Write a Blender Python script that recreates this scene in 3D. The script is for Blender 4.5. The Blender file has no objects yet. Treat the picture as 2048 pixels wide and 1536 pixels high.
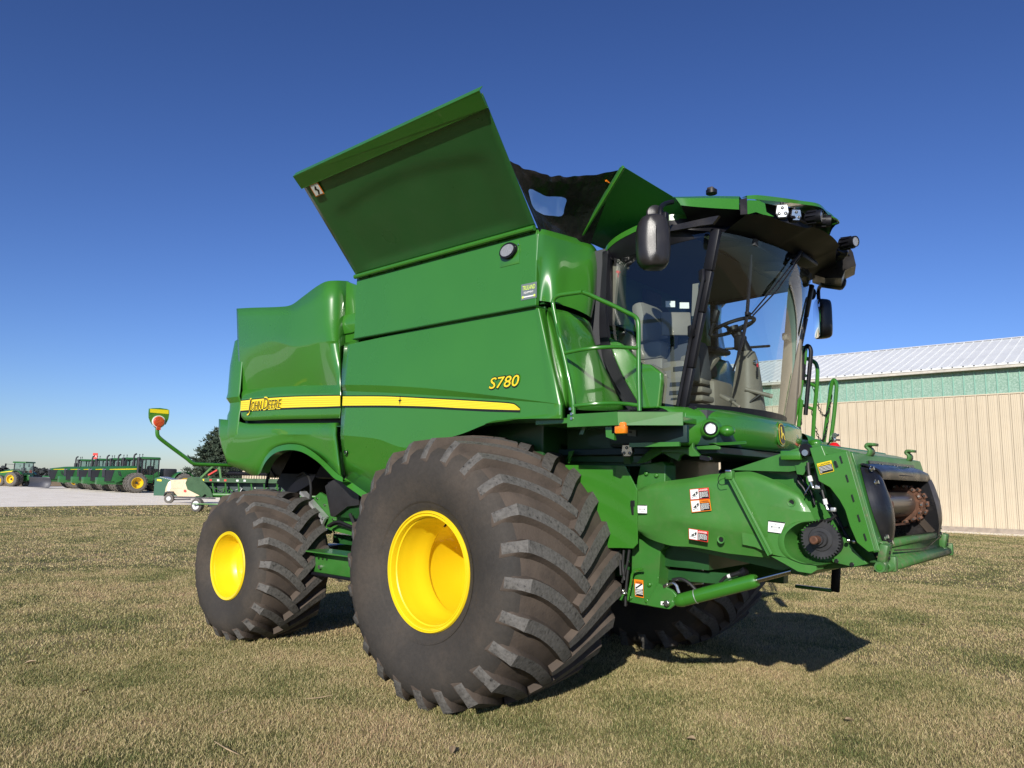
import bpy, bmesh, math, random
import numpy as np
from mathutils import Vector, Matrix, noise
random.seed(7); rng = np.random.default_rng(7)
PI = math.pi; R = math.radians
scene = bpy.context.scene
COL = scene.collection
V = Vector

# ---------------------------------------------------------------- camera (measured from the photograph)
F, YAW, PITCH, ROLL = 1476.8, -41.3, 7.56, 1.03
CP = V((4.141, -3.806, 1.651))
_h = V((math.sin(R(YAW)), math.cos(R(YAW)), 0))
_fw = _h*math.cos(R(PITCH)) + V((0, 0, math.sin(R(PITCH))))
_r0 = V((_h.y, -_h.x, 0)); _u0 = _r0.cross(_fw)
_rt = _r0*math.cos(R(ROLL)) + _u0*math.sin(R(ROLL))
_up = -_r0*math.sin(R(ROLL)) + _u0*math.cos(R(ROLL))

def S(px, py, **k):
    """a point of the place seen along a measured sight line, on the plane x=, y= or z= of the real object"""
    v = _fw + _rt*((px-1024)/F) - _up*((py-768)/F)
    (ax, val), = k.items(); i = 'xyz'.index(ax)
    return CP + v*((val-CP[i])/v[i])

cam = bpy.data.cameras.new('camera'); co = bpy.data.objects.new('camera', cam); COL.objects.link(co)
cam.sensor_width = 36; cam.lens = 36*F/2048; cam.clip_start = .05; cam.clip_end = 6000
m = Matrix((( _rt.x, _up.x, -_fw.x), (_rt.y, _up.y, -_fw.y), (_rt.z, _up.z, -_fw.z))).to_4x4()
m.translation = CP; co.matrix_world = m
scene.camera = co

# ---------------------------------------------------------------- light
SUNV = V((1.09, -2.0, 1.02)).normalized()
EL = math.asin(SUNV.z); AZ = math.atan2(SUNV.x, SUNV.y)
w = bpy.data.worlds.new('World'); scene.world = w; w.use_nodes = True
nt = w.node_tree; bg = nt.nodes['Background']
sky = nt.nodes.new('ShaderNodeTexSky'); sky.sky_type = 'NISHITA'; sky.sun_disc = False
sky.sun_elevation = EL; sky.sun_rotation = AZ; sky.altitude = 200; sky.air_density = 1.0; sky.dust_density = .3; sky.ozone_density = 2.2
sc1 = nt.nodes.new('ShaderNodeVectorMath'); sc1.operation = 'SCALE'; sc1.inputs['Scale'].default_value = .085   # the deep polarised blue of the photo
gm = nt.nodes.new('ShaderNodeGamma'); gm.inputs[1].default_value = 1.3
sc2 = nt.nodes.new('ShaderNodeVectorMath'); sc2.operation = 'MULTIPLY'; sc2.inputs[1].default_value = (9.0, 10.4, 15.2)
nt.links.new(sky.outputs[0], sc1.inputs[0]); nt.links.new(sc1.outputs[0], gm.inputs[0]); nt.links.new(gm.outputs[0], sc2.inputs[0]); nt.links.new(sc2.outputs[0], bg.inputs[0])
bg.inputs[1].default_value = .1
sl = bpy.data.lights.new('sun', 'SUN'); sl.energy = 5.0; sl.angle = R(.53); sl.color = (1, .95, .86)
so = bpy.data.objects.new('sun', sl); COL.objects.link(so)
so.rotation_euler = SUNV.to_track_quat('Z', 'Y').to_euler()
scene.view_settings.view_transform = 'Standard'; scene.view_settings.look = 'None'
scene.view_settings.exposure = .18; scene.view_settings.gamma = 1
scene.render.engine = 'CYCLES'
scene.cycles.max_bounces = 8; scene.cycles.transparent_max_bounces = 12
scene.cycles.caustics_reflective = False; scene.cycles.caustics_refractive = False

# ---------------------------------------------------------------- materials
def mat(name, col, rough=.5, metal=0, coat=0, spec=.5, bump=None, var=None, coatr=.05, dirt=None, emis=None):
    """principled material; var=(scale, amount) mottles the colour, bump=(scale, strength), dirt=(scale, colour, amount)"""
    m = bpy.data.materials.new(name); m.use_nodes = True
    n = m.node_tree.nodes; L = m.node_tree.links; b = n['Principled BSDF']
    b.inputs['Base Color'].default_value = (*col, 1); b.inputs['Roughness'].default_value = rough
    b.inputs['Metallic'].default_value = metal; b.inputs['Coat Weight'].default_value = coat
    b.inputs['Coat Roughness'].default_value = coatr; b.inputs['Specular IOR Level'].default_value = spec
    tc = n.new('ShaderNodeTexCoord'); src = None
    if var:
        t = n.new('ShaderNodeTexNoise'); t.inputs['Scale'].default_value = var[0]; t.inputs['Detail'].default_value = 6
        L.new(tc.outputs['Object'], t.inputs['Vector'])
        r = n.new('ShaderNodeMapRange'); r.inputs[1].default_value = .3; r.inputs[2].default_value = .7
        r.inputs[3].default_value = 1-var[1]; r.inputs[4].default_value = 1+var[1]; L.new(t.outputs['Fac'], r.inputs[0])
        x = n.new('ShaderNodeVectorMath'); x.operation = 'SCALE'; x.inputs[0].default_value = col
        L.new(r.outputs[0], x.inputs['Scale']); src = x.outputs[0]
        L.new(src, b.inputs['Base Color'])
        rr = n.new('ShaderNodeMapRange'); rr.inputs[1].default_value = .3; rr.inputs[2].default_value = .7
        rr.inputs[3].default_value = max(rough-.06, .02); rr.inputs[4].default_value = rough+.08
        L.new(t.outputs['Fac'], rr.inputs[0]); L.new(rr.outputs[0], b.inputs['Roughness'])
    if dirt:
        t = n.new('ShaderNodeTexNoise'); t.inputs['Scale'].default_value = dirt[0]; t.inputs['Detail'].default_value = 8; t.inputs['Roughness'].default_value = .65
        L.new(tc.outputs['Object'], t.inputs['Vector'])
        r = n.new('ShaderNodeMapRange'); r.inputs[1].default_value = .5; r.inputs[2].default_value = .72; r.inputs[3].default_value = 0; r.inputs[4].default_value = dirt[2]
        L.new(t.outputs['Fac'], r.inputs[0])
        x = n.new('ShaderNodeMixRGB'); x.inputs[1].default_value = (*col, 1); x.inputs[2].default_value = (*dirt[1], 1)
        if src: L.new(src, x.inputs[1])
        L.new(r.outputs[0], x.inputs[0]); L.new(x.outputs[0], b.inputs['Base Color'])
    if bump:
        t = n.new('ShaderNodeTexNoise'); t.inputs['Scale'].default_value = bump[0]; t.inputs['Detail'].default_value = 5
        L.new(tc.outputs['Object'], t.inputs['Vector'])
        u = n.new('ShaderNodeBump'); u.inputs['Strength'].default_value = bump[1]; u.inputs['Distance'].default_value = .01
        L.new(t.outputs['Fac'], u.inputs['Height']); L.new(u.outputs[0], b.inputs['Normal'])
    return m

M = {}
GREEN = (.036, .172, .016)
M['green'] = mat('green_paint', GREEN, .3, coat=.8, var=(1.3, .05), coatr=.03, bump=(2.2, .02))
M['green_matte'] = mat('green_frame_paint', (.034, .155, .022), .42, coat=.25, var=(6, .08), dirt=(9, (.10, .12, .05), .25))
M['green_plastic'] = mat('green_plastic', (.05, .185, .03), .42, coat=.15, var=(3, .06), dirt=(14, (.16, .2, .09), .18), bump=(60, .03))
M['green_worn'] = mat('worn_green_paint', (.05, .15, .035), .5, var=(10, .12), dirt=(22, (.16, .13, .08), .8))
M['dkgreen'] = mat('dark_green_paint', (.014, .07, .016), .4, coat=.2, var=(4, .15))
M['yellow'] = mat('yellow_paint', (.80, .58, .010), .35, coat=.6, coatr=.06, var=(3, .03))
M['stripe'] = mat('yellow_decal', (.86, .68, .02), .35, coat=.5)
M['stripe2'] = mat('ochre_decal_line', (.66, .44, .01), .35, coat=.5)
M['black'] = mat('black_plastic', (.007, .007, .010), .45, spec=.3, var=(5, .2), bump=(150, .05))
M['grey_black'] = mat('grained_black_plastic', (.022, .02, .02), .32, var=(8, .25), bump=(260, .12))
M['decal_black'] = mat('black_decal', (.01, .012, .01), .35)
M['rubber'] = mat('hose_rubber', (.012, .012, .012), .5)
M['liner'] = mat('black_steel_liner', (.016, .016, .018), .28, metal=.3, var=(6, .3), dirt=(7, (.10, .085, .07), .35))
M['liner2'] = mat('worn_steel_edge', (.13, .11, .095), .38, metal=.6, var=(9, .3), dirt=(6, (.05, .035, .025), .7))
M['steel'] = mat('bright_steel', (.62, .62, .6), .25, metal=1, var=(12, .1))
M['chrome'] = mat('rod_chrome', (.6, .56, .5), .12, metal=1)
M['rust'] = mat('rusty_steel', (.115, .05, .026), .6, metal=.2, var=(30, .35), dirt=(18, (.03, .02, .015), .6))
M['drum'] = mat('worn_drum_steel', (.16, .13, .105), .33, metal=.7, var=(5, .25), dirt=(10, (.2, .18, .15), .5))
M['sprocket'] = mat('grey_sprocket', (.035, .035, .037), .5, metal=.2, var=(15, .2))
M['white'] = mat('white_paint', (.78, .78, .75), .45)
M['orange'] = mat('orange_decal', (.85, .22, .01), .4)
M['red'] = mat('red_paint', (.62, .01, .012), .3, coat=.6)
M['red_decal'] = mat('red_decal', (.62, .03, .02), .45)
M['beige'] = mat('beige_cab_plastic', (.19, .165, .13), .6, var=(20, .05))
M['seat'] = mat('dark_seat_cloth', (.028, .027, .026), .85, bump=(300, .3))
M['seat_lt'] = mat('tan_leather', (.22, .20, .165), .6, bump=(60, .1))
M['cabtrim'] = mat('dark_cab_lining', (.05, .052, .058), .8)
M['amber'] = mat('amber_lens', (.85, .22, .01), .12, coat=1, bump=(90, .4))
M['redlens'] = mat('red_orange_lens', (.55, .06, .02), .2, coat=1, bump=(60, .5))
M['lens'] = mat('clear_lens', (.40, .40, .39), .08, coat=1, metal=.4, bump=(70, .6))
M['mirror'] = mat('mirror_glass', (.85, .87, .9), .02, metal=1)
M['tarp'] = mat('black_vinyl_tarp', (.012, .012, .013), .24, bump=(14, .9), var=(4, .3))
M['grey_decal'] = mat('grey_decal', (.15, .18, .19), .4)
M['lime'] = mat('lime_decal', (.62, .80, .12), .4)
M['silver'] = mat('silver_extrusion', (.55, .56, .56), .35, metal=.6, var=(12, .12))
M['cover'] = mat('shade_darkened_cover_green', (.024, .118, .030), .32, coat=.6, coatr=.05, var=(2, .06), dirt=(5, (.06, .13, .06), .15), bump=(3, .02))  # body green darkened and blued, the covers' shade put into the colour
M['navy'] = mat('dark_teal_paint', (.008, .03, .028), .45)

def tyre_mat():
    m = mat('dusty_tyre_rubber', (.020, .019, .018), .78, spec=.3, bump=(70, .12))
    n = m.node_tree.nodes; L = m.node_tree.links; b = n['Principled BSDF']
    tc = [x for x in n if x.type == 'TEX_COORD'][0]
    t = n.new('ShaderNodeTexNoise'); t.inputs['Scale'].default_value = 1.5; t.inputs['Detail'].default_value = 7; t.inputs['Roughness'].default_value = .62
    L.new(tc.outputs['Object'], t.inputs['Vector'])
    r = n.new('ShaderNodeValToRGB'); e = r.color_ramp.elements
    e[0].position = .32; e[0].color = (.030, .028, .026, 1); e[1].position = .74; e[1].color = (.078, .062, .048, 1)
    q = e.new(.52); q.color = (.046, .040, .034, 1)
    L.new(t.outputs['Fac'], r.inputs[0])
    t2 = n.new('ShaderNodeTexNoise'); t2.inputs['Scale'].default_value = 38; t2.inputs['Detail'].default_value = 6; t2.inputs['Roughness'].default_value = .7
    L.new(tc.outputs['Object'], t2.inputs['Vector'])
    r2 = n.new('ShaderNodeMapRange'); r2.inputs[1].default_value = .35; r2.inputs[2].default_value = .65; r2.inputs[3].default_value = .88; r2.inputs[4].default_value = 1.1
    L.new(t2.outputs['Fac'], r2.inputs[0])
    x = n.new('ShaderNodeVectorMath'); x.operation = 'SCALE'; L.new(r.outputs[0], x.inputs[0]); L.new(r2.outputs[0], x.inputs['Scale'])
    L.new(x.outputs[0], b.inputs['Base Color'])
    return m
M['tyre'] = tyre_mat()
M['tread'] = mat('brown_dusty_tread', (.082, .064, .051), .85, spec=.2, bump=(60, .3), var=(3.5, .22), dirt=(6, (.045, .038, .033), .7))

def lug_mat():
    m = mat('scuffed_tread_rubber', (.1, .1, .1), .75, spec=.3, bump=(45, .5))
    n = m.node_tree.nodes; L = m.node_tree.links; b = n['Principled BSDF']
    tc = [x for x in n if x.type == 'TEX_COORD'][0]
    t = n.new('ShaderNodeTexNoise'); t.inputs['Scale'].default_value = 34; t.inputs['Detail'].default_value = 5; t.inputs['Roughness'].default_value = .7
    L.new(tc.outputs['Object'], t.inputs['Vector'])
    r = n.new('ShaderNodeValToRGB'); e = r.color_ramp.elements
    e[0].position = .33; e[0].color = (.022, .021, .020, 1); e[1].position = .62; e[1].color = (.125, .118, .108, 1)
    q = e.new(.41); q.color = (.085, .080, .073, 1)
    L.new(t.outputs['Fac'], r.inputs[0]); L.new(r.outputs[0], b.inputs['Base Color'])
    return m
M['lug'] = lug_mat()

def glass_mat(name, tint, fac=.12, rough=.0):
    m = bpy.data.materials.new(name); m.use_nodes = True
    n = m.node_tree.nodes; L = m.node_tree.links; n.remove(n['Principled BSDF']); o = n['Material Output']
    t = n.new('ShaderNodeBsdfTransparent'); t.inputs[0].default_value = (*tint, 1)
    g = n.new('ShaderNodeBsdfGlossy'); g.inputs['Roughness'].default_value = rough; g.inputs[0].default_value = (1, 1, 1, 1)
    f = n.new('ShaderNodeLayerWeight'); f.inputs['Blend'].default_value = .5      # 1 - |cos|, the same from both sides
    p5 = n.new('ShaderNodeMath'); p5.operation = 'POWER'; p5.inputs[1].default_value = 5; L.new(f.outputs['Facing'], p5.inputs[0])
    a = n.new('ShaderNodeMath'); a.operation = 'MULTIPLY_ADD'; a.inputs[1].default_value = .93; a.inputs[2].default_value = .05+fac; a.use_clamp = True
    L.new(p5.outputs[0], a.inputs[0])
    x = n.new('ShaderNodeMixShader'); L.new(a.outputs[0], x.inputs[0]); L.new(t.outputs[0], x.inputs[1]); L.new(g.outputs[0], x.inputs[2])
    L.new(x.outputs[0], o.inputs['Surface']); return m
M['glass'] = glass_mat('cab_glass', (.84, .91, .90), .015)
M['film'] = glass_mat('clear_vinyl_film', (.80, .90, .95), .04, .25)
_n = M['film'].node_tree.nodes; _L = M['film'].node_tree.links; _mx = [x for x in _n if x.type == 'MIX_SHADER'][0]; _o = [x for x in _n if x.type == 'OUTPUT_MATERIAL'][0]
_d = _n.new('ShaderNodeBsdfTranslucent'); _d.inputs[0].default_value = (.75, .86, .95, 1); _df = _n.new('ShaderNodeBsdfDiffuse'); _df.inputs[0].default_value = (.45, .58, .72, 1); _m0 = _n.new('ShaderNodeMixShader'); _L.new(_d.outputs[0], _m0.inputs[1]); _L.new(_df.outputs[0], _m0.inputs[2]); _m2 = _n.new('ShaderNodeMixShader'); _m2.inputs[0].default_value = .5
_L.new(_mx.outputs[0], _m2.inputs[1]); _L.new(_m0.outputs[0], _m2.inputs[2]); _L.new(_m2.outputs[0], _o.inputs['Surface'])

# ---------------------------------------------------------------- mesh builder
class MB:
    def __init__(s): s.v = []; s.f = []; s.mi = []; s.mats = []; s.sm = []
    def idx(s, mt):
        if mt not in s.mats: s.mats.append(mt)
        return s.mats.index(mt)
    def add(s, vs, fs, mt, smooth=False):
        o = len(s.v); i = s.idx(mt); s.v += [tuple(p) for p in vs]
        for f in fs: s.f.append([o+k for k in f]); s.mi.append(i); s.sm.append(smooth)
    def box(s, c, d, mt, rot=None, bev=0):
        """box centred at c, size d, optional Euler rot; chamfered edges when bev"""
        c = V(c); hx, hy, hz = d[0]/2, d[1]/2, d[2]/2
        Rm = Matrix.Rotation(0, 3, 'X')
        if rot is not None:
            from mathutils import Euler
            Rm = Euler(rot).to_matrix() if not isinstance(rot, Matrix) else rot
        if bev <= 0:
            vs = [c+Rm@V((x*hx, y*hy, z*hz)) for x in (-1, 1) for y in (-1, 1) for z in (-1, 1)]
            s.add(vs, [(0, 1, 3, 2), (4, 6, 7, 5), (0, 4, 5, 1), (2, 3, 7, 6), (0, 2, 6, 4), (1, 5, 7, 3)], mt)
        else:
            bm = bmesh.new(); bmesh.ops.create_cube(bm, size=1)
            for q in bm.verts: q.co = V((q.co.x*2*hx, q.co.y*2*hy, q.co.z*2*hz))
            bmesh.ops.bevel(bm, geom=bm.edges[:], offset=min(bev, .49*min(d)), segments=2, profile=.5, affect='EDGES')
            bm.verts.index_update()
            s.add([c+Rm@q.co for q in bm.verts], [[q.index for q in f.verts] for f in bm.faces], mt, True); bm.free()
    def bar(s, a, b, wd, ht, mt, up=(0, 0, 1), bev=0):
        """rectangular bar from a to b"""
        a, b = V(a), V(b); d = (b-a); L = d.length; d.normalize(); u = V(up); x = u.cross(d)
        if x.length < 1e-4: x = V((1, 0, 0)).cross(d)
        x.normalize(); u = d.cross(x)
        Rm = Matrix((x, d, u)).transposed()
        s.box((a+b)/2, (wd, L, ht), mt, rot=Rm, bev=bev)
    def tube(s, pts, r, mt, n=10, cap=True, closed=False):
        pts = [V(p) for p in pts]; rs = r if isinstance(r, (list, tuple)) else [r]*len(pts)
        N = len(pts); vs = []; fs = []; u = None
        for i, p in enumerate(pts):
            if closed: d = pts[(i+1) % N]-pts[i-1]
            else: d = pts[min(i+1, N-1)]-pts[max(i-1, 0)]
            d.normalize()
            if u is None: u = d.orthogonal().normalized()
            else:
                u = (u - d*u.dot(d))
                u = u.normalized() if u.length > 1e-6 else d.orthogonal().normalized()
            w_ = d.cross(u)
            for k in range(n):
                a = 2*PI*k/n; vs.append(p+(u*math.cos(a)+w_*math.sin(a))*rs[i])
        for i in range(N if closed else N-1):
            j = (i+1) % N
            for k in range(n): fs.append((i*n+k, i*n+(k+1) % n, j*n+(k+1) % n, j*n+k))
        s.add(vs, fs, mt, True)
        if cap and not closed:
            s.add(vs[:n], [tuple(range(n))[::-1]], mt); s.add(vs[-n:], [tuple(range(n))], mt)
    def lathe(s, prof, c, ax, mt, n=48, closed=False, smooth=True):
        """prof: (along axis, radius); ax: axis vector"""
        c = V(c); ax = V(ax).normalized(); u = ax.orthogonal().normalized()
        if abs(ax.y) > .99: u = V((1, 0, 0))
        w_ = ax.cross(u); m_ = len(prof); vs = []; fs = []
        for k in range(n):
            a = 2*PI*k/n; e = u*math.cos(a)+w_*math.sin(a)
            for (t, r) in prof: vs.append(c+ax*t+e*r)
        for k in range(n):
            k2 = (k+1) % n
            for j in range(m_ if closed else m_-1):
                j2 = (j+1) % m_; fs.append((k*m_+j, k*m_+j2, k2*m_+j2, k2*m_+j))
        s.add(vs, fs, mt, smooth)
    def disc(s, c, ax, r, t, mt, n=24):
        """solid short cylinder of radius r from c along ax by t"""
        s.lathe([(0, 0), (0, r)], c, ax, mt, n, smooth=False); s.lathe([(0, r), (t, r)], c, ax, mt, n); s.lathe([(t, r), (t, 0)], c, ax, mt, n, smooth=False)
    def prism(s, pts, d, mt, side=None):
        """flat outline pts extruded by vector d"""
        pts = [V(p) for p in pts]; n = len(pts); d = V(d)
        s.add(pts, [tuple(range(n))], mt); s.add([p+d for p in pts], [tuple(range(n))[::-1]], mt)
        s.add(pts+[p+d for p in pts], [(i, i+n, (i+1) % n+n, (i+1) % n) for i in range(n)], side or mt)
    def loft(s, rows, mt, k=6, j=1, smooth_u=True, smooth_v=False, flip=False, rowmats=None):
        """surface through rows of equal point count; k subdivisions along, j between rows"""
        G = [catmull(r, k) if smooth_u else linres(r, k) for r in rows]
        if j > 1:
            cols = list(zip(*G)); cols = [catmull(c, j) if smooth_v else linres(c, j) for c in cols]; G = [list(r) for r in zip(*cols)]
        n = len(G[0])
        for a in range(len(G)-1):
            pass
        fs = []
        for a in range(len(G)-1):
            for b in range(n-1):
                q = (a*n+b, a*n+b+1, (a+1)*n+b+1, (a+1)*n+b); fs.append(q[::-1] if flip else q)
        s.add([p for r in G for p in r], fs, mt, True)
    def sphere(s, c, r, mt, sc=(1, 1, 1), n=16, m_=10):
        c = V(c); vs = []; fs = []
        for i in range(m_+1):
            t = PI*i/m_
            for k in range(n):
                a = 2*PI*k/n; vs.append(c+V((r*sc[0]*math.sin(t)*math.cos(a), r*sc[1]*math.sin(t)*math.sin(a), r*sc[2]*math.cos(t))))
        for i in range(m_):
            for k in range(n): fs.append((i*n+k, (i+1)*n+k, (i+1)*n+(k+1) % n, i*n+(k+1) % n))
        s.add(vs, fs, mt, True)
    def text(s, body, o, u, v, mt, size=1.0, extr=0, shear=0, spacing=1, off=0, fit=None):
        """lettering laid on the plane o + u*x + v*y (u, v unit vectors); size = letter height in metres; fit = total width"""
        cu = bpy.data.curves.new('lettering', 'FONT'); cu.body = body; cu.size = 1; cu.shear = shear; cu.space_character = spacing; cu.offset = off; cu.resolution_u = 3
        ob = bpy.data.objects.new('lettering', cu); COL.objects.link(ob); bpy.context.view_layer.update()
        me = ob.evaluated_get(bpy.context.evaluated_depsgraph_get()).to_mesh()
        vs = [V(q.co) for q in me.vertices]; fs = [tuple(p.vertices) for p in me.polygons]
        x0 = min(q.x for q in vs); x1 = max(q.x for q in vs)
        kx = size/.72 if fit is None else fit/(x1-x0); ky = size/.72
        u, v, o = V(u), V(v), V(o)
        s.add([o+u*((q.x-x0)*kx)+v*(q.y*ky) for q in vs], fs, mt)
        bpy.data.objects.remove(ob); bpy.data.curves.remove(cu)
    def build(s, name, parent=None, sharp=32, bevel=0, solid=0, weld=True, offset=-1):
        me = bpy.data.meshes.new(name); me.from_pydata(s.v, [], s.f)
        for x in s.mats: me.materials.append(M[x] if isinstance(x, str) else x)
        me.polygons.foreach_set('material_index', s.mi); me.polygons.foreach_set('use_smooth', s.sm)
        if weld:
            bm = bmesh.new(); bm.from_mesh(me); bmesh.ops.remove_doubles(bm, verts=bm.verts, dist=1e-4); bm.to_mesh(me); bm.free()
        me.validate(); me.update()
        if any(s.sm): me.set_sharp_from_angle(angle=R(sharp))
        o = bpy.data.objects.new(name, me); COL.objects.link(o)
        if parent is not None: o.parent = parent; o.matrix_parent_inverse = Matrix.Translation(-wloc(parent))
        if solid:
            md = o.modifiers.new('thickness', 'SOLIDIFY'); md.thickness = solid; md.offset = offset; md.use_even_offset = False
        if bevel:
            md = o.modifiers.new('edges', 'BEVEL'); md.width = bevel; md.segments = 2; md.limit_method = 'ANGLE'; md.angle_limit = R(35)
        return o

def wloc(o):
    return V(o.location)     # every child keeps world coordinates (parent inverse cancels the parent)

def split_build(mb, name, parent=None, **k):
    """every separate piece gathered in mb becomes an object of its own"""
    key = {}; vid = [key.setdefault((round(p[0], 4), round(p[1], 4), round(p[2], 4)), len(key)) for p in mb.v]
    par = list(range(len(key)))
    def find(a):
        while par[a] != a: par[a] = par[par[a]]; a = par[a]
        return a
    for f in mb.f:
        r = find(vid[f[0]])
        for q in f[1:]: par[find(vid[q])] = r
    groups = {}
    for i, f in enumerate(mb.f): groups.setdefault(find(vid[f[0]]), []).append(i)
    out = []
    for g in groups.values():
        b = MB(); b.mats = list(mb.mats); mp = {}
        for i in g:
            b.f.append([mp.setdefault(q, len(mp)) for q in mb.f[i]]); b.mi.append(mb.mi[i]); b.sm.append(mb.sm[i])
        b.v = [None]*len(mp)
        for q, j in mp.items(): b.v[j] = mb.v[q]
        used = sorted(set(b.mi)); b.mats = [b.mats[u] for u in used]; b.mi = [used.index(u) for u in b.mi]
        out.append(b.build(name, parent, **k))
    return out

def catmull(P, k):
    P = [V(p) for p in P]; n = len(P)
    if n < 3: return linres(P, k)
    out = []
    for i in range(n-1):
        p0 = P[i-1] if i else P[0]*2-P[1]; p1, p2 = P[i], P[i+1]; p3 = P[i+2] if i+2 < n else P[-1]*2-P[-2]
        t1 = (p2-p0)*.5; t2 = (p3-p1)*.5; d = (p2-p1).length
        if t1.length > d: t1 = t1.normalized()*d
        if t2.length > d: t2 = t2.normalized()*d
        for q in range(k):
            t = q/k; a = t*t; b = a*t
            out.append(p1*(2*b-3*a+1)+t1*(b-2*a+t)+p2*(3*a-2*b)+t2*(b-a))
    out.append(P[-1]); return out
def linres(P, k):
    P = [V(p) for p in P]; out = []
    for i in range(len(P)-1):
        for q in range(k): out.append(P[i].lerp(P[i+1], q/k))
    out.append(P[-1]); return out

def tag(o, label=None, cat=None, group=None, kind=None):
    if label: o['label'] = label
    if cat: o['category'] = cat
    if group: o['group'] = group
    if kind: o['kind'] = kind
    return o
def empty(name, loc=(0, 0, 0), parent=None, label=None, cat=None, group=None):
    o = bpy.data.objects.new(name, None); COL.objects.link(o); o.empty_display_size = .2
    o.location = loc
    if parent is not None: o.parent = parent; o.matrix_parent_inverse = Matrix.Translation(-wloc(parent))
    return tag(o, label, cat, group)
def mirror(o, yc=2.0, parent=None):
    """the same part on the machine's far side"""
    me = o.data.copy()
    for q in me.vertices: q.co.y = 2*yc-q.co.y
    me.flip_normals(); c = o.copy(); c.data = me; c.name = o.name; mi = o.matrix_parent_inverse.copy(); c.parent = parent or o.parent; c.matrix_parent_inverse = mi; COL.objects.link(c)
    for a in ('label',):
        if a in c: del c[a]
    return c
def copy_tree(o, parent=None):
    c = o.copy(); COL.objects.link(c)
    if parent is not None: mi = o.matrix_parent_inverse.copy(); c.parent = parent; c.matrix_parent_inverse = mi
    for ch in list(o.children): copy_tree(ch, c)
    return c
def row(pts, **k):
    """control points seen at (px, py) or (px, py, y) on plane k"""
    out = []
    for p in pts:
        if len(p) == 3: (ax, _), = k.items(); out.append(S(p[0], p[1], **{ax: p[2]}))
        else: out.append(S(p[0], p[1], **k))
    return out
# ================================================================ combine harvester
CH = empty('combine_harvester', (0, 2, 0), label='large green combine harvester with open grain tank covers and wide lugged tyres on the lawn', cat='combine harvester')
YC = 2.0
def part(mb, name, parent=CH, mir=False, split=False, **k):
    if split: return split_build(mb, name, parent, **k)
    o = mb.build(name, parent, **k)
    if mir: mirror(o)
    return o

# ---------------------------------------------------------------- wheels
def tyre_mesh(c, prof, yc, Rt, Rs, N, lw, y0, sweep, zr=0):
    """tyre of revolution about +Y with curved chevron lugs; prof: (y, r) outer half up to the crown at yc"""
    b = MB(); P = [(y, r) for y, r in prof] + [(2*yc-y, r) for y, r in prof[::-1] if y < yc-1e-6]
    fine = []
    for i in range(len(P)-1):
        for q in range(3): t = q/3; fine.append((P[i][0]*(1-t)+P[i+1][0]*t, P[i][1]*(1-t)+P[i+1][1]*t))
    fine.append(P[-1])
    ks = [i for i, q in enumerate(P) if q[1] > .925*Rs]
    b.lathe(P[:ks[0]+1], c, (0, 1, 0), 'tyre', n=96); b.lathe(P[ks[0]:ks[-1]+1], c, (0, 1, 0), 'tread', n=96); b.lathe(P[ks[-1]:], c, (0, 1, 0), 'tyre', n=96)
    c = V(c)
    def rad(y):
        yy = y if y <= yc else 2*yc-y
        for i in range(len(prof)-1):
            if prof[i][0] <= yy <= prof[i+1][0] and prof[i][1] > .6*Rt: 
                t = (yy-prof[i][0])/(prof[i+1][0]-prof[i][0]+1e-9); return prof[i][1]*(1-t)+prof[i+1][1]*t
        return prof[-1][1]
    for side in (0, 1):
        for k in range(N):
            th0 = 2*PI*(k+.5*side)/N + zr; ss = [-.09, -.045, .0, .06, .14, .24, .36, .5, .64, .78, .9, 1.0]
            vs = []
            for s_ in ss:
                y = y0 + (yc+.035-y0)*s_; th = th0 - sweep*(.30*s_+.70*max(s_, 0)**1.7)
                dy = (yc-y0); dth = -sweep*(.30+1.19*max(s_, 0)**.7)
                top = Rs+(Rt-Rs)*min(1, max(s_, 0)*1.25) if s_ > .01 else rad(y)+(.014, .022, .045)[min(2, ss.index(s_))]
                base = rad(y)-.012
                ln = math.hypot(dy, dth*top); ty, tt = dy/ln, dth*top/ln
                wt = lw*(.5 if .05 < s_ < .95 else .42); wb = wt*1.5
                for (wd, rr) in ((-wb, base), (-wt, top), (wt, top), (wb, base)):
                    # offset perpendicular to the lug direction, in the (y, theta) surface
                    yy = y - tt*wd; ta = th + ty*wd/rr
                    if side: yy = 2*yc-yy
                    vs.append(c+V((rr*math.cos(ta), yy, rr*math.sin(ta))))
            m_ = len(ss); fs = []; ft = []
            for i in range(m_-1):
                for q in (0, 1, 2):
                    f = (i*4+q, i*4+q+1, (i+1)*4+q+1, (i+1)*4+q)
                    if side == 0: f = f[::-1]
                    (ft if q == 1 else fs).append(f)
            e0, e1 = (0, 1, 2, 3), tuple((m_-1)*4+q for q in (3, 2, 1, 0))
            if side == 0: e0, e1 = e0[::-1][::-1], e1
            b.add(vs, fs+[e0, e1], 'tread'); b.add(vs, ft, 'lug')
    return b

def ring_text(b, body, c, r, y, a0, mt, size, step):
    for i, ch in enumerate(body):
        if ch == ' ': continue
        a = a0 - i*step; e = V((math.cos(a), 0, math.sin(a))); t = V((math.sin(a), 0, -math.cos(a)))
        b.text(ch, V(c)+e*r+V((0, y, 0)), t, e, mt, size=size)

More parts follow.
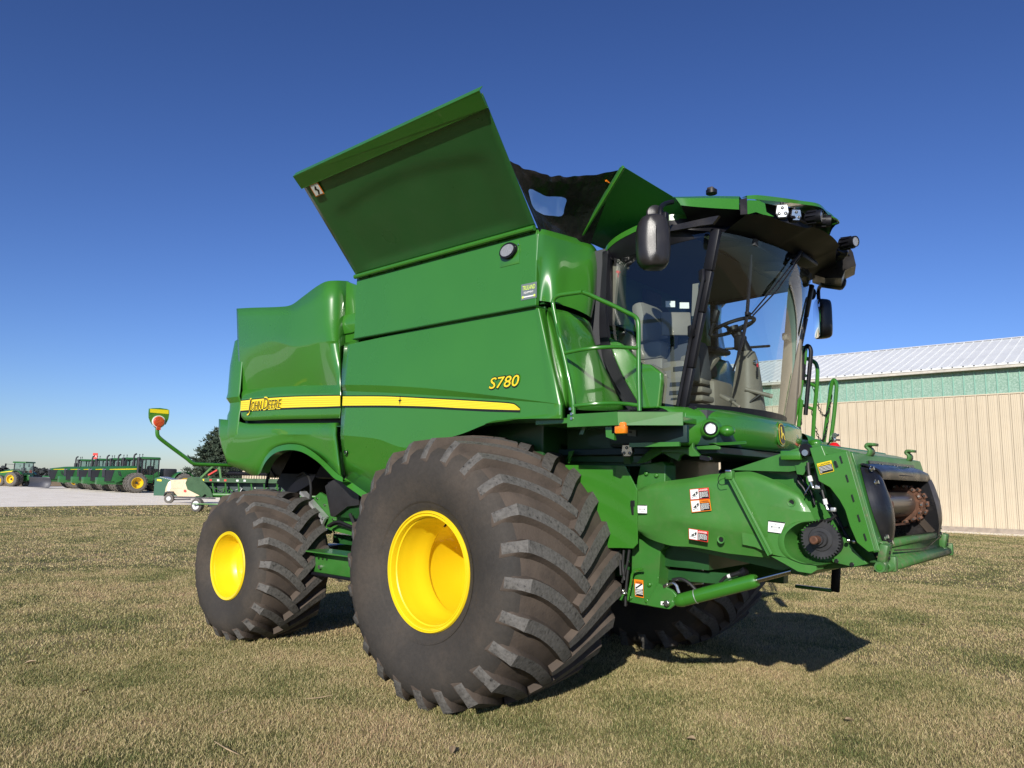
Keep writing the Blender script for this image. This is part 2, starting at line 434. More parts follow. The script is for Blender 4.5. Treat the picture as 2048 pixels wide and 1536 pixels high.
def wheel(name, c, kind):
    e = empty(name, c, CH)
    b = MB()
    if kind == 'front':
        prof = [(.03, .405), (.0, .44), (-.035, .50), (-.075, .60), (-.095, .70), (-.088, .79), (-.055, .865), (.0, .91), (.07, .94), (.18, .960), (.36, .975), (.56, .982)]
        t = tyre_mesh(c, prof, .56, 1.030, .982, 24, .088, -.022, .34)
        t.lathe([(-.030, .4975), (-.041, .505), (-.047, .515)], c, (0, 1, 0), 'tyre', 96)
        b.lathe([(.03, .44), (-.006, .442), (-.020, .4345), (-.020, .425), (-.006, .420), (-.004, .412), (-.012, .409), (-.012, .403), (.004, .399), (.030, .396), (.036, .388), (.10, .384), (.13, .376), (.22, .372), (.26, .352), (.33, .348), (.37, .372), (.72, .376), (.80, .36), (.86, .30), (.87, .22), (.83, .16), (.80, .0)], c, (0, 1, 0), 'yellow', 96)
        # hub flange and bolts deep in the dish
        b.disc(V(c)+V((0, .76, 0)), (0, 1, 0), .11, .06, 'yellow', 24)
        for k in range(10):
            a = 2*PI*k/10; b.disc(V(c)+V((.19*math.cos(a), 0.85, .19*math.sin(a))), (0, 1, 0), .018, .03, 'steel', 6)
        # rim decal and valve on the barrel, upper right
        for (a, y0, wd, ln) in ((R(64), .06, .03, .09),):
            e_ = V((math.cos(a), 0, math.sin(a))); tt = V((math.sin(a), 0, -math.cos(a)))
        b.tube([V(c)+V((.36*math.cos(R(78)), .12, .36*math.sin(R(78)))), V(c)+V((.33*math.cos(R(78)), .09, .33*math.sin(R(78))))], .008, 'black', 8)
    else:
        prof = [(.03, .32), (.0, .35), (-.035, .41), (-.06, .50), (-.06, .57), (-.03, .64), (.03, .69), (.12, .712), (.25, .722), (.38, .727)]
        t = tyre_mesh(c, prof, .38, .782, .745, 20, .074, .012, .37, zr=.1)
        b.lathe([(.03, .31), (-.010, .315), (-.016, .34), (-.003, .348), (.01, .334), (.01, .312), (.03, .305), (.09, .300), (.12, .285), (.17, .28), (.20, .262), (.225, .24), (.235, .19), (.22, .15), (.19, .12), (.19, 0)], c, (0, 1, 0), 'yellow', 96)
        o_ = V(c)+V((.02, .226, -.06))
        # pressure decal on the disc: black outline boxes
        for (x0, z0, x1, z1) in ((0.02, -.06, .09, .14), (-.03, -.01, .01, .08)):
            for (a, b_) in (((x0, z0), (x1, z0)), ((x1, z0), (x1, z1)), ((x1, z1), (x0, z1)), ((x0, z1), (x0, z0))):
                b.bar(o_+V((a[0], 0, a[1])), o_+V((b_[0], 0, b_[1])), .0035, .0035, 'decal_black')
        for zz in (-.035, -.01, .015, .04, .065): b.bar(o_+V((.03, 0, zz)), o_+V((.08, 0, zz)), .003, .005, 'decal_black')
        for (p, q) in (((.03, .085), (.08, .13)), ((.08, .085), (.03, .13))): b.bar(o_+V((p[0], 0, p[1])), o_+V((q[0], 0, q[1])), .004, .004, 'decal_black')
    t.build('tyre', e, sharp=38); b.build('rim', e, sharp=30)
    return e
wf = wheel('front_wheel', (0, 0, .987), 'front')
wr = wheel('rear_wheel', (-3.173, .138, .745), 'rear')
for src in (wf, wr):
    n = empty(src.name.split('.')[0], (src.location.x, 2*YC-src.location.y, src.location.z), CH)
    for ch in list(src.children):
        q = mirror(ch, parent=n); q.matrix_parent_inverse = Matrix.Translation(-wloc(n))

# ---------------------------------------------------------------- core of the machine: separator body, axle, tank walls
b = MB()
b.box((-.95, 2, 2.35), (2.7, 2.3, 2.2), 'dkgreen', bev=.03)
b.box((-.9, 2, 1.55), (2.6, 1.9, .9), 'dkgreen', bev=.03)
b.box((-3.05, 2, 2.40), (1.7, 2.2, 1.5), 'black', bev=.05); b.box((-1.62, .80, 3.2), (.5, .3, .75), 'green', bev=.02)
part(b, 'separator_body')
b = MB()   # front axle and final drives
b.box((0, 2, 1.0), (.34, 2.0, .36), 'dkgreen', bev=.02); b.disc((0, .90, .987), (0, 1, 0), .2, .2, 'dkgreen', 24); b.disc((0, 2.9, .987), (0, 1, 0), .2, .2, 'dkgreen', 24)
part(b, 'front_axle')
b = MB()   # rear axle beam with bolt holes, seen between the wheels
b.box((-3.17, 2, .78), (.24, 2.6, .24), 'green_matte', bev=.01)
p0, p1 = V((-2.62, .62, .80)), V((-.7, .62, .78))
b.box((-1.75, .75, .80), (1.95, .16, .22), 'green_matte', bev=.008)
b.box((-1.75, .70, .925), (1.95, .30, .012), 'green_matte'); b.box((-1.75, .66, .70), (1.95, .06, .03), 'black', bev=.01)
for i in range(4): b.disc((-2.42+.07*i, .665, .85), (0, 1, 0), .011, .012, 'decal_black', 10); 
for x in (-2.44, -2.30): b.disc((x, .64, .77), (0, 1, 0), .022, .03, 'steel', 6)
b.box((-2.72, .9, .80), (.05, .5, .26), 'black', bev=.01)
part(b, 'rear_axle')

# ---------------------------------------------------------------- grain tank side panel (upper)
YS = .42
b = MB(); z0, z1, xa, xb = 2.985, 3.582, -1.60, .655
b.prism([(xa, YS, z1), (xa, YS, z0), (xb, YS, z0), (xb, YS, z1)], (0, .04, 0), 'green')
b.box(((xa+xb)/2, YS+.07, z0-.006), (xb-xa, .18, .012), 'dkgreen')
b.box(((xa+xb)/2, YS+.12, z0-.05), (xb-xa, .02, .14), 'dkgreen')
tank = part(b, 'tank_side_panel', bevel=.006, mir=True)
b = MB()   # oval work lamp
lc = S(1020, 503, y=YS)
e1, e2, e3 = V((1, 0, .18)).normalized(), V((-.18, 0, 1)).normalized(), V((0, -1, 0))
def oval(b, c, rx, rz, t, mt, n=32, yo=0):
    b.prism([c+e1*rx*math.cos(2*PI*k/n)+e2*rz*math.sin(2*PI*k/n)+e3*yo for k in range(n)], e3*t, mt)
oval(b, lc, .085, .062, .035, 'black'); oval(b, lc, .068, .046, .040, 'lens')
b.box(lc+V((.0, -.002, -.02)), (.2, .004, .19), 'green', bev=.002); b.disc(lc+V((.095, -.006, .035)), (0, -1, 0), .006, .006, 'steel', 8)
part(b, 'work_lamp', parent=tank)
b = MB()   # dealer decal
o_ = S(1042, 601, y=YS-.003); u_ = V((1, 0, 0)); v_ = V((0, 0, 1)); wd, hg = .155, .125
b.prism([o_, o_+u_*wd, o_+u_*wd+v_*hg, o_+v_*hg], (0, .002, 0), 'grey_decal')
b.text('TRULAND', o_+u_*.016+v_*.075+V((0, -.002, 0)), u_, v_, 'lime', size=.036, fit=wd-.03, shear=.2, off=.01)
b.text('EQUIPMENT', o_+u_*.03+v_*.048+V((0, -.002, 0)), u_, v_, 'white', size=.014, fit=wd-.06, off=.02)
b.prism([o_+u_*.014+v_*.016+V((0, -.002, 0)), o_+u_*(wd-.014)+v_*.016+V((0, -.002, 0)), o_+u_*(wd-.014)+v_*.026+V((0, -.002, 0)), o_+u_*.014+v_*.026+V((0, -.002, 0))], (0, .001, 0), 'white')
for x in (.02, wd-.02): b.disc(o_+u_*x+v_*.021+V((0, -.002, 0)), (0, -1, 0), .01, .001, 'lime', 12)
part(b, 'dealer_decal', parent=tank)

# ---------------------------------------------------------------- engine-bay side panel with the model number (front lower)
def yrow(pts): return [S(p[0], p[1], y=p[2]) for p in pts]
rows = [
 yrow([(689, 686, .50), (790, 664, .50), (900, 641, .50), (1000, 622.5, .50), (1068, 609.5, .50), (1078, 611, .50), (1090, 617, .53)]),
 yrow([(688.5, 691, .44), (790, 669, .44), (900, 646, .44), (1000, 627.5, .44), (1068, 614.5, .44), (1079, 618, .445), (1091, 624, .53)]),
 yrow([(684, 740, .425), (785, 722, .425), (895, 706, .425), (1000, 696, .425), (1080, 692, .425), (1097, 700, .43), (1107, 706, .53)]),
 yrow([(682.7, 769.3, .41), (764.7, 771, .41), (860, 777, .41), (976, 790, .41), (1090, 804, .415), (1120.5, 808, .418), (1130, 806, .52)]),
 yrow([(685.6, 782, .435), (772.5, 785.5, .435), (860, 790.6, .435), (976, 797.5, .43), (1090, 806, .42), (1121, 809.5, .418), (1130.5, 808, .52)]),
 yrow([(683, 822, .435), (772, 822, .435), (860, 823, .435), (976, 826, .43), (1090, 829, .42), (1121, 830, .418), (1130.8, 829, .52)]),
 yrow([(680.7, 870, .43), (753, 877.7, .43), (813.5, 895.3, .43), (917.7, 869.5, .43), (995.8, 841.7, .42), (1119, 836.8, .418), (1130.5, 839, .52)]),
 yrow([(690.5, 957, .56), (745, 993.9, .58), (800, 1010, .58), (941, 869, .60), (1005, 849.5, .60), (1120, 846, .60), (1131, 846, .60)]),
]
b = MB(); b.loft(rows, 'green', k=8, j=2, flip=True)
fp = part(b, 'engine_side_panel', sharp=14, solid=.012, mir=True)
b = MB()
lip = yrow([(690.5, 956, .558), (717, 974, .57), (745, 993.5, .578), (770, 1006, .58)])
b.loft([lip, [p+V((0, -.035, -.05)) for p in lip], [p+V((0, .06, -.06)) for p in lip]], 'green', k=3, flip=True)
b.disc(S(693, 905, y=.47), (0, -1, 0), .022, .012, 'decal_black', 20); b.lathe([(0, .022), (.016, .026), (.02, .022)], S(693, 905, y=.475), (0, -1, 0), 'green', 24)
part(b, 'panel_lip', parent=fp, sharp=20)

def stripe(b, top, bot, yo, blk=.018, nl=4):
    T = catmull(top, 8); B = catmull(bot, 8); n = len(T); o = V((0, -yo, 0))
    up = [t+V((0, 0, .010)) for t in T]; dn = [q-V((0, 0, blk)) for q in B]
    def band(A, C, mt, off): 
        vs = [p+V((0, -off, 0)) for p in A]+[p+V((0, -off, 0)) for p in C]
        b.add(vs, [(i, i+n, i+n+1, i+1) for i in range(n-1)], mt)
    band(up, dn, 'decal_black', yo)
    band(T, B, 'stripe', yo+.0015)
    for k in range(nl):
        f0 = (k+1)/(nl+1)-.025; f1 = f0+.05
        band([t.lerp(q, f0) for t, q in zip(T, B)], [t.lerp(q, f1) for t, q in zip(T, B)], 'stripe2', yo+.0025)
b = MB()
stripe(b, yrow([(686.5, 793, .435), (772.5, 793.3, .435), (860, 797.5, .435), (917.7, 800.5, .435), (975, 804, .43), (1027, 808.3, .428), (1040.5, 817.5, .425)]),
          yrow([(685.6, 811.3, .435), (772.5, 811, .435), (860, 813, .435), (917.7, 816, .435), (975, 818.4, .43), (1027, 820, .428), (1041, 820.2, .425)]), .004)
lc = S(800, 801, y=.428); b.prism([lc+V((x*.02, 0, z*.02)) for x, z in ((0, 2.2), (.25, .4), (1.2, .1), (.3, -.4), (0, -2), (-.3, -.4), (-1.2, 0), (-.2, .4))], (0, -.002, 0), 'decal_black')
part(b, 'yellow_stripe', parent=fp)
b = MB()   # S780
o_ = S(978, 779.5, y=.414); w_ = (S(1038, 777, y=.414)-o_).length; u_ = V((1, 0, .012)).normalized(); v_ = V((0, 0, 1))
b.text('S780', o_+V((0, -.004, 0)), u_, v_, 'decal_black', size=.098, fit=w_+.010, shear=.22, off=.04)
b.text('S780', o_+V((.006, -.0065, .006)), u_, v_, 'yellow', size=.088, fit=w_, shear=.22, off=.006)
part(b, 'model_number', parent=fp)

# ---------------------------------------------------------------- rear side panel with the maker's name
rows = [
 yrow([(473, 617, .42), (500, 615.5, .42), (560, 613.5, .42), (583, 609.5, .42), (606, 593, .42), (633, 573, .42), (652, 563, .435), (672, 561, .50), (697, 562, .66)]),
 yrow([(474, 650, .41), (500, 650, .405), (555, 651, .40), (585, 652, .40), (610, 650, .40), (637, 646, .40), (656, 640, .42), (676, 632, .50), (698, 622, .66)]),
 yrow([(475, 690, .412), (500, 690, .402), (543, 681, .394), (588, 692, .390), (612, 689.5, .390), (640, 684, .390), (664, 682, .398), (678, 682, .47), (692, 680, .62)]),
 yrow([(475.2, 694, .413), (500, 696, .404), (543, 685, .397), (588, 696, .394), (612, 693.5, .394), (639, 688, .394), (662, 687, .402), (679, 688, .47), (691.5, 686, .62)]),
 yrow([(478, 738, .440), (500, 738, .445), (545, 736, .448), (588, 736, .448), (612, 736, .447), (643, 734, .444), (668, 733, .425), (681, 733, .46), (688, 731, .58)]),
 yrow([(482.5, 782, .468), (500, 779.5, .488), (545, 775, .50), (588, 772, .50), (612, 771.2, .50), (645, 770.6, .49), (676, 770.4, .445), (681.5, 770.4, .45), (685, 770, .52)]),
 yrow([(483, 797, .432), (500, 795, .432), (545, 790, .432), (588, 787.5, .432), (612, 787, .432), (645, 786.2, .432), (677, 785.5, .432), (682, 785.4, .44), (685.5, 785, .50)]),
 yrow([(482.2, 828, .432), (500, 825.5, .432), (545, 822, .432), (588, 820.5, .432), (612, 820, .432), (645, 819.5, .432), (676.5, 819, .432), (681.8, 819, .44), (684.5, 819, .50)]),
 yrow([(483, 834, .435), (490, 841, .435), (545, 839.5, .435), (588, 838.3, .435), (612, 838, .435), (645, 837.3, .435), (675.5, 836.5, .435), (680, 836.5, .44), (683, 836.5, .50)]),
]
b = MB(); b.loft(rows, 'green', k=7, j=2, flip=True)
rp = part(b, 'rear_side_panel', sharp=16, solid=.012, mir=True)
b = MB()
stripe(b, yrow([(482.8, 802, .432), (500, 800, .432), (545, 796, .432), (588, 793.6, .432), (612, 793, .432), (645, 792.3, .432), (681.5, 791.8, .432)]),
          yrow([(481.8, 821.5, .432), (500, 820, .432), (545, 816.8, .432), (588, 815, .432), (612, 814.2, .432), (645, 813.5, .432), (681.2, 812.2, .432)]), .004, nl=4)
ns = rp
part(b, 'yellow_stripe', parent=rp)
b = MB()
p0 = S(494.5, 820, y=.42); p1 = S(562, 815, y=.42); u_ = (p1-p0).normalized(); v_ = V((0, 0, 1)); w_ = (p1-p0).length
def maker(b, o, hS, hL, off, mt):
    J = [('J', hL, .0, .115), ('OHN', hS, .125, .31), ('D', hL, .49, .135), ('EERE', hS, .635, .365)]
    for t, h, f, wf_ in J: b.text(t, o+u_*(f*w_), u_, v_, mt, size=h, fit=wf_*w_, shear=.12, off=off)
maker(b, p0+V((0, -.002, -.010)), .112, .142, .03, 'stripe'); maker(b, p0+V((0, -.004, -.004)), .098, .128, -.008, 'decal_black')
part(b, 'maker_name', parent=rp)

# dark slot below it, and lower skirt with the wheel arch
b = MB()
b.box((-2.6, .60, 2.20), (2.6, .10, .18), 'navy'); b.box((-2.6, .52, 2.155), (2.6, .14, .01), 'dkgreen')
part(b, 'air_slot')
rows = [
 yrow([(437.6, 838, .44), (470, 841, .44), (492, 847, .44), (540, 847, .44), (600, 846.4, .44), (640, 846, .44), (669, 845.6, .44), (683, 845.5, .56)]),
 yrow([(437, 870.5, .43), (462, 870, .43), (492, 869.5, .43), (540, 869, .43), (600, 869, .43), (640, 869.4, .43), (668.5, 870, .43), (682, 870, .56)]),
 yrow([(443, 895, .44), (462, 903, .45), (500, 902, .45), (535, 884, .44), (590, 874, .44), (640, 888, .44), (673, 905, .45), (685, 905, .58)]),
 yrow([(455, 929, .46), (480, 938, .475), (514.8, 950, .485), (541.7, 901, .455), (583.7, 888.3, .45), (634.6, 910, .46), (678, 949, .47), (689, 957, .60)]),
]
b = MB(); b.loft(rows, 'green', k=8, j=2, flip=True)
sk = part(b, 'rear_skirt', sharp=14, solid=.012, mir=True)
arc = yrow([(514.8, 950, .478), (526.7, 920, .46), (541.7, 901, .45), (559.7, 891.5, .447), (583.7, 888.3, .445), (607.6, 892.8, .445), (634.6, 910, .455), (655.5, 929.4, .46), (670.5, 944, .465), (685.5, 955, .47)])
arc2 = yrow([(520.8, 946, .43), (530, 926, .41), (543, 911, .40), (558, 903, .40), (582, 900, .40), (606, 905, .40), (634.6, 923, .405), (655, 943, .42), (669, 957, .43), (685.5, 964, .45)])
b = MB(); b.loft([arc, arc2, [p+V((0, .10, 0)) for p in arc2]], 'green', k=6, flip=True)
part(b, 'wheel_arch_lip', parent=sk, sharp=20)

# tail corner and rear hood
prof = [(449, 687, 3.22)]
def tailrow(z, dx, y): # plan corner: side to rear
    return [V((-3.70+.0*dx, y, z)), V((-3.93, y, z)), V((-4.06-dx, y+.05, z)), V((-4.14-dx, y+.22, z)), V((-4.16-dx, y+.6, z)), V((-4.17-dx, YC, z))]
b = MB()
zz = [(3.36, -.12, .75), (3.33, -.10, .56), (3.24, -.02, .46), (2.95, .0, .43), (2.62, .0, .425), (2.56, .02, .42), (2.50, -.03, .45), (2.42, -.03, .45), (2.36, -.0, .44), (2.13, .0, .43), (1.98, -.05, .45), (1.80, -.14, .48)]
b.loft([tailrow(*q) for q in zz], 'green', k=5, flip=False)
part(b, 'rear_corner_panel', sharp=22, solid=.01, mir=True)
b = MB()
b.prism([S(x, y, y=.60) for x, y in ((693, 562), (697, 564), (718, 572), (722, 600), (712, 684), (684, 692), (690, 640))], (0, .03, 0), 'green')
part(b, 'filler_panel')
b = MB()
b.box((-2.85, 2, 3.2), (2.2, 2.9, .25), 'green', bev=.1); b.box((-2.6, 2, 3.35), (1.2, 1.6, .3), 'dkgreen', bev=.05)
part(b, 'engine_hood')

# ---------------------------------------------------------------- open tank covers
P = dict(bl=S(718, 553, y=.40), br=S(1075, 457, y=.40))
BL, BR = V((-1.585, .405, 3.598)), V((.655, .405, 3.598)); TL, TR = V((-1.37, -.425, 4.26)), V((.865, -.435, 4.255))
nrm = (TR-BR).cross(BL-BR).normalized()
if nrm.y > 0: nrm = -nrm
b = MB()
def ep(u, v): return BL.lerp(BR, u).lerp(TL.lerp(TR, u), v)
nu, nv = 44, 30; vs = []; fs = []
for j in range(nv+1):
    for i in range(nu+1):
        u, v = i/nu, j/nv
        # pressed arc bead: a slightly raised lens-shaped field
        arcv = .60+.12*math.sin(PI*min(max((u-.05)/.9, 0), 1)) - .02
        d = 0
        if .05 < u < .95:
            ed = min((u-.05)/.08, (.95-u)/.08, 1)
            d = -.016*ed/(1+math.exp(-(arcv-v)*40))
            d *= min(1, max(0, (v-.02)/.06))
        wav = .0012*noise.noise(V((u*4, v*3, 1)))
        vs.append(ep(u, v)+nrm*(d+wav))
for j in range(nv):
    for i in range(nu): q = j*(nu+1)+i; fs.append((q, q+1, q+nu+2, q+nu+1))
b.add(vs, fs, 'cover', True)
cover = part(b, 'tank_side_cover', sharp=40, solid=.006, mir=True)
b = MB()  # folded top flange and bottom bead
a0, a1 = ep(-.004, 1), ep(1.004, 1); out = nrm; upv = ((TR-BR).normalized())
lipd = (out*.115+V((0, 0, .04)))
b.prism([a0-upv*.095+out*.022, a1-upv*.095+out*.022, a1+upv*.03+out*.034, a0+upv*.03+out*.034], -out*.008, 'green')
b.prism([a0+upv*.03+out*.034, a1+upv*.03+out*.034, a1+upv*.034-out*.02, a0+upv*.034-out*.02], upv*.006, 'green')
b.prism([a0-upv*.095+out*.022, a1-upv*.095+out*.022, a1-upv*.105+out*.0, a0-upv*.105+out*.0], -upv*.004, 'green')
part(b, 'cover_flange', parent=cover, bevel=.004)
b = MB()
b.tube([ep(0, .005)+out*.02, ep(1, .005)+out*.02], .022, 'green', 10)
b.bar(V((-1.57, .435, 3.592)), V((.64, .435, 3.592)), .05, .02, 'dkgreen')
part(b, 'cover_bead', parent=cover)
b = MB()
for u in (.06, .23, .39, .52, .64, .80, .95):
    for du in (-.017, .017):
        p = BL.lerp(BR, u+du)+V((0, -.008, -.022)); b.disc(p, (0, -1, .3), .013, .012, 'steel', 8)
    b.box(BL.lerp(BR, u)+V((0, .004, -.018)), (.11, .012, .045), 'dkgreen')
split_build(b, 'hinge_bolt', cover)
b = MB()   # small pictogram sticker near the top rear corner
o_ = ep(.045, .80)+out*.012; uu = (ep(1, .8)-ep(0, .8)).normalized()
q = [o_, o_+uu*.125, o_+uu*.125+upv*.12, o_+upv*.12]; b.prism(q, out*.002, 'orange')
c_ = sum(q, V())/4; q2 = [c_+(p-c_)*.84+out*.003 for p in q]; b.prism(q2, out*.001, 'white')
c_ += out*.005
b.prism([c_+uu*x+upv*y for x, y in ((-.01, -.045), (.008, -.01), (-.02, .005), (0, .035), (.018, .03), (.01, .008), (.03, -.01), (.012, -.045))], out*.001, 'decal_black')
part(b, 'warning_sticker', parent=cover)
# front cover (leaning over the cab) and rear cover
b = MB()
f0, f1 = S(1160, 474, x=.72), S(1246, 332, x=1.25); f2 = V((f1.x+.0, 2*YC-.95, f1.z)); f3 = V((f0.x, 2*YC-f0.y, f0.z))
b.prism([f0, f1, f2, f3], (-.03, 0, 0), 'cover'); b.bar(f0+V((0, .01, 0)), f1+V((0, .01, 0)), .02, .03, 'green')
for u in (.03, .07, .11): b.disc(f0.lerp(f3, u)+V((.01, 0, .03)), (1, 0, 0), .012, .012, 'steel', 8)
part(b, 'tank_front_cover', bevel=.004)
b = MB()
b.prism([(-1.66, .98, 3.64), (-1.9, 1.45, 4.3), (-1.9, 2.55, 4.3), (-1.66, 3.02, 3.64)], (-.03, 0, 0), 'green')
part(b, 'tank_rear_cover', bevel=.004)
b = MB()   # tank rim
for (p, q) in (((-1.6, .5, 3.58), (-1.6, 3.5, 3.58)), ((.62, .5, 3.56), (.62, 3.5, 3.56))): b.bar(V(p)-V((0, 0, .30)), V(q)-V((0, 0, .30)), .1, .5, 'dkgreen')
b.box((-.5, .5, 3.3), (2.1, .05, .4), 'dkgreen'); b.box((-.5, 3.5, 3.3), (2.1, .05, .4), 'dkgreen'); b.box((-.5, 2, 3.2), (2.2, 2.9, .05), 'dkgreen')
part(b, 'grain_tank')

# black vinyl corner tarp with its clear window, on both front corners
def tarp_pt(u, v):
    bot = V((.665, .47, 3.53)).lerp(V((.70, 1.03, 3.56)), u); top = V((.76, -.03, 3.945)).lerp(V((1.19, .73, 4.02)), u)
    top.z -= .07*math.sin(PI*u) - .004*math.sin(u*29)*math.sin(PI*u)-.004*math.sin(u*11+1); top.x -= .05*math.sin(PI*u)
    p = bot.lerp(top, v); p.x -= .09*math.sin(PI*u)*math.sin(PI*min(v*1.1, 1))
    w_ = .014*noise.noise(V((u*4.5, v*3.2, 3)))*2 + .005*noise.noise(V((u*13, v*7, 5)))*(1+2.5*max(0, v-.78)/.22)
    if v > .8: w_ += .008*math.sin(u*48+3*v)*((v-.8)/.2)
    e = min(1, 6*u, 6*(1-u)); p += V((1, -.45, 0)).normalized()*w_*e
    return p
b = MB(); vs = []; fs = []; fw_ = []; nu, nv = 200, 150
for j in range(nv+1):
    for i in range(nu+1): vs.append(tarp_pt(i/nu, j/nv))
def win(i, j):
    u, v = (i+.5)/nu, (j+.5)/nv; x, y = abs(u-.375)/.245, abs(v-.60)/.135
    return x < 1 and y < 1 and x**6+y**6 < 1
for j in range(nv):
    for i in range(nu):
        q = j*(nu+1)+i; (fw_ if win(i, j) else fs).append((q, q+1, q+nu+2, q+nu+1))
b.add(vs, fs, 'tarp', True)
tp = part(b, 'corner_tarp', sharp=60, mir=True)
b = MB(); b.add(vs, fw_, 'film', True)
part(b, 'clear_window', parent=tp, sharp=60)
b = MB(); q = S(1224, 355, x=1.12); b.box(q+V((-.02, -.03, -.02)), (.01, .05, .05), 'amber'); part(b, 'reflector', parent=tp)
# ---------------------------------------------------------------- tank front cowling beside the cab
def prow(pts): return [S(p[0], p[1], **{p[2]: p[3]}) for p in pts]
# each control point: pixel + the plane it lies on
rows = [
 prow([(1076, 458, 'y', .42), (1089, 459, 'y', .47), (1110, 464.5, 'x', .70), (1137, 472, 'x', .71), (1164, 480, 'x', .72), (1183, 488, 'x', .74), (1194, 502, 'x', .74), (1197, 520, 'x', .72)]),
 prow([(1073, 510, 'y', .42), (1087, 512, 'y', .475), (1110, 516, 'x', .72), (1137, 522, 'x', .74), (1164, 528, 'x', .77), (1184, 532, 'x', .79), (1195, 536, 'x', .77), (1197, 540, 'x', .70)]),
 prow([(1070, 565, 'y', .42), (1083, 566, 'y', .48), (1108, 570, 'x', .74), (1136, 576, 'x', .77), (1160, 583, 'x', .80), (1179, 590, 'x', .82), (1189, 594, 'x', .80), (1193, 597, 'x', .70)]),
 prow([(1068, 602, 'y', .42), (1081, 601.5, 'y', .48), (1105, 605, 'x', .75), (1131, 612, 'x', .79), (1152, 619, 'x', .82), (1171, 628, 'x', .84), (1181, 634, 'x', .82), (1187, 630, 'x', .70)]),
 prow([(1069, 605, 'y', .50), (1081, 605, 'y', .55), (1104, 609, 'x', .68), (1130, 615, 'x', .72), (1150, 622, 'x', .75), (1168, 630, 'x', .78), (1180, 637, 'x', .78), (1186, 637, 'x', .70)]),
]
b = MB(); b.loft(rows[:4], 'green', k=6, j=4, smooth_v=True, flip=True); b.loft(rows[3:], 'green', k=6, flip=True)
part(b, 'front_cowling', sharp=35, solid=.01, mir=True)
rows = [
 prow([(1076, 612, 'y', .56), (1092, 614, 'y', .58), (1106, 617, 'x', .76), (1130, 622, 'x', .80), (1148, 628, 'x', .83), (1165, 635, 'x', .86), (1176, 642, 'x', .86), (1182, 648, 'x', .80)]),
 prow([(1093, 655, 'y', .56), (1105, 660, 'y', .57), (1118, 665, 'x', .86), (1138, 668, 'x', .84), (1157, 672, 'x', .84), (1175, 678, 'x', .84), (1187, 684, 'x', .84), (1193, 690, 'x', .80)]),
 prow([(1104, 700, 'y', .55), (1115, 705, 'y', .56), (1126, 710, 'x', .84), (1146, 714, 'x', .87), (1168, 718, 'x', .88), (1189, 722, 'x', .88), (1204, 728, 'x', .87), (1211, 735, 'x', .84)]),
 prow([(1117, 750, 'y', .55), (1127, 754, 'y', .56), (1137, 757, 'x', .88), (1160, 762, 'x', .92), (1184, 766, 'x', .93), (1208, 768, 'x', .93), (1224, 771, 'x', .92), (1232, 776, 'x', .88)]),
 prow([(1126, 815, 'y', .55), (1133, 816, 'y', .56), (1143, 818, 'x', .96), (1165, 820, 'x', .98), (1192, 821, 'x', .99), (1222, 821, 'x', .99), (1245, 820, 'x', .98), (1254, 819, 'x', .93)]),
]
b = MB(); b.loft(rows, 'green', k=6, j=5, smooth_v=True, flip=True)
part(b, 'lower_cowling', sharp=35, solid=.01, mir=True)
b = MB()  # louvred panel behind the cab pillar
b.box((.60, 1.36, 3.05), (.05, .5, 1.1), 'dkgreen')
for i in range(12): b.box((.64, 1.34, 2.62+i*.075), (.04, .42, .035), 'green', rot=(0, .5, 0))
part(b, 'cooling_louvres')

# ---------------------------------------------------------------- cab platform with its edge beam
PZ0, PZ1 = 2.035, 2.125
pl = [S(1134, 825.5, y=.42), S(1235, 819.5, y=.42), S(1366.5, 826, z=2.13)]
A, B, C = [V((p.x, p.y, 0)) for p in pl]
b = MB()
out = [A, B, C, V((1.64, 2*YC-.86, 0)), V((B.x, 2*YC-.42, 0)), V((A.x, 2*YC-.42, 0))]
for p, q in ((A, B), (B, C)):
    d = (q-p).normalized(); n_ = V((d.y, -d.x, 0))
    b.prism([p+V((0, 0, 2.138)), p+V((0, 0, 2.045)), q+V((0, 0, 2.045)), q+V((0, 0, 2.138))], -n_*.025, 'green_matte')
b.prism([A+V((.02, .05, 2.12)), B+V((-.02, .06, 2.12)), C+V((-.06, .03, 2.12)), V((1.5, 3.1, 2.12)), V((.6, 3.1, 2.12)), V((.6, .5, 2.12))], (0, 0, -.04), 'green')
pf = part(b, 'cab_platform', bevel=.004)
b = MB()
for (px, py) in ((1144, 828), (1144, 837)): b.disc(S(px, py, y=.42), (0, -1, 0), .011, .01, 'steel', 8)
b.disc(S(1142, 818, y=.45), (0, -1, 0), .011, .012, 'steel', 8); part(b, 'platform_bolt', parent=pf, split=True)
# handrail of round tube
def rail(b, pts, r, mt='green', k=6): b.tube(catmull(pts, k), r, mt, 10)
b = MB(); yr = .47
p = lambda x, y, yy=yr: S(x, y, y=yy)
L0 = [p(1147, 829), p(1146, 800), p(1140, 768), p(1131, 725), p(1117, 665), p(1107, 615), p(1106, 604), p(1110, 596), p(1118, 591), p(1135, 588)]
rt_ = [p(1164, 584), S(1180, 590, y=.52), S(1200, 599.5, y=.58), S(1228, 612, y=.66), S(1256, 626, y=.74), S(1268, 632, y=.78), S(1275, 640, y=.80), S(1277, 655, y=.80), S(1277, 700, y=.80), S(1277.5, 760, y=.79), S(1279, 822, y=.78)]
b.tube(catmull(L0[:6], 3)+catmull(L0[5:]+[rt_[0]], 5)[1:], .0165, 'green', 12)
b.tube(catmull(rt_, 4), .0165, 'green', 12)
rail(b, [p(1130, 706), p(1150, 702), p(1172, 698), S(1200, 695, y=.52), S(1225, 694, y=.60), S(1250, 695, y=.70), S(1277, 696.5, y=.80)], .0145)
rail(b, [p(1147, 812), p(1170, 809.5), S(1200, 807, y=.52), S(1230, 806.5, y=.62), S(1255, 808, y=.72), S(1278, 811, y=.79)], .0145)
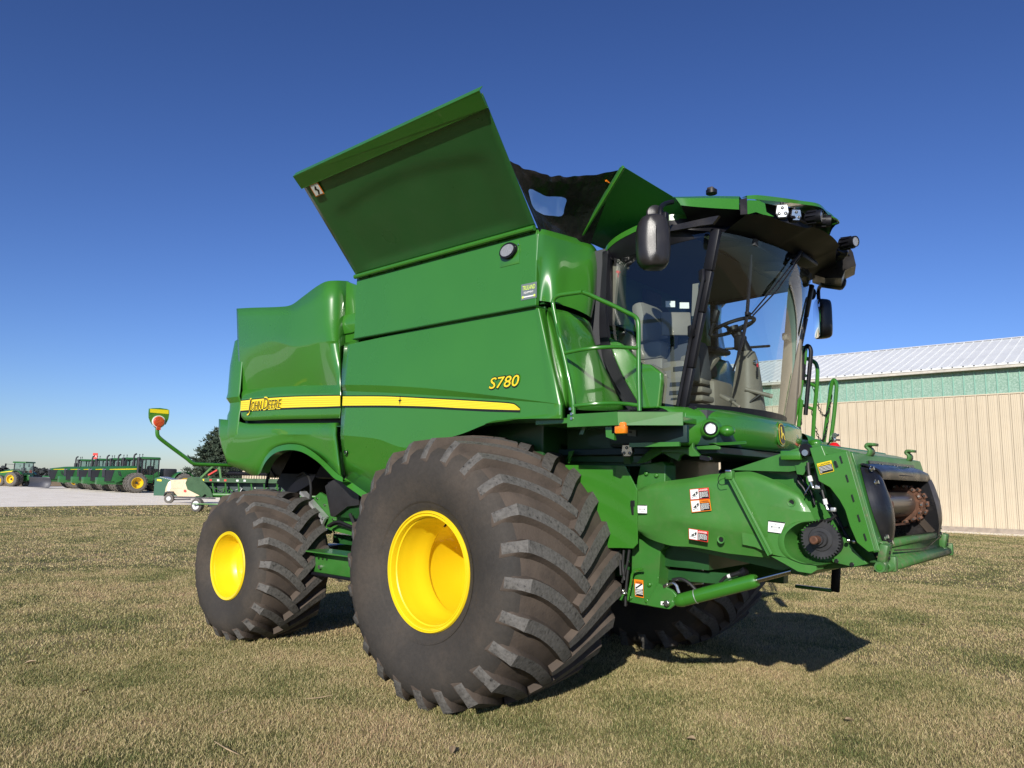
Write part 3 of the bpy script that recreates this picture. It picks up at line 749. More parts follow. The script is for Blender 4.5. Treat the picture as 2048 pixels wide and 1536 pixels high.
part(b, 'handrail')
# green corner shroud of the cab and the black pillar strip
b = MB()
o = [(1209, 671), (1240, 686), (1282, 727.6), (1298.5, 728.5), (1322, 746), (1323, 758.6), (1316.7, 816), (1284, 817), (1262, 817), (1240, 770), (1216, 700)]
b.prism([S(x, y, y=1.0) for x, y in o], (0, .05, 0), 'green')
part(b, 'cab_corner_shroud', bevel=.012)
b = MB()
pts = [(1209, 508, 0), (1205, 560, 0), (1202, 620, 0), (1203, 670, 0), (1210, 710, 0), (1226, 750, 0), (1246, 785, 0), (1270, 820, 0)]
w1 = [7, 8, 9, 12, 15, 16, 15, 13]
c1 = catmull([S(x-a*.35, y, y=.985) for (x, y, _), a in zip(pts, w1)], 5); c2 = catmull([S(x+a, y-a*.15, y=.985) for (x, y, _), a in zip(pts, w1)], 5)
n = len(c1); vs = c1+c2+[q+V((0, .04, 0)) for q in c1]+[q+V((0, .04, 0)) for q in c2]
b.add(vs, [(i, i+n, i+n+1, i+1) for i in range(n-1)]+[(i, i+1, i+1+2*n, i+2*n) for i in range(n-1)]+[(i+n, i+3*n, i+1+3*n, i+n+1) for i in range(n-1)], 'black', True)
part(b, 'cab_rear_pillar', sharp=40)

# ---------------------------------------------------------------- cab
def wsx(z):  # windshield centre x and bulge by height
    t = (z-2.2)/1.2; return 1.80+.13*t/.58*1 if t < .58 else 1.93+.10*(t-.58)/.42
def wsk(z): t = min(max((z-2.2)/1.2, 0), 1); return .30-.05*t
def ws(y, z):
    d = abs(y-YC); return wsx(z)-wsk(z)*d*d
CW = .95
b = MB(); NY, NZ = 28, 14; vs = []
for j in range(NZ+1):
    for i in range(NY+1):
        y = YC-CW+.03+(2*CW-.06)*i/NY; z = 2.19+1.30*j/NZ; vs.append(V((ws(y, z), y, z)))
b.add(vs, [(j*(NY+1)+i, j*(NY+1)+i+1, (j+1)*(NY+1)+i+1, (j+1)*(NY+1)+i) for j in range(NZ) for i in range(NY)], 'glass', True)
part(b, 'windshield', sharp=60)
# side glass both sides
b = MB()
g = [V((.86, YC-CW, 3.5)), V((.85, YC-CW, 2.96)), V((.90, YC-CW, 2.75)), V((1.08, YC-CW, 2.30)), V((1.15, YC-CW, 2.19)), V((ws(YC-CW, 2.19), YC-CW, 2.19)), V((ws(YC-CW, 2.9), YC-CW, 2.9)), V((ws(YC-CW, 3.5), YC-CW, 3.5))]
b.add(g, [tuple(range(8))], 'glass'); part(b, 'door_glass', mir=True, weld=False)
b = MB()   # front pillars with grab bar and wiper post
for y in (YC-CW, YC+CW):
    b = MB(); pp = [V((ws(y, z)+.005, y, z)) for z in (2.17, 2.5, 2.9, 3.2, 3.5)]
    for i in range(4): b.bar(pp[i], pp[i+1], .075, .055, 'black', up=(0, 1, 0), bev=.012)
    part(b, 'door_pillar')
b = MB()
y = YC-CW-.05
gp = [V((ws(y, z)+.03-.01, y, z)) for z in (2.22, 2.45, 2.7)]+[V((ws(y, z)+.035, y-.02, z)) for z in (2.78, 3.0, 3.12)]+[V((ws(y, 3.2)+.01, y, 3.20))]
b.tube(catmull(gp, 5), .014, 'black', 10); 
for z in (2.76, 3.16): b.box((ws(y, z)+.01, y+.01, z), (.05, .05, .09), 'black', bev=.015)
part(b, 'door_grab_bar')
b = MB()   # sills, rear posts and rear wall
for y in (YC-CW, YC+CW):
    b.bar((.88, y, 2.9), (.88, y, 3.52), .06, .07, 'black', up=(0, 1, 0), bev=.01)
for i in range(20):
    y0_, y1_ = YC-CW+2*CW*i/20, YC-CW+2*CW*(i+1)/20
    b.prism([V((ws(y0_, 2.2)+.008, y0_, 2.13)), V((ws(y1_, 2.2)+.008, y1_, 2.13)), V((ws(y1_, 2.24)+.01, y1_, 2.245)), V((ws(y0_, 2.24)+.01, y0_, 2.245))], (-.03, 0, 0), 'black')
b.box((1.3, YC-CW+.02, 2.16), (.66, .05, .12), 'black'); b.box((1.3, YC+CW-.02, 2.16), (.66, .05, .12), 'black')
part(b, 'window_surround')
b = MB()
b.box((1.24, YC, 2.16), (.95, 1.84, .06), 'cabtrim')
b.box((.50, YC, 2.42), (.06, 1.85, .55), 'cabtrim'); b.box((.50, YC-.02, 3.42), (.06, 1.8, .2), 'cabtrim')
b.box((.50, YC-.12, 2.98), (.05, 1.55, .80), 'cabtrim'); b.box((.68, YC-.93, 2.85), (.36, .03, 1.4), 'cabtrim'); b.box((.62, YC, 2.16), (.4, 1.84, .06), 'cabtrim')
b.box((1.22, YC, 3.50), (.85, 1.86, .05), 'cabtrim')
b.box((1.80, YC, 3.49), (.34, 1.2, .05), 'cabtrim', rot=(0, .12, 0)); b.box((.82, YC, 3.50), (.65, 1.86, .04), 'cabtrim'); b.box((.98, YC, 2.15), (.4, 1.84, .05), 'cabtrim')
part(b, 'cab_interior_shell')
# lining pieces seen through the door: beige side post, light blind, red hammer
b = MB()
b.prism([S(x, y, y=1.12) for x, y in ((1226, 520), (1237, 528), (1226, 640), (1221, 652), (1217, 652), (1221, 560))], (0, .03, 0), 'beige')
b.prism([S(x, y, y=1.10) for x, y in ((1211, 618), (1219, 612), (1218, 636), (1210, 640))], (0, .01, 0), 'white')
b.prism([S(x, y, y=1.12) for x, y in ((1385, 568), (1399, 566), (1388, 632), (1383, 632))], (0, .03, 0), 'seat_lt')
part(b, 'cab_side_lining', split=True)
b = MB(); b.bar(S(1236, 545, y=1.13), S(1232, 572, y=1.13), .015, .012, 'red'); b.bar(S(1234, 543, y=1.13), S(1239, 545, y=1.13), .02, .02, 'red'); part(b, 'safety_hammer')
# operator seat
b = MB(); sx = .97
b.box((sx, YC+.08, 2.66), (.5, .52, .13), 'seat', bev=.05)
b.box((sx-.24, YC+.08, 3.0), (.14, .50, .62), 'seat', rot=(0, -.15, 0), bev=.06); b.box((sx-.3, YC+.08, 3.36), (.1, .3, .16), 'seat', bev=.04)
b.box((sx, YC+.08, 2.4), (.36, .4, .4), 'black', bev=.04)
part(b, 'operator_seat')
b = MB()
b.box((1.02, YC-.42, 2.74), (.30, .36, .16), 'seat_lt', bev=.05); b.box((.98, YC-.45, 2.98), (.12, .38, .36), 'seat_lt', rot=(0, -.2, 0), bev=.05)
b.box((1.02, YC-.42, 2.5), (.3, .34, .35), 'beige', bev=.03)
part(b, 'buddy_seat')
b = MB()   # right-hand console, armrest, lever, monitor
b.box((1.12, YC-.38, 2.82), (.46, .16, .08), 'seat', rot=(0, -.1, 0), bev=.03); b.box((1.28, YC-.40, 2.62), (.36, .2, .34), 'cabtrim', rot=(0, -.12, 0), bev=.05)
b.tube([V((1.48, YC-.38, 2.85)), V((1.52, YC-.38, 2.95))], .014, 'black'); b.box((1.53, YC-.38, 3.0), (.06, .06, .11), 'black', rot=(0, .3, 0), bev=.02)
b.box((1.40, YC-.56, 2.56), (.14, .10, .22), 'beige', bev=.03)
part(b, 'armrest_console')
b = MB()
mc = S(1352, 648, y=1.45); b.box(mc, (.03, .24, .20), 'beige', rot=(0, -.1, -.9), bev=.02); b.box(mc+V((-.03, .03, 0)), (.012, .22, .17), 'black', rot=(0, -.1, -.9))
b.bar(mc+V((0, 0, -.08)), mc+V((-.1, .15, -.32)), .03, .03, 'black')
for dx in (-.06, .05): b.box(mc+V((dx*.6+.02, dx, .155)), (.004, .075, .05), 'white', rot=(0, 0, -.9))
part(b, 'monitor')
b = MB()   # storage boxes in the door step, right front
b.box((1.40, YC-CW+.16, 2.42), (.20, .10, .34), 'beige', bev=.03)
for i in range(3): b.box((1.46, YC-CW+.12, 2.32+.1*i), (.11, .03, .035), 'seat')
b.prism([S(x, y, y=1.12) for x, y in ((1300, 727), (1322, 738), (1337, 760), (1340, 795), (1322, 790), (1324, 752))], (0, .06, 0), 'beige')
b.prism([S(x, y, y=1.11) for x, y in ((1325, 758), (1365, 754), (1360, 806), (1350, 810), (1324, 806), (1320, 790))], (0, .06, 0), 'beige')
for (x0, y0, x1, y1) in ((1340, 765, 1360, 773), (1339, 782, 1358, 790), (1342, 796, 1354, 800)):
    b.prism([S(x0, y0, y=1.105), S(x1, y0-1, y=1.105), S(x1-1, y1-1, y=1.105), S(x0-1, y1, y=1.105)], (0, .004, 0), 'seat')
part(b, 'storage_box')
b = MB()   # corrugated bellows and plinth in the centre right
for i in range(4): b.box((1.42, YC-.42, 2.26+.07*i), (.15-.02*i, .24-.03*i, .05), 'beige', bev=.018)
b.box((1.28, YC+.05, 2.36), (.26, .4, .36), 'beige', bev=.06)
part(b, 'seat_base')
# steering column and wheel
b = MB()
cb, ct = S(1500, 818, x=1.62), S(1481, 668, x=1.50)
ys_ = cb.y
b.loft([[V((cb.x+dx*s_, cb.y+dy*s_, z)) for dx, dy in ((-.10, -.10), (.04, -.13), (.10, 0), (.04, .13), (-.10, .10), (-.13, 0), (-.10, -.10))] for z, s_ in ((2.18, 1.25), (2.35, 1.1), (2.52, .92), (2.68, .72), (2.76, .5))], 'beige', k=4, j=3, smooth_v=True)
b.tube([V((cb.x, cb.y, 2.72)), V((cb.x-.04, cb.y, 2.82)), V((cb.x-.09, cb.y-.01, 2.95))], [.05, .042, .03], 'black', 12)
b.box((cb.x-.06, cb.y-.02, 2.84), (.09, .09, .13), 'black', bev=.02)
part(b, 'steering_column', sharp=50)
wc = V((cb.x-.13, cb.y-.02, 2.985)); wn = V((-.30, -.10, 1)).normalized(); wu = wn.cross(V((0, 1, 0))).normalized(); wv = wn.cross(wu)
b = MB()
b.tube([wc+(wu*math.cos(2*PI*k/36)+wv*math.sin(2*PI*k/36))*.188 for k in range(36)], .0165, 'black', 8, closed=True)
for a in (PI*.5, PI*1.25, PI*1.75): b.tube([wc-wn*.03, wc+(wu*math.cos(a)+wv*math.sin(a))*.184], .014, 'black', 8)
b.disc(wc-wn*.05, wn, .05, .05, 'black', 16); b.tube([wc-wn*.05, V((cb.x-.07, cb.y-.01, 2.86))], .03, 'black', 10)
part(b, 'steering_wheel')
b = MB()   # key with red tag, pedals, left tray
kp = V((cb.x+.07, cb.y-.06, 2.66)); b.disc(kp, (1, 0, 0), .018, .02, 'steel', 12); b.box(kp+V((.03, 0, -.03)), (.008, .02, .03), 'red'); b.box(kp+V((.03, -.01, -.09)), (.01, .025, .07), 'black', bev=.003)
part(b, 'ignition_key')
b = MB()
b.box(S(1455, 797, y=1.55), (.1, .12, .03), 'beige', rot=(0, .5, 0), bev=.01); b.tube([S(1460, 800, y=1.55), S(1480, 815, y=1.55)], .012, 'beige')
b.tube([S(1545, 793, y=2.0), S(1490, 778, y=1.9)], .018, 'beige'); b.tube([S(1520, 790, y=1.95), S(1490, 812, y=1.9)], .012, 'black')
part(b, 'pedals')
b = MB()
b.box(S(1425, 702, y=2.1), (.22, .3, .05), 'black', rot=(.0, .1, 0), bev=.03); b.bar(S(1450, 698, y=2.1), S(1540, 692, y=2.35), .03, .02, 'black', bev=.006)
b.tube([S(1430, 712, y=2.1), S(1412, 735, y=2.05), S(1405, 760, y=2.0)], .05, 'beige', 10)
part(b, 'left_armrest')
b = MB(); b.box((1.86, YC+.12, 3.43), (.22, .5, .04), 'cabtrim', rot=(0, .15, 0), bev=.015); b.box((1.86, YC+.12, 3.405), (.13, .26, .012), 'black', rot=(0, .15, 0)); part(b, 'sun_visor')
b = MB()  # left rear-view brace seen through the screen: broad beige left pillar
b.bar((1.60, YC+CW-.08, 2.2), (1.74, YC+CW-.08, 3.46), .16, .05, 'beige', up=(0, 1, 0), bev=.015); b.bar((1.66, YC+CW-.22, 3.0), (1.66, YC+CW-.02, 3.0), .05, .07, 'beige', bev=.015)
b.tube(catmull([V((1.70, YC+CW-.05, 2.95)), V((1.74, YC+CW-.05, 2.88)), V((1.72, YC+CW-.05, 2.5)), V((1.68, YC+CW-.05, 2.44)), V((1.60, YC+CW-.1, 2.40))], 4), .014, 'beige', 8)
part(b, 'left_door_post')

# ---------------------------------------------------------------- cab roof
def mr(p): return V((p.x, 2*YC-p.y, p.z))
def half(pts):  # mirror a half outline (right side to centre) across the centre line
    P_ = [V(p) for p in pts]; return P_+[mr(p) for p in P_[::-1] if abs(p.y-YC) > 1e-3]
edge = half([(.80, 1.30, 3.50), (.845, 1.07, 3.545), (1.0, .985, 3.60), (1.25, .955, 3.645), (1.46, .97, 3.67), (1.62, 1.08, 3.67), (1.76, 1.22, 3.68), (1.90, 1.45, 3.70), (1.98, 1.7, 3.73), (2.0, YC, 3.75)])
mid = [V((YC-.6+(p.x-YC+.6)*.86, YC+(p.y-YC)*.82, p.z+.045)) for p in edge]
top = [V((YC-.6+(p.x-YC+.6)*.45, YC+(p.y-YC)*.42, 3.85)) for p in edge]
cen = [V((1.45, YC, 3.87)) for p in edge]
low = [V((p.x*1.0, p.y, p.z-.045)) for p in edge]
b = MB(); b.loft([low, edge], 'green', k=4); b.loft([edge, mid, top, cen], 'green', k=4, j=3, smooth_v=True)
roof = part(b, 'cab_roof', sharp=28)
b = MB()   # black underside sweeping from the roof edge down to the glass
inn = half([(.86, 1.30, 3.42), (.90, 1.10, 3.43), (1.0, 1.05, 3.44), (1.25, 1.045, 3.45), (1.5, 1.045, 3.46), (1.68, 1.05, 3.465), (1.80, 1.08, 3.47), (1.89, 1.25, 3.47), (1.98, 1.55, 3.46), (2.03, YC, 3.44)])
l2 = [p+V((0, 0, .012)) for p in low]; b_mid = [a.lerp(c, .45)+V((0, 0, -.018)) for a, c in zip(l2, inn)]
b.loft([l2, b_mid, inn], 'black', k=4, j=3, smooth_v=True, flip=True)
und = part(b, 'roof_underside', parent=roof, sharp=50)
b = MB()   # grey trim strip along the side under the roof
st = [S(1320, 456, y=.965), S(1420, 434, y=.965), S(1438, 431, y=.965), S(1425, 448, y=.965), S(1402, 451, y=.965), S(1330, 464, y=.965)]
b.prism(st, (0, .03, 0), 'grey_black'); part(b, 'roof_trim', parent=roof)
# front visor: side fin (green bar), dark joint, light bay
b = MB()
T_ = [S(1346, 393.5, z=3.735), S(1380, 393, z=3.75), S(1420, 392, z=3.76), S(1479, 392.5, z=3.765)]
U_ = [S(1351, 396, z=3.71), S(1380, 396.5, z=3.715), S(1420, 396, z=3.72), S(1478, 397.5, z=3.725)]
W_ = [S(1362, 410.5, z=3.66), S(1385, 413, z=3.645), S(1425, 416, z=3.635), S(1478, 419, z=3.625)]
b.loft([[p+V((-.05, .22, .02)) for p in T_], T_, U_, W_], 'green', k=5, flip=True)
b.loft([W_, [p+V((-.04, .20, -.07)) for p in W_]], 'black', k=5, flip=True)
b.prism([T_[0], T_[0]+V((-.05, .22, .02)), W_[0]+V((-.04, .2, -.05)), W_[0]], (-.004, 0, 0), 'green')
part(b, 'visor_side_fin', parent=roof, sharp=25, mir=True)
b = MB()
J = [S(1480, 399, z=3.715), S(1494, 395, z=3.74), S(1495, 428, z=3.57), S(1481, 429, z=3.575)]
b.prism(J, (-.012, .02, 0), 'grey_black')
part(b, 'visor_joint', parent=roof, mir=True)
def zp(pts): return [S(a, b_, z=c) for a, b_, c in pts]
# upper green brow over the light bay
br0 = zp([(1494, 391, 3.765), (1515, 390, 3.775), (1560, 395, 3.79), (1600, 401, 3.80)]); br1 = zp([(1494, 398, 3.735), (1515, 399, 3.74), (1560, 403.5, 3.76), (1600, 408, 3.775)])
cx0 = br0+[V((2.30, 1.82, 3.815)), V((2.305, YC, 3.81))]; cx1 = br1+[V((2.32, 1.80, 3.775)), V((2.32, YC, 3.77))]
cx0 = half(cx0); cx1 = half(cx1)
b = MB(); back = [V((p.x-.22+.17*min(1, max(0, (abs(p.y-YC)-.45)/.3)), YC+(p.y-YC)*(.86+.12*min(1, max(0, (abs(p.y-YC)-.45)/.3))), p.z+.03-.03*min(1, max(0, (abs(p.y-YC)-.45)/.3)))) for p in cx0]
b.loft([back, cx0, cx1], 'green', k=5, flip=False)
part(b, 'visor_brow', parent=roof, sharp=25)
b = MB()   # green cheek beside the joint, lower lip
ck = [S(1495, 400, z=3.73), S(1518, 401, z=3.735), S(1530, 407, z=3.715), S(1533, 424, z=3.63), S(1548, 433, z=3.595), S(1530, 430.5, z=3.60), S(1512, 424, z=3.615), S(1490, 430, z=3.57)]
b.prism(ck, (-.02, .03, 0), 'green'); part(b, 'visor_cheek', parent=roof, mir=True)
# light bay: dark recess floor + back
lb0 = half([V(S(1494, 428, z=3.575)), V(S(1532, 430, z=3.59)), V(S(1560, 441, z=3.585)), V(S(1612, 456, z=3.585)), V((2.30, 1.72, 3.60)), V((2.33, YC, 3.60))])
lb1 = [V((p.x-.17, YC+(p.y-YC)*.90, p.z+.02)) for p in lb0]
lb2 = [V((p.x-.17, YC+(p.y-YC)*.90, 3.70+.10*min(1, max(0, (.95-abs(p.y-YC))/.4)))) for p in lb0]
b = MB(); b.loft([[p+V((-.12, 0, -.12)) for p in lb1], lb0, lb1, lb2], 'black', k=5)
bay = part(b, 'light_bay', parent=roof, sharp=40)
b = MB()
def lamp_sq(b, c, n, s=.042):
    n = V(n).normalized(); u = V((0, 0, 1)).cross(n).normalized(); v = n.cross(u)
    f = lambda x, y, t=0: c+u*x*s+v*y*s+n*t
    o = [(-.8, 1), (.8, 1), (1, -.3), (.6, -1.05), (-.6, -1.05), (-1, -.3)]
    b.prism([f(x, y) for x, y in o], -n*.06, 'black'); b.prism([f(x*.88, y*.88, .003) for x, y in o], n*.003, 'steel')
    for (x, y) in ((0, .48), (-.48, -.42), (.48, -.42)): b.disc(f(x, y, .006), n, s*.27, .003, 'decal_black', 12); b.sphere(f(x, y, .006), s*.17, 'lens', n=8, m_=5)
    b.tube([f(0, 1.0, -.03), f(0, 1.5, -.03)], .014, 'black', 8)
def lamp_rd(b, c, n, s=.045):
    n = V(n).normalized(); b.lathe([(-.11, .4*s), (-.10, .8*s), (-.03, .95*s), (.0, s), (.015, s*.96), (.015, s*.82)], c, n, 'black', 20); b.disc(c+n*.006, n, s*.84, .004, 'lens', 20)
    for k in range(10):
        a = 2*PI*k/10; u = V((0, 0, 1)).cross(n).normalized(); v = n.cross(u); e_ = u*math.cos(a)+v*math.sin(a); b.bar(c+e_*s*.97-n*.09, c+e_*s*.97-n*.02, .008, .012, 'black', up=e_)
def lamps():
    out = []
    q = MB(); lamp_sq(q, S(1564.5, 422, y=1.34), (.5, -1, -.12), .047); out.append(q)
    q = MB(); lamp_sq(q, S(1592, 430, y=1.44), (.75, -.8, -.12), .041); out.append(q)
    q = MB(); lamp_rd(q, S(1640, 433, y=1.62), (1, .05, -.08), .050); out.append(q)
    q = MB(); lamp_rd(q, S(1658, 442, y=1.70), (1, .35, -.1), .046); out.append(q)
    return out
for q in lamps(): part(q, 'roof_lamp', parent=roof, mir=True)
b = MB()
for y in (YC-.5, YC, YC+.5): b.tube([(2.25, y-.1, 3.60), (2.28, y+.1, 3.60)], .01, 'black', 6)
b.tube(catmull([V((2.30, 1.85, 3.74)), V((2.37, 1.93, 3.72)), V((2.37, 2.07, 3.72)), V((2.30, 2.15, 3.74))], 4), .008, 'green', 8)
part(b, 'lamp_bracket', parent=roof, split=True)
b = MB()   # underside front mouldings over the glass, far side pod
pd = [(1618, 520), (1640, 505), (1668, 498), (1690, 478), (1706, 505), (1712, 530), (1690, 541), (1684, 556), (1650, 556), (1624, 548)]
b.prism([S(x, y, y=2.75) for x, y in pd], (-.10, .30, -.0), 'grey_black'); b.box((2.02, YC+.15, 3.49), (.2, .35, .05), 'black', bev=.02)
part(b, 'visor_moulding', parent=roof, split=True)
b = MB(); c_ = S(1423, 383, y=1.6); b.disc(c_+V((0, 0, -.02)), (0, 0, 1), .045, .03, 'black', 16); b.box(c_+V((0, 0, .02)), (.05, .07, .02), 'liner2', bev=.006); part(b, 'roof_beacon', parent=roof)

# ---------------------------------------------------------------- mirrors
def mirror_unit(yc_, side):
    m_ = MB()
    return m_
b = MB()
def shell(b, c, w_, h_, d_, yaw, mt='grey_black'):
    """rounded mirror housing, mirror glass on the rear face"""
    Rm = Matrix.Rotation(yaw, 3, 'Z'); n = 28
    def ringp(x, s_, zsc):
        out = []
        for k in range(n):
            a = 2*PI*k/n; ca, sa = math.cos(a), math.sin(a); e_ = 3.6
            rr = (abs(ca)**e_+abs(sa)**e_)**(-1/e_)
            out.append(c+Rm@V((x, rr*ca*w_/2*s_, rr*sa*h_/2*zsc)))
        return out
    R_ = [ringp(-.035, .93, .96), ringp(-.03, 1, 1), ringp(.01, 1, 1), ringp(.05, .93, .985), ringp(.08, .74, .95), ringp(.095, .45, .88), ringp(.10, .02, .5)]
    vs = [p for r in R_ for p in r]; fs = [(i*n+k, i*n+(k+1) % n, (i+1)*n+(k+1) % n, (i+1)*n+k) for i in range(len(R_)-1) for k in range(n)]
    b.add(vs, fs, mt, True); b.add([p for p in R_[0]], [tuple(range(n))[::-1]], 'mirror')
mcR = S(1306.5, 486, y=.58)
b = MB(); shell(b, mcR, .235, .385, .1, R(-48)); 
mo = empty('side_mirror', mcR, CH); b.build('housing', mo, sharp=60)
b = MB(); a_ = S(1345, 404, y=.80)
b.tube(catmull([a_, S(1335, 406, y=.74), S(1326, 410, y=.66), S(1321, 418, y=.60), S(1320.5, 432, y=.58), S(1320, 445, y=.58)], 4), .0175, 'black', 10)
b.build('mirror_arm', mo)
b = MB(); c_ = S(1310, 428, y=.66); b.lathe([(0, 0), (0, .065), (.02, .06), (.035, .02), (.035, 0)], c_, (.75, -.66, .0), 'grey_black', 24); b.box(S(1328, 434, y=.62), (.06, .05, .06), 'black', bev=.01)
b.build('round_mirror', mo)
mcL = S(1641, 638, y=3.42)
mo2 = empty('side_mirror', mcL, CH)
b = MB(); shell(b, mcL, .22, .385, .1, R(38)); b.build('housing', mo2, sharp=60)
b = MB()
b.tube(catmull([S(1650, 568, y=3.15), S(1641, 572, y=3.3), S(1637, 580, y=3.40), S(1637, 592, y=3.42), S(1638, 603, y=3.42)], 4), .0175, 'black', 10)
b.box(S(1665, 565, y=3.05), (.22, .14, .10), 'black', rot=(0, .2, .5), bev=.03); b.tube([S(1640, 585, y=3.40), S(1627, 588, y=3.38)], .008, 'black', 6)
b.build('mirror_arm', mo2)
b = MB(); c_ = S(1622, 588, y=3.36); b.lathe([(0, 0), (0, .058), (.02, .055), (.03, .02), (.03, 0)], c_, (.6, .8, 0), 'black', 24); b.build('round_mirror', mo2)

# ---------------------------------------------------------------- wiper
wp = empty('wiper', S(1583, 520, y=2.1), CH)
b = MB()
def wsp(px, py, off=.03):  # a point just in front of the windshield
    y = 2.0
    for _ in range(12):
        v = S(px, py, y=y); gx = ws(y, v.z)+off
        v2 = S(px, py, x=gx); y = v2.y
        if abs(y-YC) > 1.0: y = YC+(1.0 if y > YC else -1.0)
    return S(px, py, x=gx)
b.tube([S(1607, 487, x=2.08), wsp(1597, 510, .05), wsp(1583, 528)], [.016, .016, .014], 'black', 8)
b.tube([wsp(1597, 512), wsp(1550, 572), wsp(1503, 628)], .006, 'black', 6); b.tube([wsp(1600, 514, .045), wsp(1555, 580, .045), wsp(1506, 631, .045)], .006, 'black', 6)
b.build('wiper_arm', wp)
b = MB(); bl = [wsp(1503, 510), wsp(1501, 540), wsp(1497, 590), wsp(1494, 628), wsp(1487, 670), wsp(1478, 705), wsp(1466, 742)]
b.tube(catmull(bl, 3), [.008]*2+[.014]*14+[.008]*3, 'black', 6); b.box(wsp(1496, 628, .045), (.03, .06, .03), 'black', bev=.006)
b.build('wiper_blade', wp)

# ---------------------------------------------------------------- green nose below the windshield
def nose_x(y, t):  # t 0 bottom .. 1 top
    d = abs(y-YC); return (1.885 - .02*(1-t)) - .16*d*d - .07*d**6
b = MB()
ycs = [.88, 1.0, 1.15, 1.35, 1.6, 1.8, 2.0, 2.2, 2.4, 2.65, 2.85, 3.0, 3.12]
def nrow(dx, z, f=0): return [V((nose_x(y, .5)+dx, y, z+f*(abs(y-YC)))) for y in ycs]
b.loft([nrow(-.13, 2.20), nrow(-.10, 2.205), nrow(-.035, 2.165, .012), nrow(.0, 2.13, .01)], 'green', k=3, j=2, smooth_v=True)
b.loft([nrow(.0, 2.13, .01), nrow(.005, 2.05), nrow(-.02, 1.965), nrow(-.05, 1.94), nrow(-.10, 1.935)], 'green', k=3, j=2, smooth_v=True)
nose = part(b, 'cab_nose', sharp=24, solid=.008)
b = MB()   # headlight pod in the right corner
hc = S(1421, 857.5, y=1.02)
pod = None; _p = [S(1368, 848, y=.905), S(1395, 843, y=.93), S(1450, 848, y=1.03), S(1480, 858, y=1.18), S(1493, 872, y=1.32), S(1494, 885, y=1.34), S(1460, 886, y=1.12), S(1390, 874, y=.93), S(1368, 866, y=.90)]
b.prism([S(1366, 826, y=.89), S(1373, 822, y=.89), S(1372, 852, y=.89), S(1366, 866, y=.89)], (-.10, .05, 0), 'green')
b.prism([S(1425, 885.5, y=1.0), S(1493, 882, y=1.30), S(1494, 889, y=1.30), S(1440, 890.5, y=1.0)], (-.10, .08, 0), 'green')
hn = V((.45, -.89, 0)).normalized()
b.lathe([(-.10, .085), (-.02, .066), (.012, .060), (.018, .05)], hc, hn, 'green', 28)
b.sphere(S(1457, 861, y=1.09)+V((-.02, .02, 0)), .075, 'green', (.75, .75, .55), n=24, m_=14)
part(b, 'headlight_pod', parent=nose, bevel=.008, mir=True)
b = MB(); b.lathe([(.0, .043), (.022, .041), (.024, .036)], hc, hn, 'black', 28); b.disc(hc+hn*.012, hn, .037, .008, 'lens', 28); part(b, 'headlight', parent=nose, mir=True)
# emblem: black rounded shield, yellow border, leaping deer
b = MB(); ec = V((nose_x(YC, .5)+.012, YC-.0, 2.065))
eu, ev, en = V((0, 1, 0)), V((-.06, 0, 1)).normalized(), V((1, 0, .06)).normalized()
def shield(w_, h_, t, mt):
    o = [(w_*math.copysign(abs(math.cos(a))**.75, math.cos(a)), h_*math.copysign(abs(math.sin(a))**.7, math.sin(a))) for a in [2*PI*k/32 for k in range(32)]]
    b.prism([ec+eu*x+ev*y+en*t for x, y in o], -en*.012, mt)
shield(.072, .098, .004, 'green'); shield(.062, .088, .008, 'decal_black'); shield(.057, .083, .010, 'yellow'); shield(.052, .078, .012, 'decal_black')
deer = [(-.030, -.030), (-.022, -.012), (-.018, .0), (-.024, .012), (-.020, .030), (-.028, .036), (-.022, .044), (-.024, .056), (-.014, .048), (-.006, .058), (-.008, .044), (-.003, .032), (-.004, .014), (.010, .008), (.024, .006), (.030, -.008), (.036, -.030), (.044, -.046), (.036, -.046), (.026, -.024), (.016, -.010), (.0, -.010), (-.010, -.018), (-.012, -.030), (-.018, -.042), (-.016, -.028)]
b.prism([ec+eu*x+ev*y+en*.0145 for x, y in deer], -en*.002, 'yellow')
part(b, 'emblem', parent=nose)
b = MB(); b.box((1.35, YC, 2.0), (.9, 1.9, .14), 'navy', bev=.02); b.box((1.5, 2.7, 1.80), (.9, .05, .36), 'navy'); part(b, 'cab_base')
# ---------------------------------------------------------------- feeder house
YF = .95
FY0, FY1 = YF, 2*YC-YF
b = MB()   # body between the side shields
b.prism([(1.2, 1.15, 1.62), (1.95, 1.15, 1.74), (2.45, 1.15, 1.80), (2.60, 1.15, 1.25), (2.35, 1.15, 1.08), (1.3, 1.15, 1.22)], (0, 1.3, 0), 'green_matte')
b.box((1.3, 1.85, 1.35), (.7, 1.3, .6), 'dkgreen')
part(b, 'feeder_house')
# moulded side shield
Yv = YF
r0 = yrow([(1276, 979, 1.02), (1296, 970, .99), (1327, 963, .98), (1384, 955.5, .97), (1418, 949, .965), (1453, 946.5, .96), (1481, 943.7, .96), (1503, 943.5, .96), (1530, 952, .96), (1562, 966, .96), (1598, 984, .965), (1606, 991, .97)])
r1 = yrow([(1276, 986, .98), (1298, 979, .955), (1330, 975, .935), (1384, 968, .91), (1418, 963, .905), (1453, 960, .905), (1481, 957, .905), (1503, 956, .905), (1530, 964, .905), (1562, 977, .91), (1596, 992, .915), (1607, 999, .93)])
r2 = yrow([(1276, 1020, .965), (1300, 1018, .95), (1333, 1015, .91), (1384, 1010, .895), (1418, 1008, .895), (1453, 1006, .895), (1481, 1005, .895), (1505, 1005, .895), (1535, 1009, .895), (1568, 1016, .895), (1602, 1023, .90), (1622, 1024, .92)])
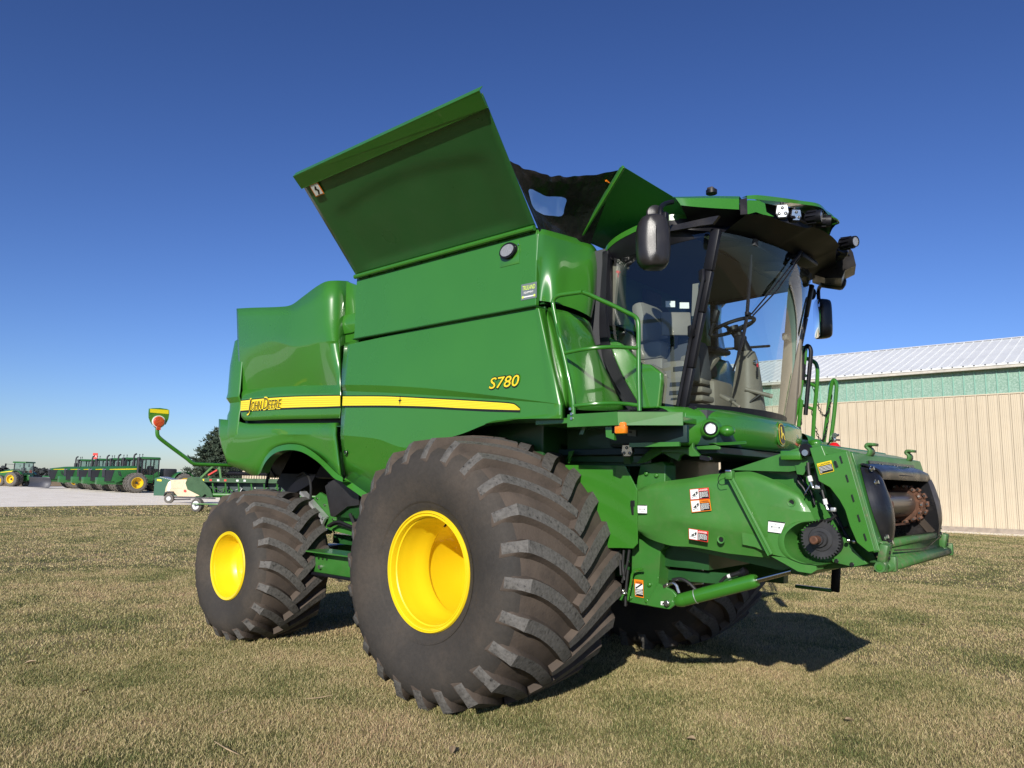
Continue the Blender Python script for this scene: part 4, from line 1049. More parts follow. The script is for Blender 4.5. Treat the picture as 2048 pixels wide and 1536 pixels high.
r3 = yrow([(1276, 1048, .965), (1302, 1048, .945), (1341, 1039.5, .905), (1384, 1046, .89), (1420, 1051, .89), (1455, 1057, .89), (1485, 1061, .89), (1510, 1066, .89), (1535, 1071, .89), (1558, 1078, .89), (1562, 1075, .89), (1563, 1076, .90)])
r4 = yrow([(1276, 1061, .985), (1302, 1067, .965), (1341, 1062, .93), (1384, 1070, .925), (1420, 1077, .925), (1455, 1084, .925), (1485, 1089, .925), (1510, 1094, .925), (1537, 1099, .925), (1560, 1106, .925), (1571, 1110, .925), (1580, 1114, .93)])
r5 = yrow([(1277, 1064, 1.02), (1300, 1078, .99), (1341, 1091, .955), (1384, 1094, .95), (1420, 1100, .95), (1455, 1106.5, .95), (1485, 1110, .95), (1510, 1113, .95), (1541, 1116, .95), (1575, 1124, .95), (1606, 1129, .95), (1632, 1136, .95)])
b = MB(); b.loft([r0, r1, r2], 'green_plastic', k=6, j=4, smooth_v=True, flip=True)
b.loft([r3[:9]+[], r4[:9], r5[:9]], 'green_plastic', k=6, j=4, smooth_v=True, flip=True)
b.loft([r2[:9], r3[:9]], 'green_plastic', k=6, j=3, flip=True)
# forward part with the round notch for the drive sprocket
notch = [(1510, 1066), (1535, 1071), (1556, 1080), (1562, 1090), (1566, 1100), (1574, 1110), (1588, 1119), (1606, 1126.5), (1632, 1130)]
fo = [S(x, y, y=.895) for x, y in ((1481, 1005), (1505, 1005), (1535, 1009), (1568, 1016), (1602, 1023), (1622, 1024), (1629, 1040), (1604, 1043), (1590, 1046), (1575, 1056), (1566, 1066), (1562, 1076), (1562, 1088), (1566, 1100), (1575, 1111), (1588, 1119), (1580, 1117), (1541, 1108), (1510, 1094), (1485, 1089))]
b.add(fo, [tuple(range(len(fo)))[::-1]], 'green_plastic')
sh = part(b, 'feeder_shield', sharp=34)
b = MB()   # rolled lip round the notch
nl_ = [(1630, 1040.5), (1616, 1042), (1600, 1043.5), (1587, 1048), (1574, 1057), (1565, 1067), (1561.5, 1078), (1562, 1090), (1567, 1103), (1577, 1114), (1590, 1121), (1606, 1126.5), (1620, 1128), (1632, 1130)]
c1 = catmull([S(x, y, y=.885) for x, y in nl_], 4); c2 = catmull([S(x, y, y=.885)+V((.012+.02*(.5-abs(i/13-.5)), 0, .03*(i/13-.5)*-1)) for i, (x, y) in enumerate(nl_)], 4)
b.loft([c1, [p+V((.022, 0, 0)) for p in c1], [p+V((.03, .20, 0)) for p in c1]], 'green_plastic', k=1, smooth_u=False)
b.loft([[p+V((-.022, .01, 0)) for p in c1], c1], 'green_plastic', k=1, smooth_u=False)
b.prism([S(x, y, y=.90) for x, y in ((1541, 1112), (1580, 1116), (1606, 1127), (1632, 1130), (1633.5, 1140), (1622, 1147), (1596, 1143), (1570, 1128))], (0, .12, 0), 'green_plastic')
part(b, 'shield_lip', parent=sh, sharp=40)
b = MB()   # round access holes and moulded latch
for (x, y) in ((1442.5, 1079), (1583, 1005)):
    b = MB(); c_ = S(x, y, y=.885 if x < 1500 else .90); b.lathe([(.0, .026), (.006, .026), (.004, .018), (-.015, .016)], c_, (0, -1, 0), 'green_plastic', 20); b.disc(c_+V((0, .004, 0)), (0, -1, 0), .016, .004, 'decal_black', 16)
    part(b, 'access_hole', parent=sh)
b = MB()   # diagonal strut across the shield
s0, s1 = S(1460, 953, y=.85), S(1541, 1110, y=.865)
b.bar(s0, s1, .042, .022, 'green_plastic', up=(0, 1, 0), bev=.008); d_ = (s1-s0).normalized(); n_ = d_.cross(V((0, 1, 0)))
for o_ in (-.012, .008): b.tube([s0+n_*o_+V((0, -.012, 0)), s1+n_*o_+V((0, -.012, 0))], .004, 'green', 6)
b.box(s0+V((0, 0, .01)), (.05, .05, .06), 'green_plastic', bev=.008)
part(b, 'shield_strut', parent=sh)
b = MB(); b.box(s0+V((0, -.02, .035)), (.04, .02, .015), 'steel', bev=.003); b.tube(catmull([s0+V((0, -.02, .03)), s0+V((-.05, -.02, .02)), s0+V((-.075, -.02, -.02)), s0+V((-.06, -.02, -.055)), s0+V((-.01, -.02, -.05))], 5), .0025, 'black', 6)
part(b, 'latch_wire', parent=sh)
# warning stickers (the words of the signs, the pictograms as plain shapes)
def sticker(name, q, head, hcol, tcol, border, parent, pic=True, lines=6, body='decal_black', ltxt='white'):
    """q: four pixel corners tl, tr, br, bl with plane"""
    tl, tr, br_, bl = q; n_ = (tr-tl).cross(bl-tl).normalized()
    if n_.dot(CP-tl) < 0: n_ = -n_
    f = lambda u, v, t=0: tl.lerp(tr, u).lerp(bl.lerp(br_, u), v)+n_*t
    def rect(b, u0, v0, u1, v1, t, mt): b.add([f(u0, v0, t), f(u1, v0, t), f(u1, v1, t), f(u0, v1, t)], [(0, 3, 2, 1)], mt)
    b = MB(); b.prism([f(0, 0, .002), f(1, 0, .002), f(1, 1, .002), f(0, 1, .002)], -n_*.002, border)
    W = (tr-tl).length; H = (bl-tl).length; uu = (tr-tl).normalized(); vv = (tl-bl).normalized()
    x0 = .47 if pic else .04
    if pic:
        rect(b, .03, .05, .46, .95, .003, 'white')
        b.add([f(*p, .0035) for p in ((.10, .62), (.40, .22), (.42, .42), (.36, .58), (.22, .66))], [(4, 3, 2, 1, 0)], body)
        b.add([f(*p, .0035) for p in ((.08, .74), (.22, .70), (.38, .76), (.37, .80), (.22, .75), (.09, .79))], [(5, 4, 3, 2, 1, 0)], body)
        b.add([f(*p, .004) for p in ((.28, .42), (.33, .38), (.33, .56), (.28, .58))], [(3, 2, 1, 0)], 'white')
    rect(b, x0, .05, .97, .28, .003, hcol); rect(b, x0, .29, .97, .95, .003, body)
    h = H*.15; b.text(head, f(x0+.09 if pic else .17, .235, .004), uu, vv, tcol, size=h, fit=W*(.97-x0)*.76, off=.02)
    b.add([f(x0+.03, .235, .004), f(x0+.055+.02, .235, .004), f(x0+.05, .12, .004)], [(0, 1, 2)], tcol)
    random.seed(len(name)+int(W*1e4))
    for i in range(lines):
        v = .36+i*.58/lines; u = x0+.03; e_ = .94 if i < lines-1 else x0+.15
        while u < e_-.03:
            w_ = random.uniform(.04, .11); rect(b, u, v, min(u+w_, e_), v+.045, .0035, ltxt); u += w_+.018
    part(b, name, parent=parent, weld=False)
def pq(pts, y): return [S(a, c, y=y) for a, c in pts]
ds = .878
sticker('danger_sticker', pq([(1379.5, 978.5), (1417.5, 975), (1420, 997), (1381, 1000)], ds), 'DANGER', 'red_decal', 'white', 'red_decal', sh)
sticker('warning_sticker', pq([(1381, 1001), (1419.5, 998), (1423, 1021), (1384, 1025)], ds), 'WARNING', 'orange', 'decal_black', 'orange', sh)
sticker('danger_sticker', pq([(1377.5, 1056.5), (1417, 1062.5), (1416, 1084.5), (1378, 1078)], .872), 'DANGER', 'red_decal', 'white', 'red_decal', sh)
def plainlabel(name, q, parent, rows_=5, top=True):
    tl, tr, br_, bl = q; n_ = (tr-tl).cross(bl-tl).normalized()
    if n_.dot(CP-tl) < 0: n_ = -n_
    f = lambda u, v, t=0: tl.lerp(tr, u).lerp(bl.lerp(br_, u), v)+n_*t
    b = MB(); b.prism([f(0, 0, .002), f(1, 0, .002), f(1, 1, .002), f(0, 1, .002)], -n_*.002, 'white')
    if top: b.add([f(0, 0, .003), f(1, 0, .003), f(1, .1, .003), f(0, .1, .003)], [(3, 2, 1, 0)], 'decal_black')
    for (u0, v0, u1, v1) in ((.2, .45, .3, .6), (.32, .48, .68, .50), (.32, .56, .68, .58), (.7, .45, .8, .6), (.4, .28, .55, .31), (.2, .72, .75, .74), (.3, .82, .8, .84)):
        b.add([f(u0, v0, .003), f(u1, v0, .003), f(u1, v1, .003), f(u0, v1, .003)], [(3, 2, 1, 0)], 'grey_decal')
    part(b, name, parent=parent, weld=False)
plainlabel('data_label', pq([(1537, 1040.5), (1571, 1045), (1562, 1066.5), (1536, 1063)], .882), sh)
plainlabel('data_label', pq([(1275.5, 1009.5), (1294, 1010), (1294, 1026.5), (1276, 1026)], .93), sh)

# inner side plate, sprocket, chain guard
b = MB()
b.prism([S(x, y, y=1.24) for x, y in ((1500, 947), (1575, 934), (1592, 930), (1600, 896), (1640, 900), (1760, 1134), (1739, 1132), (1632, 1140), (1560, 1120))], (0, .04, 0), 'green_matte')
b.prism([S(x, y, y=1.06) for x, y in ((1672, 1072), (1690, 1076), (1707, 1098), (1735, 1128), (1706, 1134), (1665, 1124), (1664, 1116))], (0, .03, 0), 'green_matte')
for (x, y) in ((1673, 1122), (1704, 1129)): b.disc(S(x, y, y=1.055), (0, -1, 0), .014, .004, 'decal_black', 12)
ip = part(b, 'feeder_side_plate', bevel=.003)
b = MB(); sc_ = S(1641, 1078.5, y=.97); n = 36
o = []
for k in range(n):
    for dr, da in ((.108, -.30), (.121, -.14), (.121, .14), (.108, .30)):
        a = 2*PI*(k+da)/n; o.append(sc_+V((math.cos(a)*dr, 0, math.sin(a)*dr)))
b.prism(o, (0, .012, 0), 'sprocket'); b.lathe([(.0, .075), (-.006, .07), (-.008, .05), (-.03, .046), (-.03, .0)], sc_, (0, 1, 0), 'sprocket', 28)
b.lathe([(.0, .026), (-.125, .026), (-.13, .02), (-.13, 0)], sc_, (0, 1, 0), 'rust', 12, smooth=False); b.disc(sc_+V((0, -.035, 0)), (0, -1, 0), .032, .025, 'sprocket', 18)
b.disc(sc_+V((.02, .07, -.02)), (0, 1, 0), .09, .02, 'black', 20)
part(b, 'drive_sprocket', parent=ip)
# front frame side plate with slots
b = MB()
fpx = [(1619, 896), (1642.7, 890.8), (1650.5, 910), (1693, 902), (1750, 1102), (1737, 1104), (1714, 1085), (1700, 1053), (1690, 1020), (1679, 1000), (1660, 975), (1637.5, 962), (1628, 925)]
b.prism([S(x, y, y=.93) for x, y in fpx], (0, .012, 0), 'green')
b.prism([S(x, y, y=.93) for x, y in ((1692, 902), (1699, 902.5), (1756, 1101), (1750, 1103))], (0, .2, 0), 'green_worn')
fr = part(b, 'frame_side_plate', bevel=.003)
b = MB()
for (x, y) in ((1682.5, 919), (1694.5, 956.5), (1706, 996), (1718, 1036), (1730.5, 1074)):
    b.bar(S(x-2.2, y-7, y=.925), S(x+2.2, y+7, y=.925), .006, .012, 'decal_black', up=(0, 1, 0))
b.bar(S(1670, 922, y=.925), S(1675, 934, y=.925), .012, .022, 'decal_black', up=(0, 1, 0))
part(b, 'bolt_slot', parent=fr, split=True)
q = pq([(1633.5, 927.5), (1662.5, 920.5), (1668.5, 942.5), (1640.5, 949.5)], .925)
sticker('caution_sticker', q, 'CAUTION', 'yellow', 'decal_black', 'yellow', fr, pic=False, lines=5)
# sloping top plate of the frame, cross beam, hooks
b = MB()
b.prism([S(1643, 890.5, y=.94), S(1650.5, 910, y=.94), S(1693, 902.5, y=.94), S(1697, 901.5, y=.94)], (0, .01, 0), 'green')
tA, tB, tC = V((2.555, .94, 1.912)), V((2.60, .94, 1.835)), V((2.735, .94, 1.865))
b.prism([tA, tB, tC], (0, 1.66, 0), 'green_matte')
part(b, 'frame_top', bevel=.004)
# front frame: tilted plane through top (x 2.735, z 1.865) and bottom (x 2.86, z 1.28)
def FP(y, t, d=0):  # t 0 top .. 1 bottom, d outwards
    p = V((2.735, y, 1.868)).lerp(V((2.865, y, 1.285)), t); return p+V((.976, 0, .217))*d
ya = .935
def fplate(b, y0, t0, y1, t1, d, th, mt): b.prism([FP(y0, t0, d), FP(y0, t1, d), FP(y1, t1, d), FP(y1, t0, d)], V((.976, 0, .217))*-th, mt)
yb = 2.60; YG = (ya+yb)/2
def FL(u, t, d): return FP(ya+(yb-ya)*u, t, d)
b = MB()
fplate(b, ya, 0, yb, .15, .0, .04, 'green_matte'); fplate(b, ya, .15, ya+.10, 1.0, .0, .04, 'green_matte'); fplate(b, yb-.10, .15, yb, 1.0, .0, .04, 'green_matte')
part(b, 'front_frame', bevel=.006)
for u in (.215, .80):
    b = MB(); w_ = .105
    p0 = FL(u, 0, .0)
    prof_ = [(-.06, -.01), (-.01, -.0), (.0, .022), (-.018, .042), (-.016, .06), (.0, .072), (.04, .070)]
    P_ = catmull([p0+V((x, -w_/2, z)) for x, z in prof_], 3)
    b.loft([P_, [p+V((0, w_, 0)) for p in P_]], 'green_worn', k=1, smooth_u=False); part(b, 'header_hook', solid=.018)
b = MB()
rowsL = [ [FL(.04, .125, .006), FL(.25, .12, .012), FL(.5, .12, .012), FL(.75, .12, .012), FL(.93, .135, .006)],
          [FL(.06, .16, .03), FL(.25, .155, .045), FL(.5, .155, .045), FL(.75, .155, .045), FL(.91, .17, .03)],
          [FL(.09, .21, .065), FL(.25, .21, .07), FL(.5, .21, .07), FL(.75, .21, .07), FL(.88, .22, .065)],
          [FL(.12, .285, .06), FL(.25, .285, .06), FL(.5, .285, .06), FL(.75, .285, .06), FL(.86, .285, .06)]]
b.loft(rowsL, 'liner', k=5, j=3, smooth_v=True); b.loft([rowsL[3], [p+V((-.12, 0, .02)) for p in rowsL[3]]], 'liner', k=5)
part(b, 'throat_liner', sharp=40, solid=.008)
wl = [ [FL(.035, .15, .004), FL(.03, .35, .004), FL(.03, .6, .004), FL(.045, .80, .004), FL(.07, .95, .004)],
       [FL(.055, .17, .03), FL(.055, .35, .055), FL(.055, .6, .06), FL(.07, .78, .05), FL(.09, .93, .015)],
       [FL(.10, .19, .06), FL(.105, .35, .08), FL(.11, .6, .085), FL(.115, .78, .06), FL(.115, .94, .02)],
       [FL(.15, .24, .06), FL(.15, .35, .065), FL(.16, .58, .07), FL(.15, .78, .055), FL(.135, .97, .015)]]
b = MB()
b.loft(wl[:3], 'liner', k=5, j=3, smooth_v=True, flip=True); b.loft(wl[2:], 'liner2', k=5, j=2, flip=True)
b.loft([wl[3], [p+V((-.14, .0, -.02)) for p in wl[3]]], 'liner', k=5)
wo = part(b, 'liner_wing', sharp=50)
me2 = mirror(wo, yc=YG)
for (u, t) in ((.27, .13), (.48, .13), (.68, .13), (.05, .19), (.06, .33), (.135, .24), (.88, .26), (.075, .87), (.11, .93), (.93, .86), (.905, .93)):
    b = MB(); d = .012 if t == .13 else (.05 if t < .4 else .012); b.disc(FL(u, t, d), (1, 0, .2), .012, .022, 'steel', 6); b.disc(FL(u, t, d), (1, 0, .2), .018, .006, 'steel', 12); part(b, 'bolt')
for (u0, u1, t) in ((.24, .42, .205), (.56, .76, .205), (.36, .58, .245)):
    b = MB(); b.bar(FL(u0, t, .07), FL(u1, t, .07), .012, .01, 'black', up=(0, 0, 1), bev=.003); part(b, 'liner_rib')
b = MB(); fplate(b, ya+.26, .075, yb-.30, .135, .012, .008, 'liner'); part(b, 'liner_strip')
b = MB()
b.box((2.42, YG+.06, 1.76), (.56, 1.08, .02), 'liner', rot=(0, -.10, 0)); b.box((2.2, YG+.06, 1.45), (.03, 1.08, .6), 'liner')
for y in (YG-.48, YG+.60): b.box((2.50, y, 1.5), (.56, .02, .54), 'liner')
part(b, 'throat_wall')
b = MB(); b.prism([(2.2, YG-.47, 1.215), (2.86, YG-.47, 1.335), (2.86, YG-.47, 1.31), (2.2, YG-.47, 1.185)], (0, 1.15, 0), 'rust'); part(b, 'throat_floor')
b = MB(); dc = V((2.715, YG-.47, 1.545))
b.lathe([(0, .088), (1.07, .088)], dc, (0, 1, 0), 'drum', 40)
drum = part(b, 'conveyor_drum')
for yk in (.02, .80, .97):
    b = MB(); c_ = dc+V((0, yk, 0))
    b.lathe([(-.006, .08), (-.006, .118), (.006, .118), (.006, .08)], c_, (0, 1, 0), 'rust', 36)
    n = 13
    for k in range(n):
        a = 2*PI*k/n+yk*3; e_ = V((math.cos(a), 0, math.sin(a))); b.box(c_+e_*.124, (.042, .032, .026), 'rust', rot=(0, -a+PI/2, 0), bev=.006); b.disc(c_+e_*.126+V((0, -.016, 0)), (0, -1, 0), .008, .006, 'steel', 8)
    part(b, 'feeder_chain', parent=drum)
b = MB()
b.box((2.72, YG-.05, 1.405), (.02, 1.0, .012), 'rust'); b.box((2.45, YG, 1.38), (.3, 1.2, .01), 'rust', rot=(0, -.15, 0))
part(b, 'conveyor_slat')
b = MB()
b.bar(V((2.74, YG+.58, 1.47)), V((2.84, YG+.60, 1.34)), .05, .02, 'drum', up=(0, 1, 0)); b.bar(V((2.74, YG+.66, 1.52)), V((2.85, YG+.69, 1.32)), .05, .03, 'green_worn', up=(0, 1, 0), bev=.008)
part(b, 'drum_bracket')
def strip(b, pr, y0, y1, mt):
    b.loft([[V((x, y0, z)) for x, z in pr], [V((x, y1, z)) for x, z in pr]], mt, k=1, smooth_u=False)
b = MB()
strip(b, [(2.83, 1.345), (2.87, 1.338), (2.875, 1.305), (2.86, 1.298), (2.855, 1.25), (2.87, 1.21)], ya+.04, yb-.06, 'green_worn')
part(b, 'throat_sill', sharp=20, solid=.012, bevel=0)
b = MB()
strip(b, [(2.80, 1.225), (2.87, 1.235), (2.91, 1.215), (2.915, 1.185), (2.89, 1.165), (2.82, 1.165)], ya+.02, yb+.02, 'green_worn')
part(b, 'bottom_beam', sharp=20, solid=.012)
b = MB(); b.prism([V((2.878, ya+.25, 1.285)), V((2.878, YG+.12, 1.255)), V((2.878, YG+.25, 1.26)), V((2.878, yb-.2, 1.315)), V((2.878, yb-.2, 1.305)), V((2.878, YG+.2, 1.247)), V((2.878, ya+.25, 1.276))], (.004, 0, 0), 'decal_black'); part(b, 'latch_rod')
for y in (ya+.03, yb-.08):
    b = MB()
    b.box((2.875, y+.02, 1.275), (.05, .10, .11), 'green_worn', rot=(0, .2, 0), bev=.012); b.box((2.89, y+.1, 1.21), (.06, .05, .09), 'green_worn', bev=.01)
    for dz in (.03, .0, -.03): b.disc((2.902, y+.02+dz*.6, 1.28+dz), (1, 0, 0), .010, .006, 'decal_black', 10)
    b.box((2.87, y-.02, 1.20), (.06, .08, .06), 'green_worn', bev=.01); b.disc((2.87, y-.05, 1.20), (0, -1, 0), .030, .025, 'green_worn', 20); b.disc((2.87, y-.075, 1.20), (0, -1, 0), .018, .006, 'green', 16)
    part(b, 'latch_bracket')
# hoses and couplers in the channel
b = MB()
def hose(b, pts, r=.010, mt='rubber', k=6): b.tube(catmull(pts, k), r, mt, 8)
yh = 1.0
hose(b, pq([(1616, 925), (1617, 940), (1619, 952)], yh), .012); hose(b, pq([(1633, 935), (1634, 950), (1638, 972)], yh), .014)
b.tube(pq([(1618.5, 952), (1622, 963)], yh), .014, 'white', 10); b.tube(pq([(1622, 964), (1625.5, 973)], yh), .012, 'steel', 10); b.tube(catmull(pq([(1625, 972), (1627, 976), (1632, 975.5), (1638, 974)], yh), 4), .009, 'steel', 8); b.box(S(1636, 974, y=yh), (.03, .025, .025), 'silver', bev=.004)
hose(b, pq([(1644, 980), (1647, 992), (1649, 999)], yh), .009); b.tube(pq([(1649, 998), (1652, 1009)], yh), .013, 'white', 10); b.tube(catmull(pq([(1652, 1010), (1655, 1018), (1660, 1021), (1668, 1019)], yh), 4), .010, 'steel', 8); b.box(S(1667, 1019, y=yh), (.03, .025, .025), 'silver', bev=.004)
for pts in ([(1612, 930), (1600, 950), (1596, 962), (1606, 975), (1615, 990)], [(1590, 940), (1604, 958), (1622, 985), (1630, 1010)], [(1640, 985), (1660, 1010), (1680, 1045), (1692, 1075)], [(1650, 1000), (1668, 1030), (1690, 1066), (1700, 1080)]): hose(b, pq(pts, 1.12), .009, 'black')
b.tube(pq([(1622, 967), (1608, 991)], yh), .004, 'steel', 6)
hose(b, pq([(1641, 1043), (1655, 1041), (1664, 1037), (1672, 1030)], yh), .010)
for x, y in ((1708, 1083), (1697, 1081)): b.sphere(S(x, y, y=yh), .013, 'steel', n=8, m_=6)
part(b, 'hydraulic_line', split=True)
b = MB()   # pivot bracket beside the cab nose, top cover of the feeder
b.prism([S(x, y, y=1.04) for x, y in ((1578, 907), (1598, 907), (1598, 893), (1612, 890), (1620, 896), (1628, 925), (1612, 940), (1606, 950), (1594, 948), (1591, 934))], (0, .05, 0), 'green_matte')
b.prism([(1.9, 1.05, 1.76), (2.35, 1.05, 1.90), (2.50, 1.05, 1.93), (2.6, 1.05, 1.80), (2.3, 1.05, 1.75)], (0, 1.5, 0), 'green_matte')
b.disc(S(1614, 900, y=1.0), (0, -1, 0), .04, .03, 'black', 18); b.disc(S(1614, 906, y=1.0), (0, -1, 0), .02, .04, 'steel', 12)
b.box(S(1586, 911, y=1.02), (.13, .1, .06), 'green', bev=.008)
part(b, 'pivot_bracket')

# ---------------------------------------------------------------- understructure in front of the wheel
b = MB()
b.prism([S(x, y, y=.98) for x, y in ((1130, 930), (1250, 931), (1274.5, 980), (1275, 1087), (1266, 1097), (1241, 1096), (1150, 1096))], (0, .012, 0), 'green')
b.prism([S(x, y, y=.975) for x, y in ((1260.5, 1001), (1269, 1001), (1269, 1013), (1267, 1013), (1267, 1030), (1263, 1030), (1260, 1010))], (0, .006, 0), 'decal_black')
part(b, 'side_shield_plate', bevel=.004)
b = MB()
b.prism([S(x, y, y=1.12) for x, y in ((1264, 1088), (1274, 960), (1281, 929), (1325, 923), (1331, 930), (1328, 1096), (1321, 1102), (1313, 1212), (1300, 1213), (1236, 1200), (1240, 1188), (1262, 1180))], (0, .16, 0), 'green_matte')
b.prism([S(x, y, y=1.10) for x, y in ((1315, 1166), (1327, 1172), (1345, 1181), (1354, 1192), (1352, 1208), (1338, 1219), (1306, 1214), (1290, 1210))], (0, .03, 0), 'green_matte')
for x, y in ((1300, 1169), (1295, 1201), (1262, 1195), (1294, 947), (1314, 951)): b.disc(S(x, y, y=1.12), (0, -1, 0), .018, .02, 'green', 6); 
b.disc(S(1336, 1206, y=1.09), (0, -1, 0), .022, .03, 'steel', 14)
ax = part(b, 'axle_post', bevel=.006)
sticker('warning_sticker', pq([(1268.5, 1158.5), (1286.5, 1160.5), (1287.5, 1196), (1270.5, 1192.5)], 1.112), 'WARNING', 'orange', 'decal_black', 'orange', ax, pic=False, lines=7, ltxt='white')
b = MB(); b.prism(pq([(1270.5, 1167), (1285.5, 1169), (1285.5, 1178), (1271, 1177)], 1.106), (0, .002, 0), 'white'); b.bar(S(1272, 1176, y=1.104), S(1284, 1168, y=1.104), .01, .004, 'decal_black', up=(0, 1, 0)); b.prism(pq([(1321.5, 1202.5), (1330.5, 1203), (1330.5, 1210.5), (1321.5, 1210)], 1.097), (0, .002, 0), 'white'); b.prism(pq([(1324, 1209), (1326, 1204.5), (1328.5, 1209)], 1.095), (0, .002, 0), 'decal_black')
part(b, 'pictogram', parent=ax)
b = MB()
b.tube(catmull(pq([(1286, 1138.5), (1276, 1139), (1268, 1142), (1264, 1150), (1262, 1165), (1255, 1200)], 1.05), 4), .010, 'green', 8); part(b, 'grab_handle', parent=ax)
# lift cylinder: barrel, rod, fittings
c0, c1_, c2_ = S(1360, 1201, y=1.12), S(1510, 1161.5, y=1.12), S(1595, 1139, y=1.12)
b = MB(); d_ = (c1_-c0).normalized(); L_ = (c1_-c0).length
b.lathe([(-.03, 0), (-.03, .036), (0, .046), (.02, .049), (.05, .046), (.052, .048), (L_-.02, .048), (L_, .045), (L_+.015, .038), (L_+.015, .0)], c0, d_, 'green', 28)
b.tube([c0+d_*.13+V((0, -.001, 0))]*1+[c0+d_*.135], .0505, 'silver', 20)
cy = part(b, 'lift_cylinder')
b = MB(); b.tube([c1_, c2_], .019, 'chrome', 16); b.box(c2_, (.08, .05, .06), 'dkgreen', bev=.01); part(b, 'cylinder_rod', parent=cy)
b = MB()
b.tube(catmull(pq([(1330, 1172), (1345, 1166), (1352, 1170), (1355, 1178), (1358, 1186)], 1.10), 5), .012, 'steel', 10); b.tube(pq([(1328, 1173), (1336, 1169)], 1.10), .015, 'steel', 8)
hose(b, pq([(1345, 1160), (1362, 1158), (1378, 1166), (1392, 1180)], 1.12), .013)
hose(b, pq([(1440, 1165), (1450, 1155), (1458, 1152)], 1.15), .011); b.tube(pq([(1456, 1153), (1462, 1151)], 1.15), .014, 'white', 10); b.tube(pq([(1462, 1151), (1485, 1144)], 1.15), .016, 'rubber', 10); b.tube(pq([(1484, 1146), (1492, 1140)], 1.16), .028, 'black', 10)
for (x, y) in ((1388, 1141), (1395, 1150), (1402, 1162), (1388, 1166)): b.tube(pq([(x-12, y+2), (x+18, y-1)], 1.5), .012, 'silver', 8)
b.tube(pq([(1330, 1140), (1360, 1156)], 1.4), .006, 'steel', 6)
part(b, 'hydraulic_fitting', parent=cy, split=True)
b = MB()
for pts in ([(1248, 1100), (1246, 1130), (1249, 1160)], [(1259, 1098), (1254, 1130), (1244, 1165)], [(1240, 1120), (1242, 1150)], [(1256, 1140), (1252, 1180), (1251, 1212)]): hose(b, pq(pts, .92+.1), .011)
b.sphere(S(1247, 1186, y=.98), .02, 'steel', (1.4, 1, .6)); b.sphere(S(1246, 1181, y=.98), .014, 'chrome')
part(b, 'brake_hose', split=True)
# frame rails under the cab, deep shade
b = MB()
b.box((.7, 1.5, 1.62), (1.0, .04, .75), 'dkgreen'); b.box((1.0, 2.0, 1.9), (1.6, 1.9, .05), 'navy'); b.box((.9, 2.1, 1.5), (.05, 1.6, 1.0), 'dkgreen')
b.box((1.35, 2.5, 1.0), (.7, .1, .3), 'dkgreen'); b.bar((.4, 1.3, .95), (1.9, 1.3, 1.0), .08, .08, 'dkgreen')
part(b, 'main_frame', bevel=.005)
b = MB()
b.prism([S(x, y, y=.47) for x, y in ((1210, 843), (1228, 843), (1228, 880), (1212, 874))], (0, .03, 0), 'green')
am = part(b, 'marker_bracket')
b = MB(); b.box(S(1242.5, 856, y=.455), (.085, .05, .08), 'amber', bev=.012); b.box(S(1237, 856, y=.485), (.11, .03, .095), 'black', bev=.01); part(b, 'amber_marker_lamp', parent=am)
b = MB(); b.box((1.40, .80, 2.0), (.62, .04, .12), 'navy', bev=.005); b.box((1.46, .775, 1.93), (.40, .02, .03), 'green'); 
b.prism(pq([(1255, 859), (1272, 860.5), (1272, 873), (1255, 871.5)], .77), (0, .002, 0), 'grey_decal'); b.prism(pq([(1258, 862), (1264, 862.4), (1264, 866.5), (1258, 866)], .768), (0, .001, 0), 'decal_black')
part(b, 'electronics_box')
b = MB(); lamp_sq(b, S(1254, 901, y=.78), (.35, -1, -.1), .043); b.bar(S(1252, 880, y=.84), S(1258, 925, y=.9), .05, .07, 'dkgreen'); part(b, 'step_lamp')
b = MB()   # sunlit angular brackets behind
b.prism(pq([(1272, 927), (1285, 912), (1312, 888), (1330, 886), (1362, 893), (1378, 895), (1386, 884), (1386, 896), (1400, 911), (1382, 913), (1366, 906), (1340, 905), (1322, 905), (1300, 918), (1290, 924)], 1.0), (0, .03, 0), 'green_matte')
b.prism(pq([(1330, 886), (1376, 883), (1387, 884), (1386, 900), (1360, 912), (1356, 922), (1335, 912), (1322, 903)], 1.04), (0, .03, 0), 'green_matte')
b.prism(pq([(1400, 911), (1420, 913.5), (1422, 920), (1416, 923), (1398, 919)], 1.0), (0, .03, 0), 'black')
b.prism(pq([(1392, 893), (1430, 890), (1440, 894), (1440, 899), (1395, 899)], 1.0), (0, .02, 0), 'green_matte')
part(b, 'support_bracket', bevel=.004)
b = MB()
b.prism(pq([(1168, 848), (1174, 848), (1166, 869), (1158, 869)], .8), (0, .01, 0), 'green'); b.prism(pq([(1137, 903), (1148, 901), (1142, 915), (1139, 926), (1136, 926)], 1.0), (0, .01, 0), 'green')
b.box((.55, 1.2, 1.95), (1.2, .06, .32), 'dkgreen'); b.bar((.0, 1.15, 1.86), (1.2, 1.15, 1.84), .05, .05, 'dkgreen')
part(b, 'fender_stay')

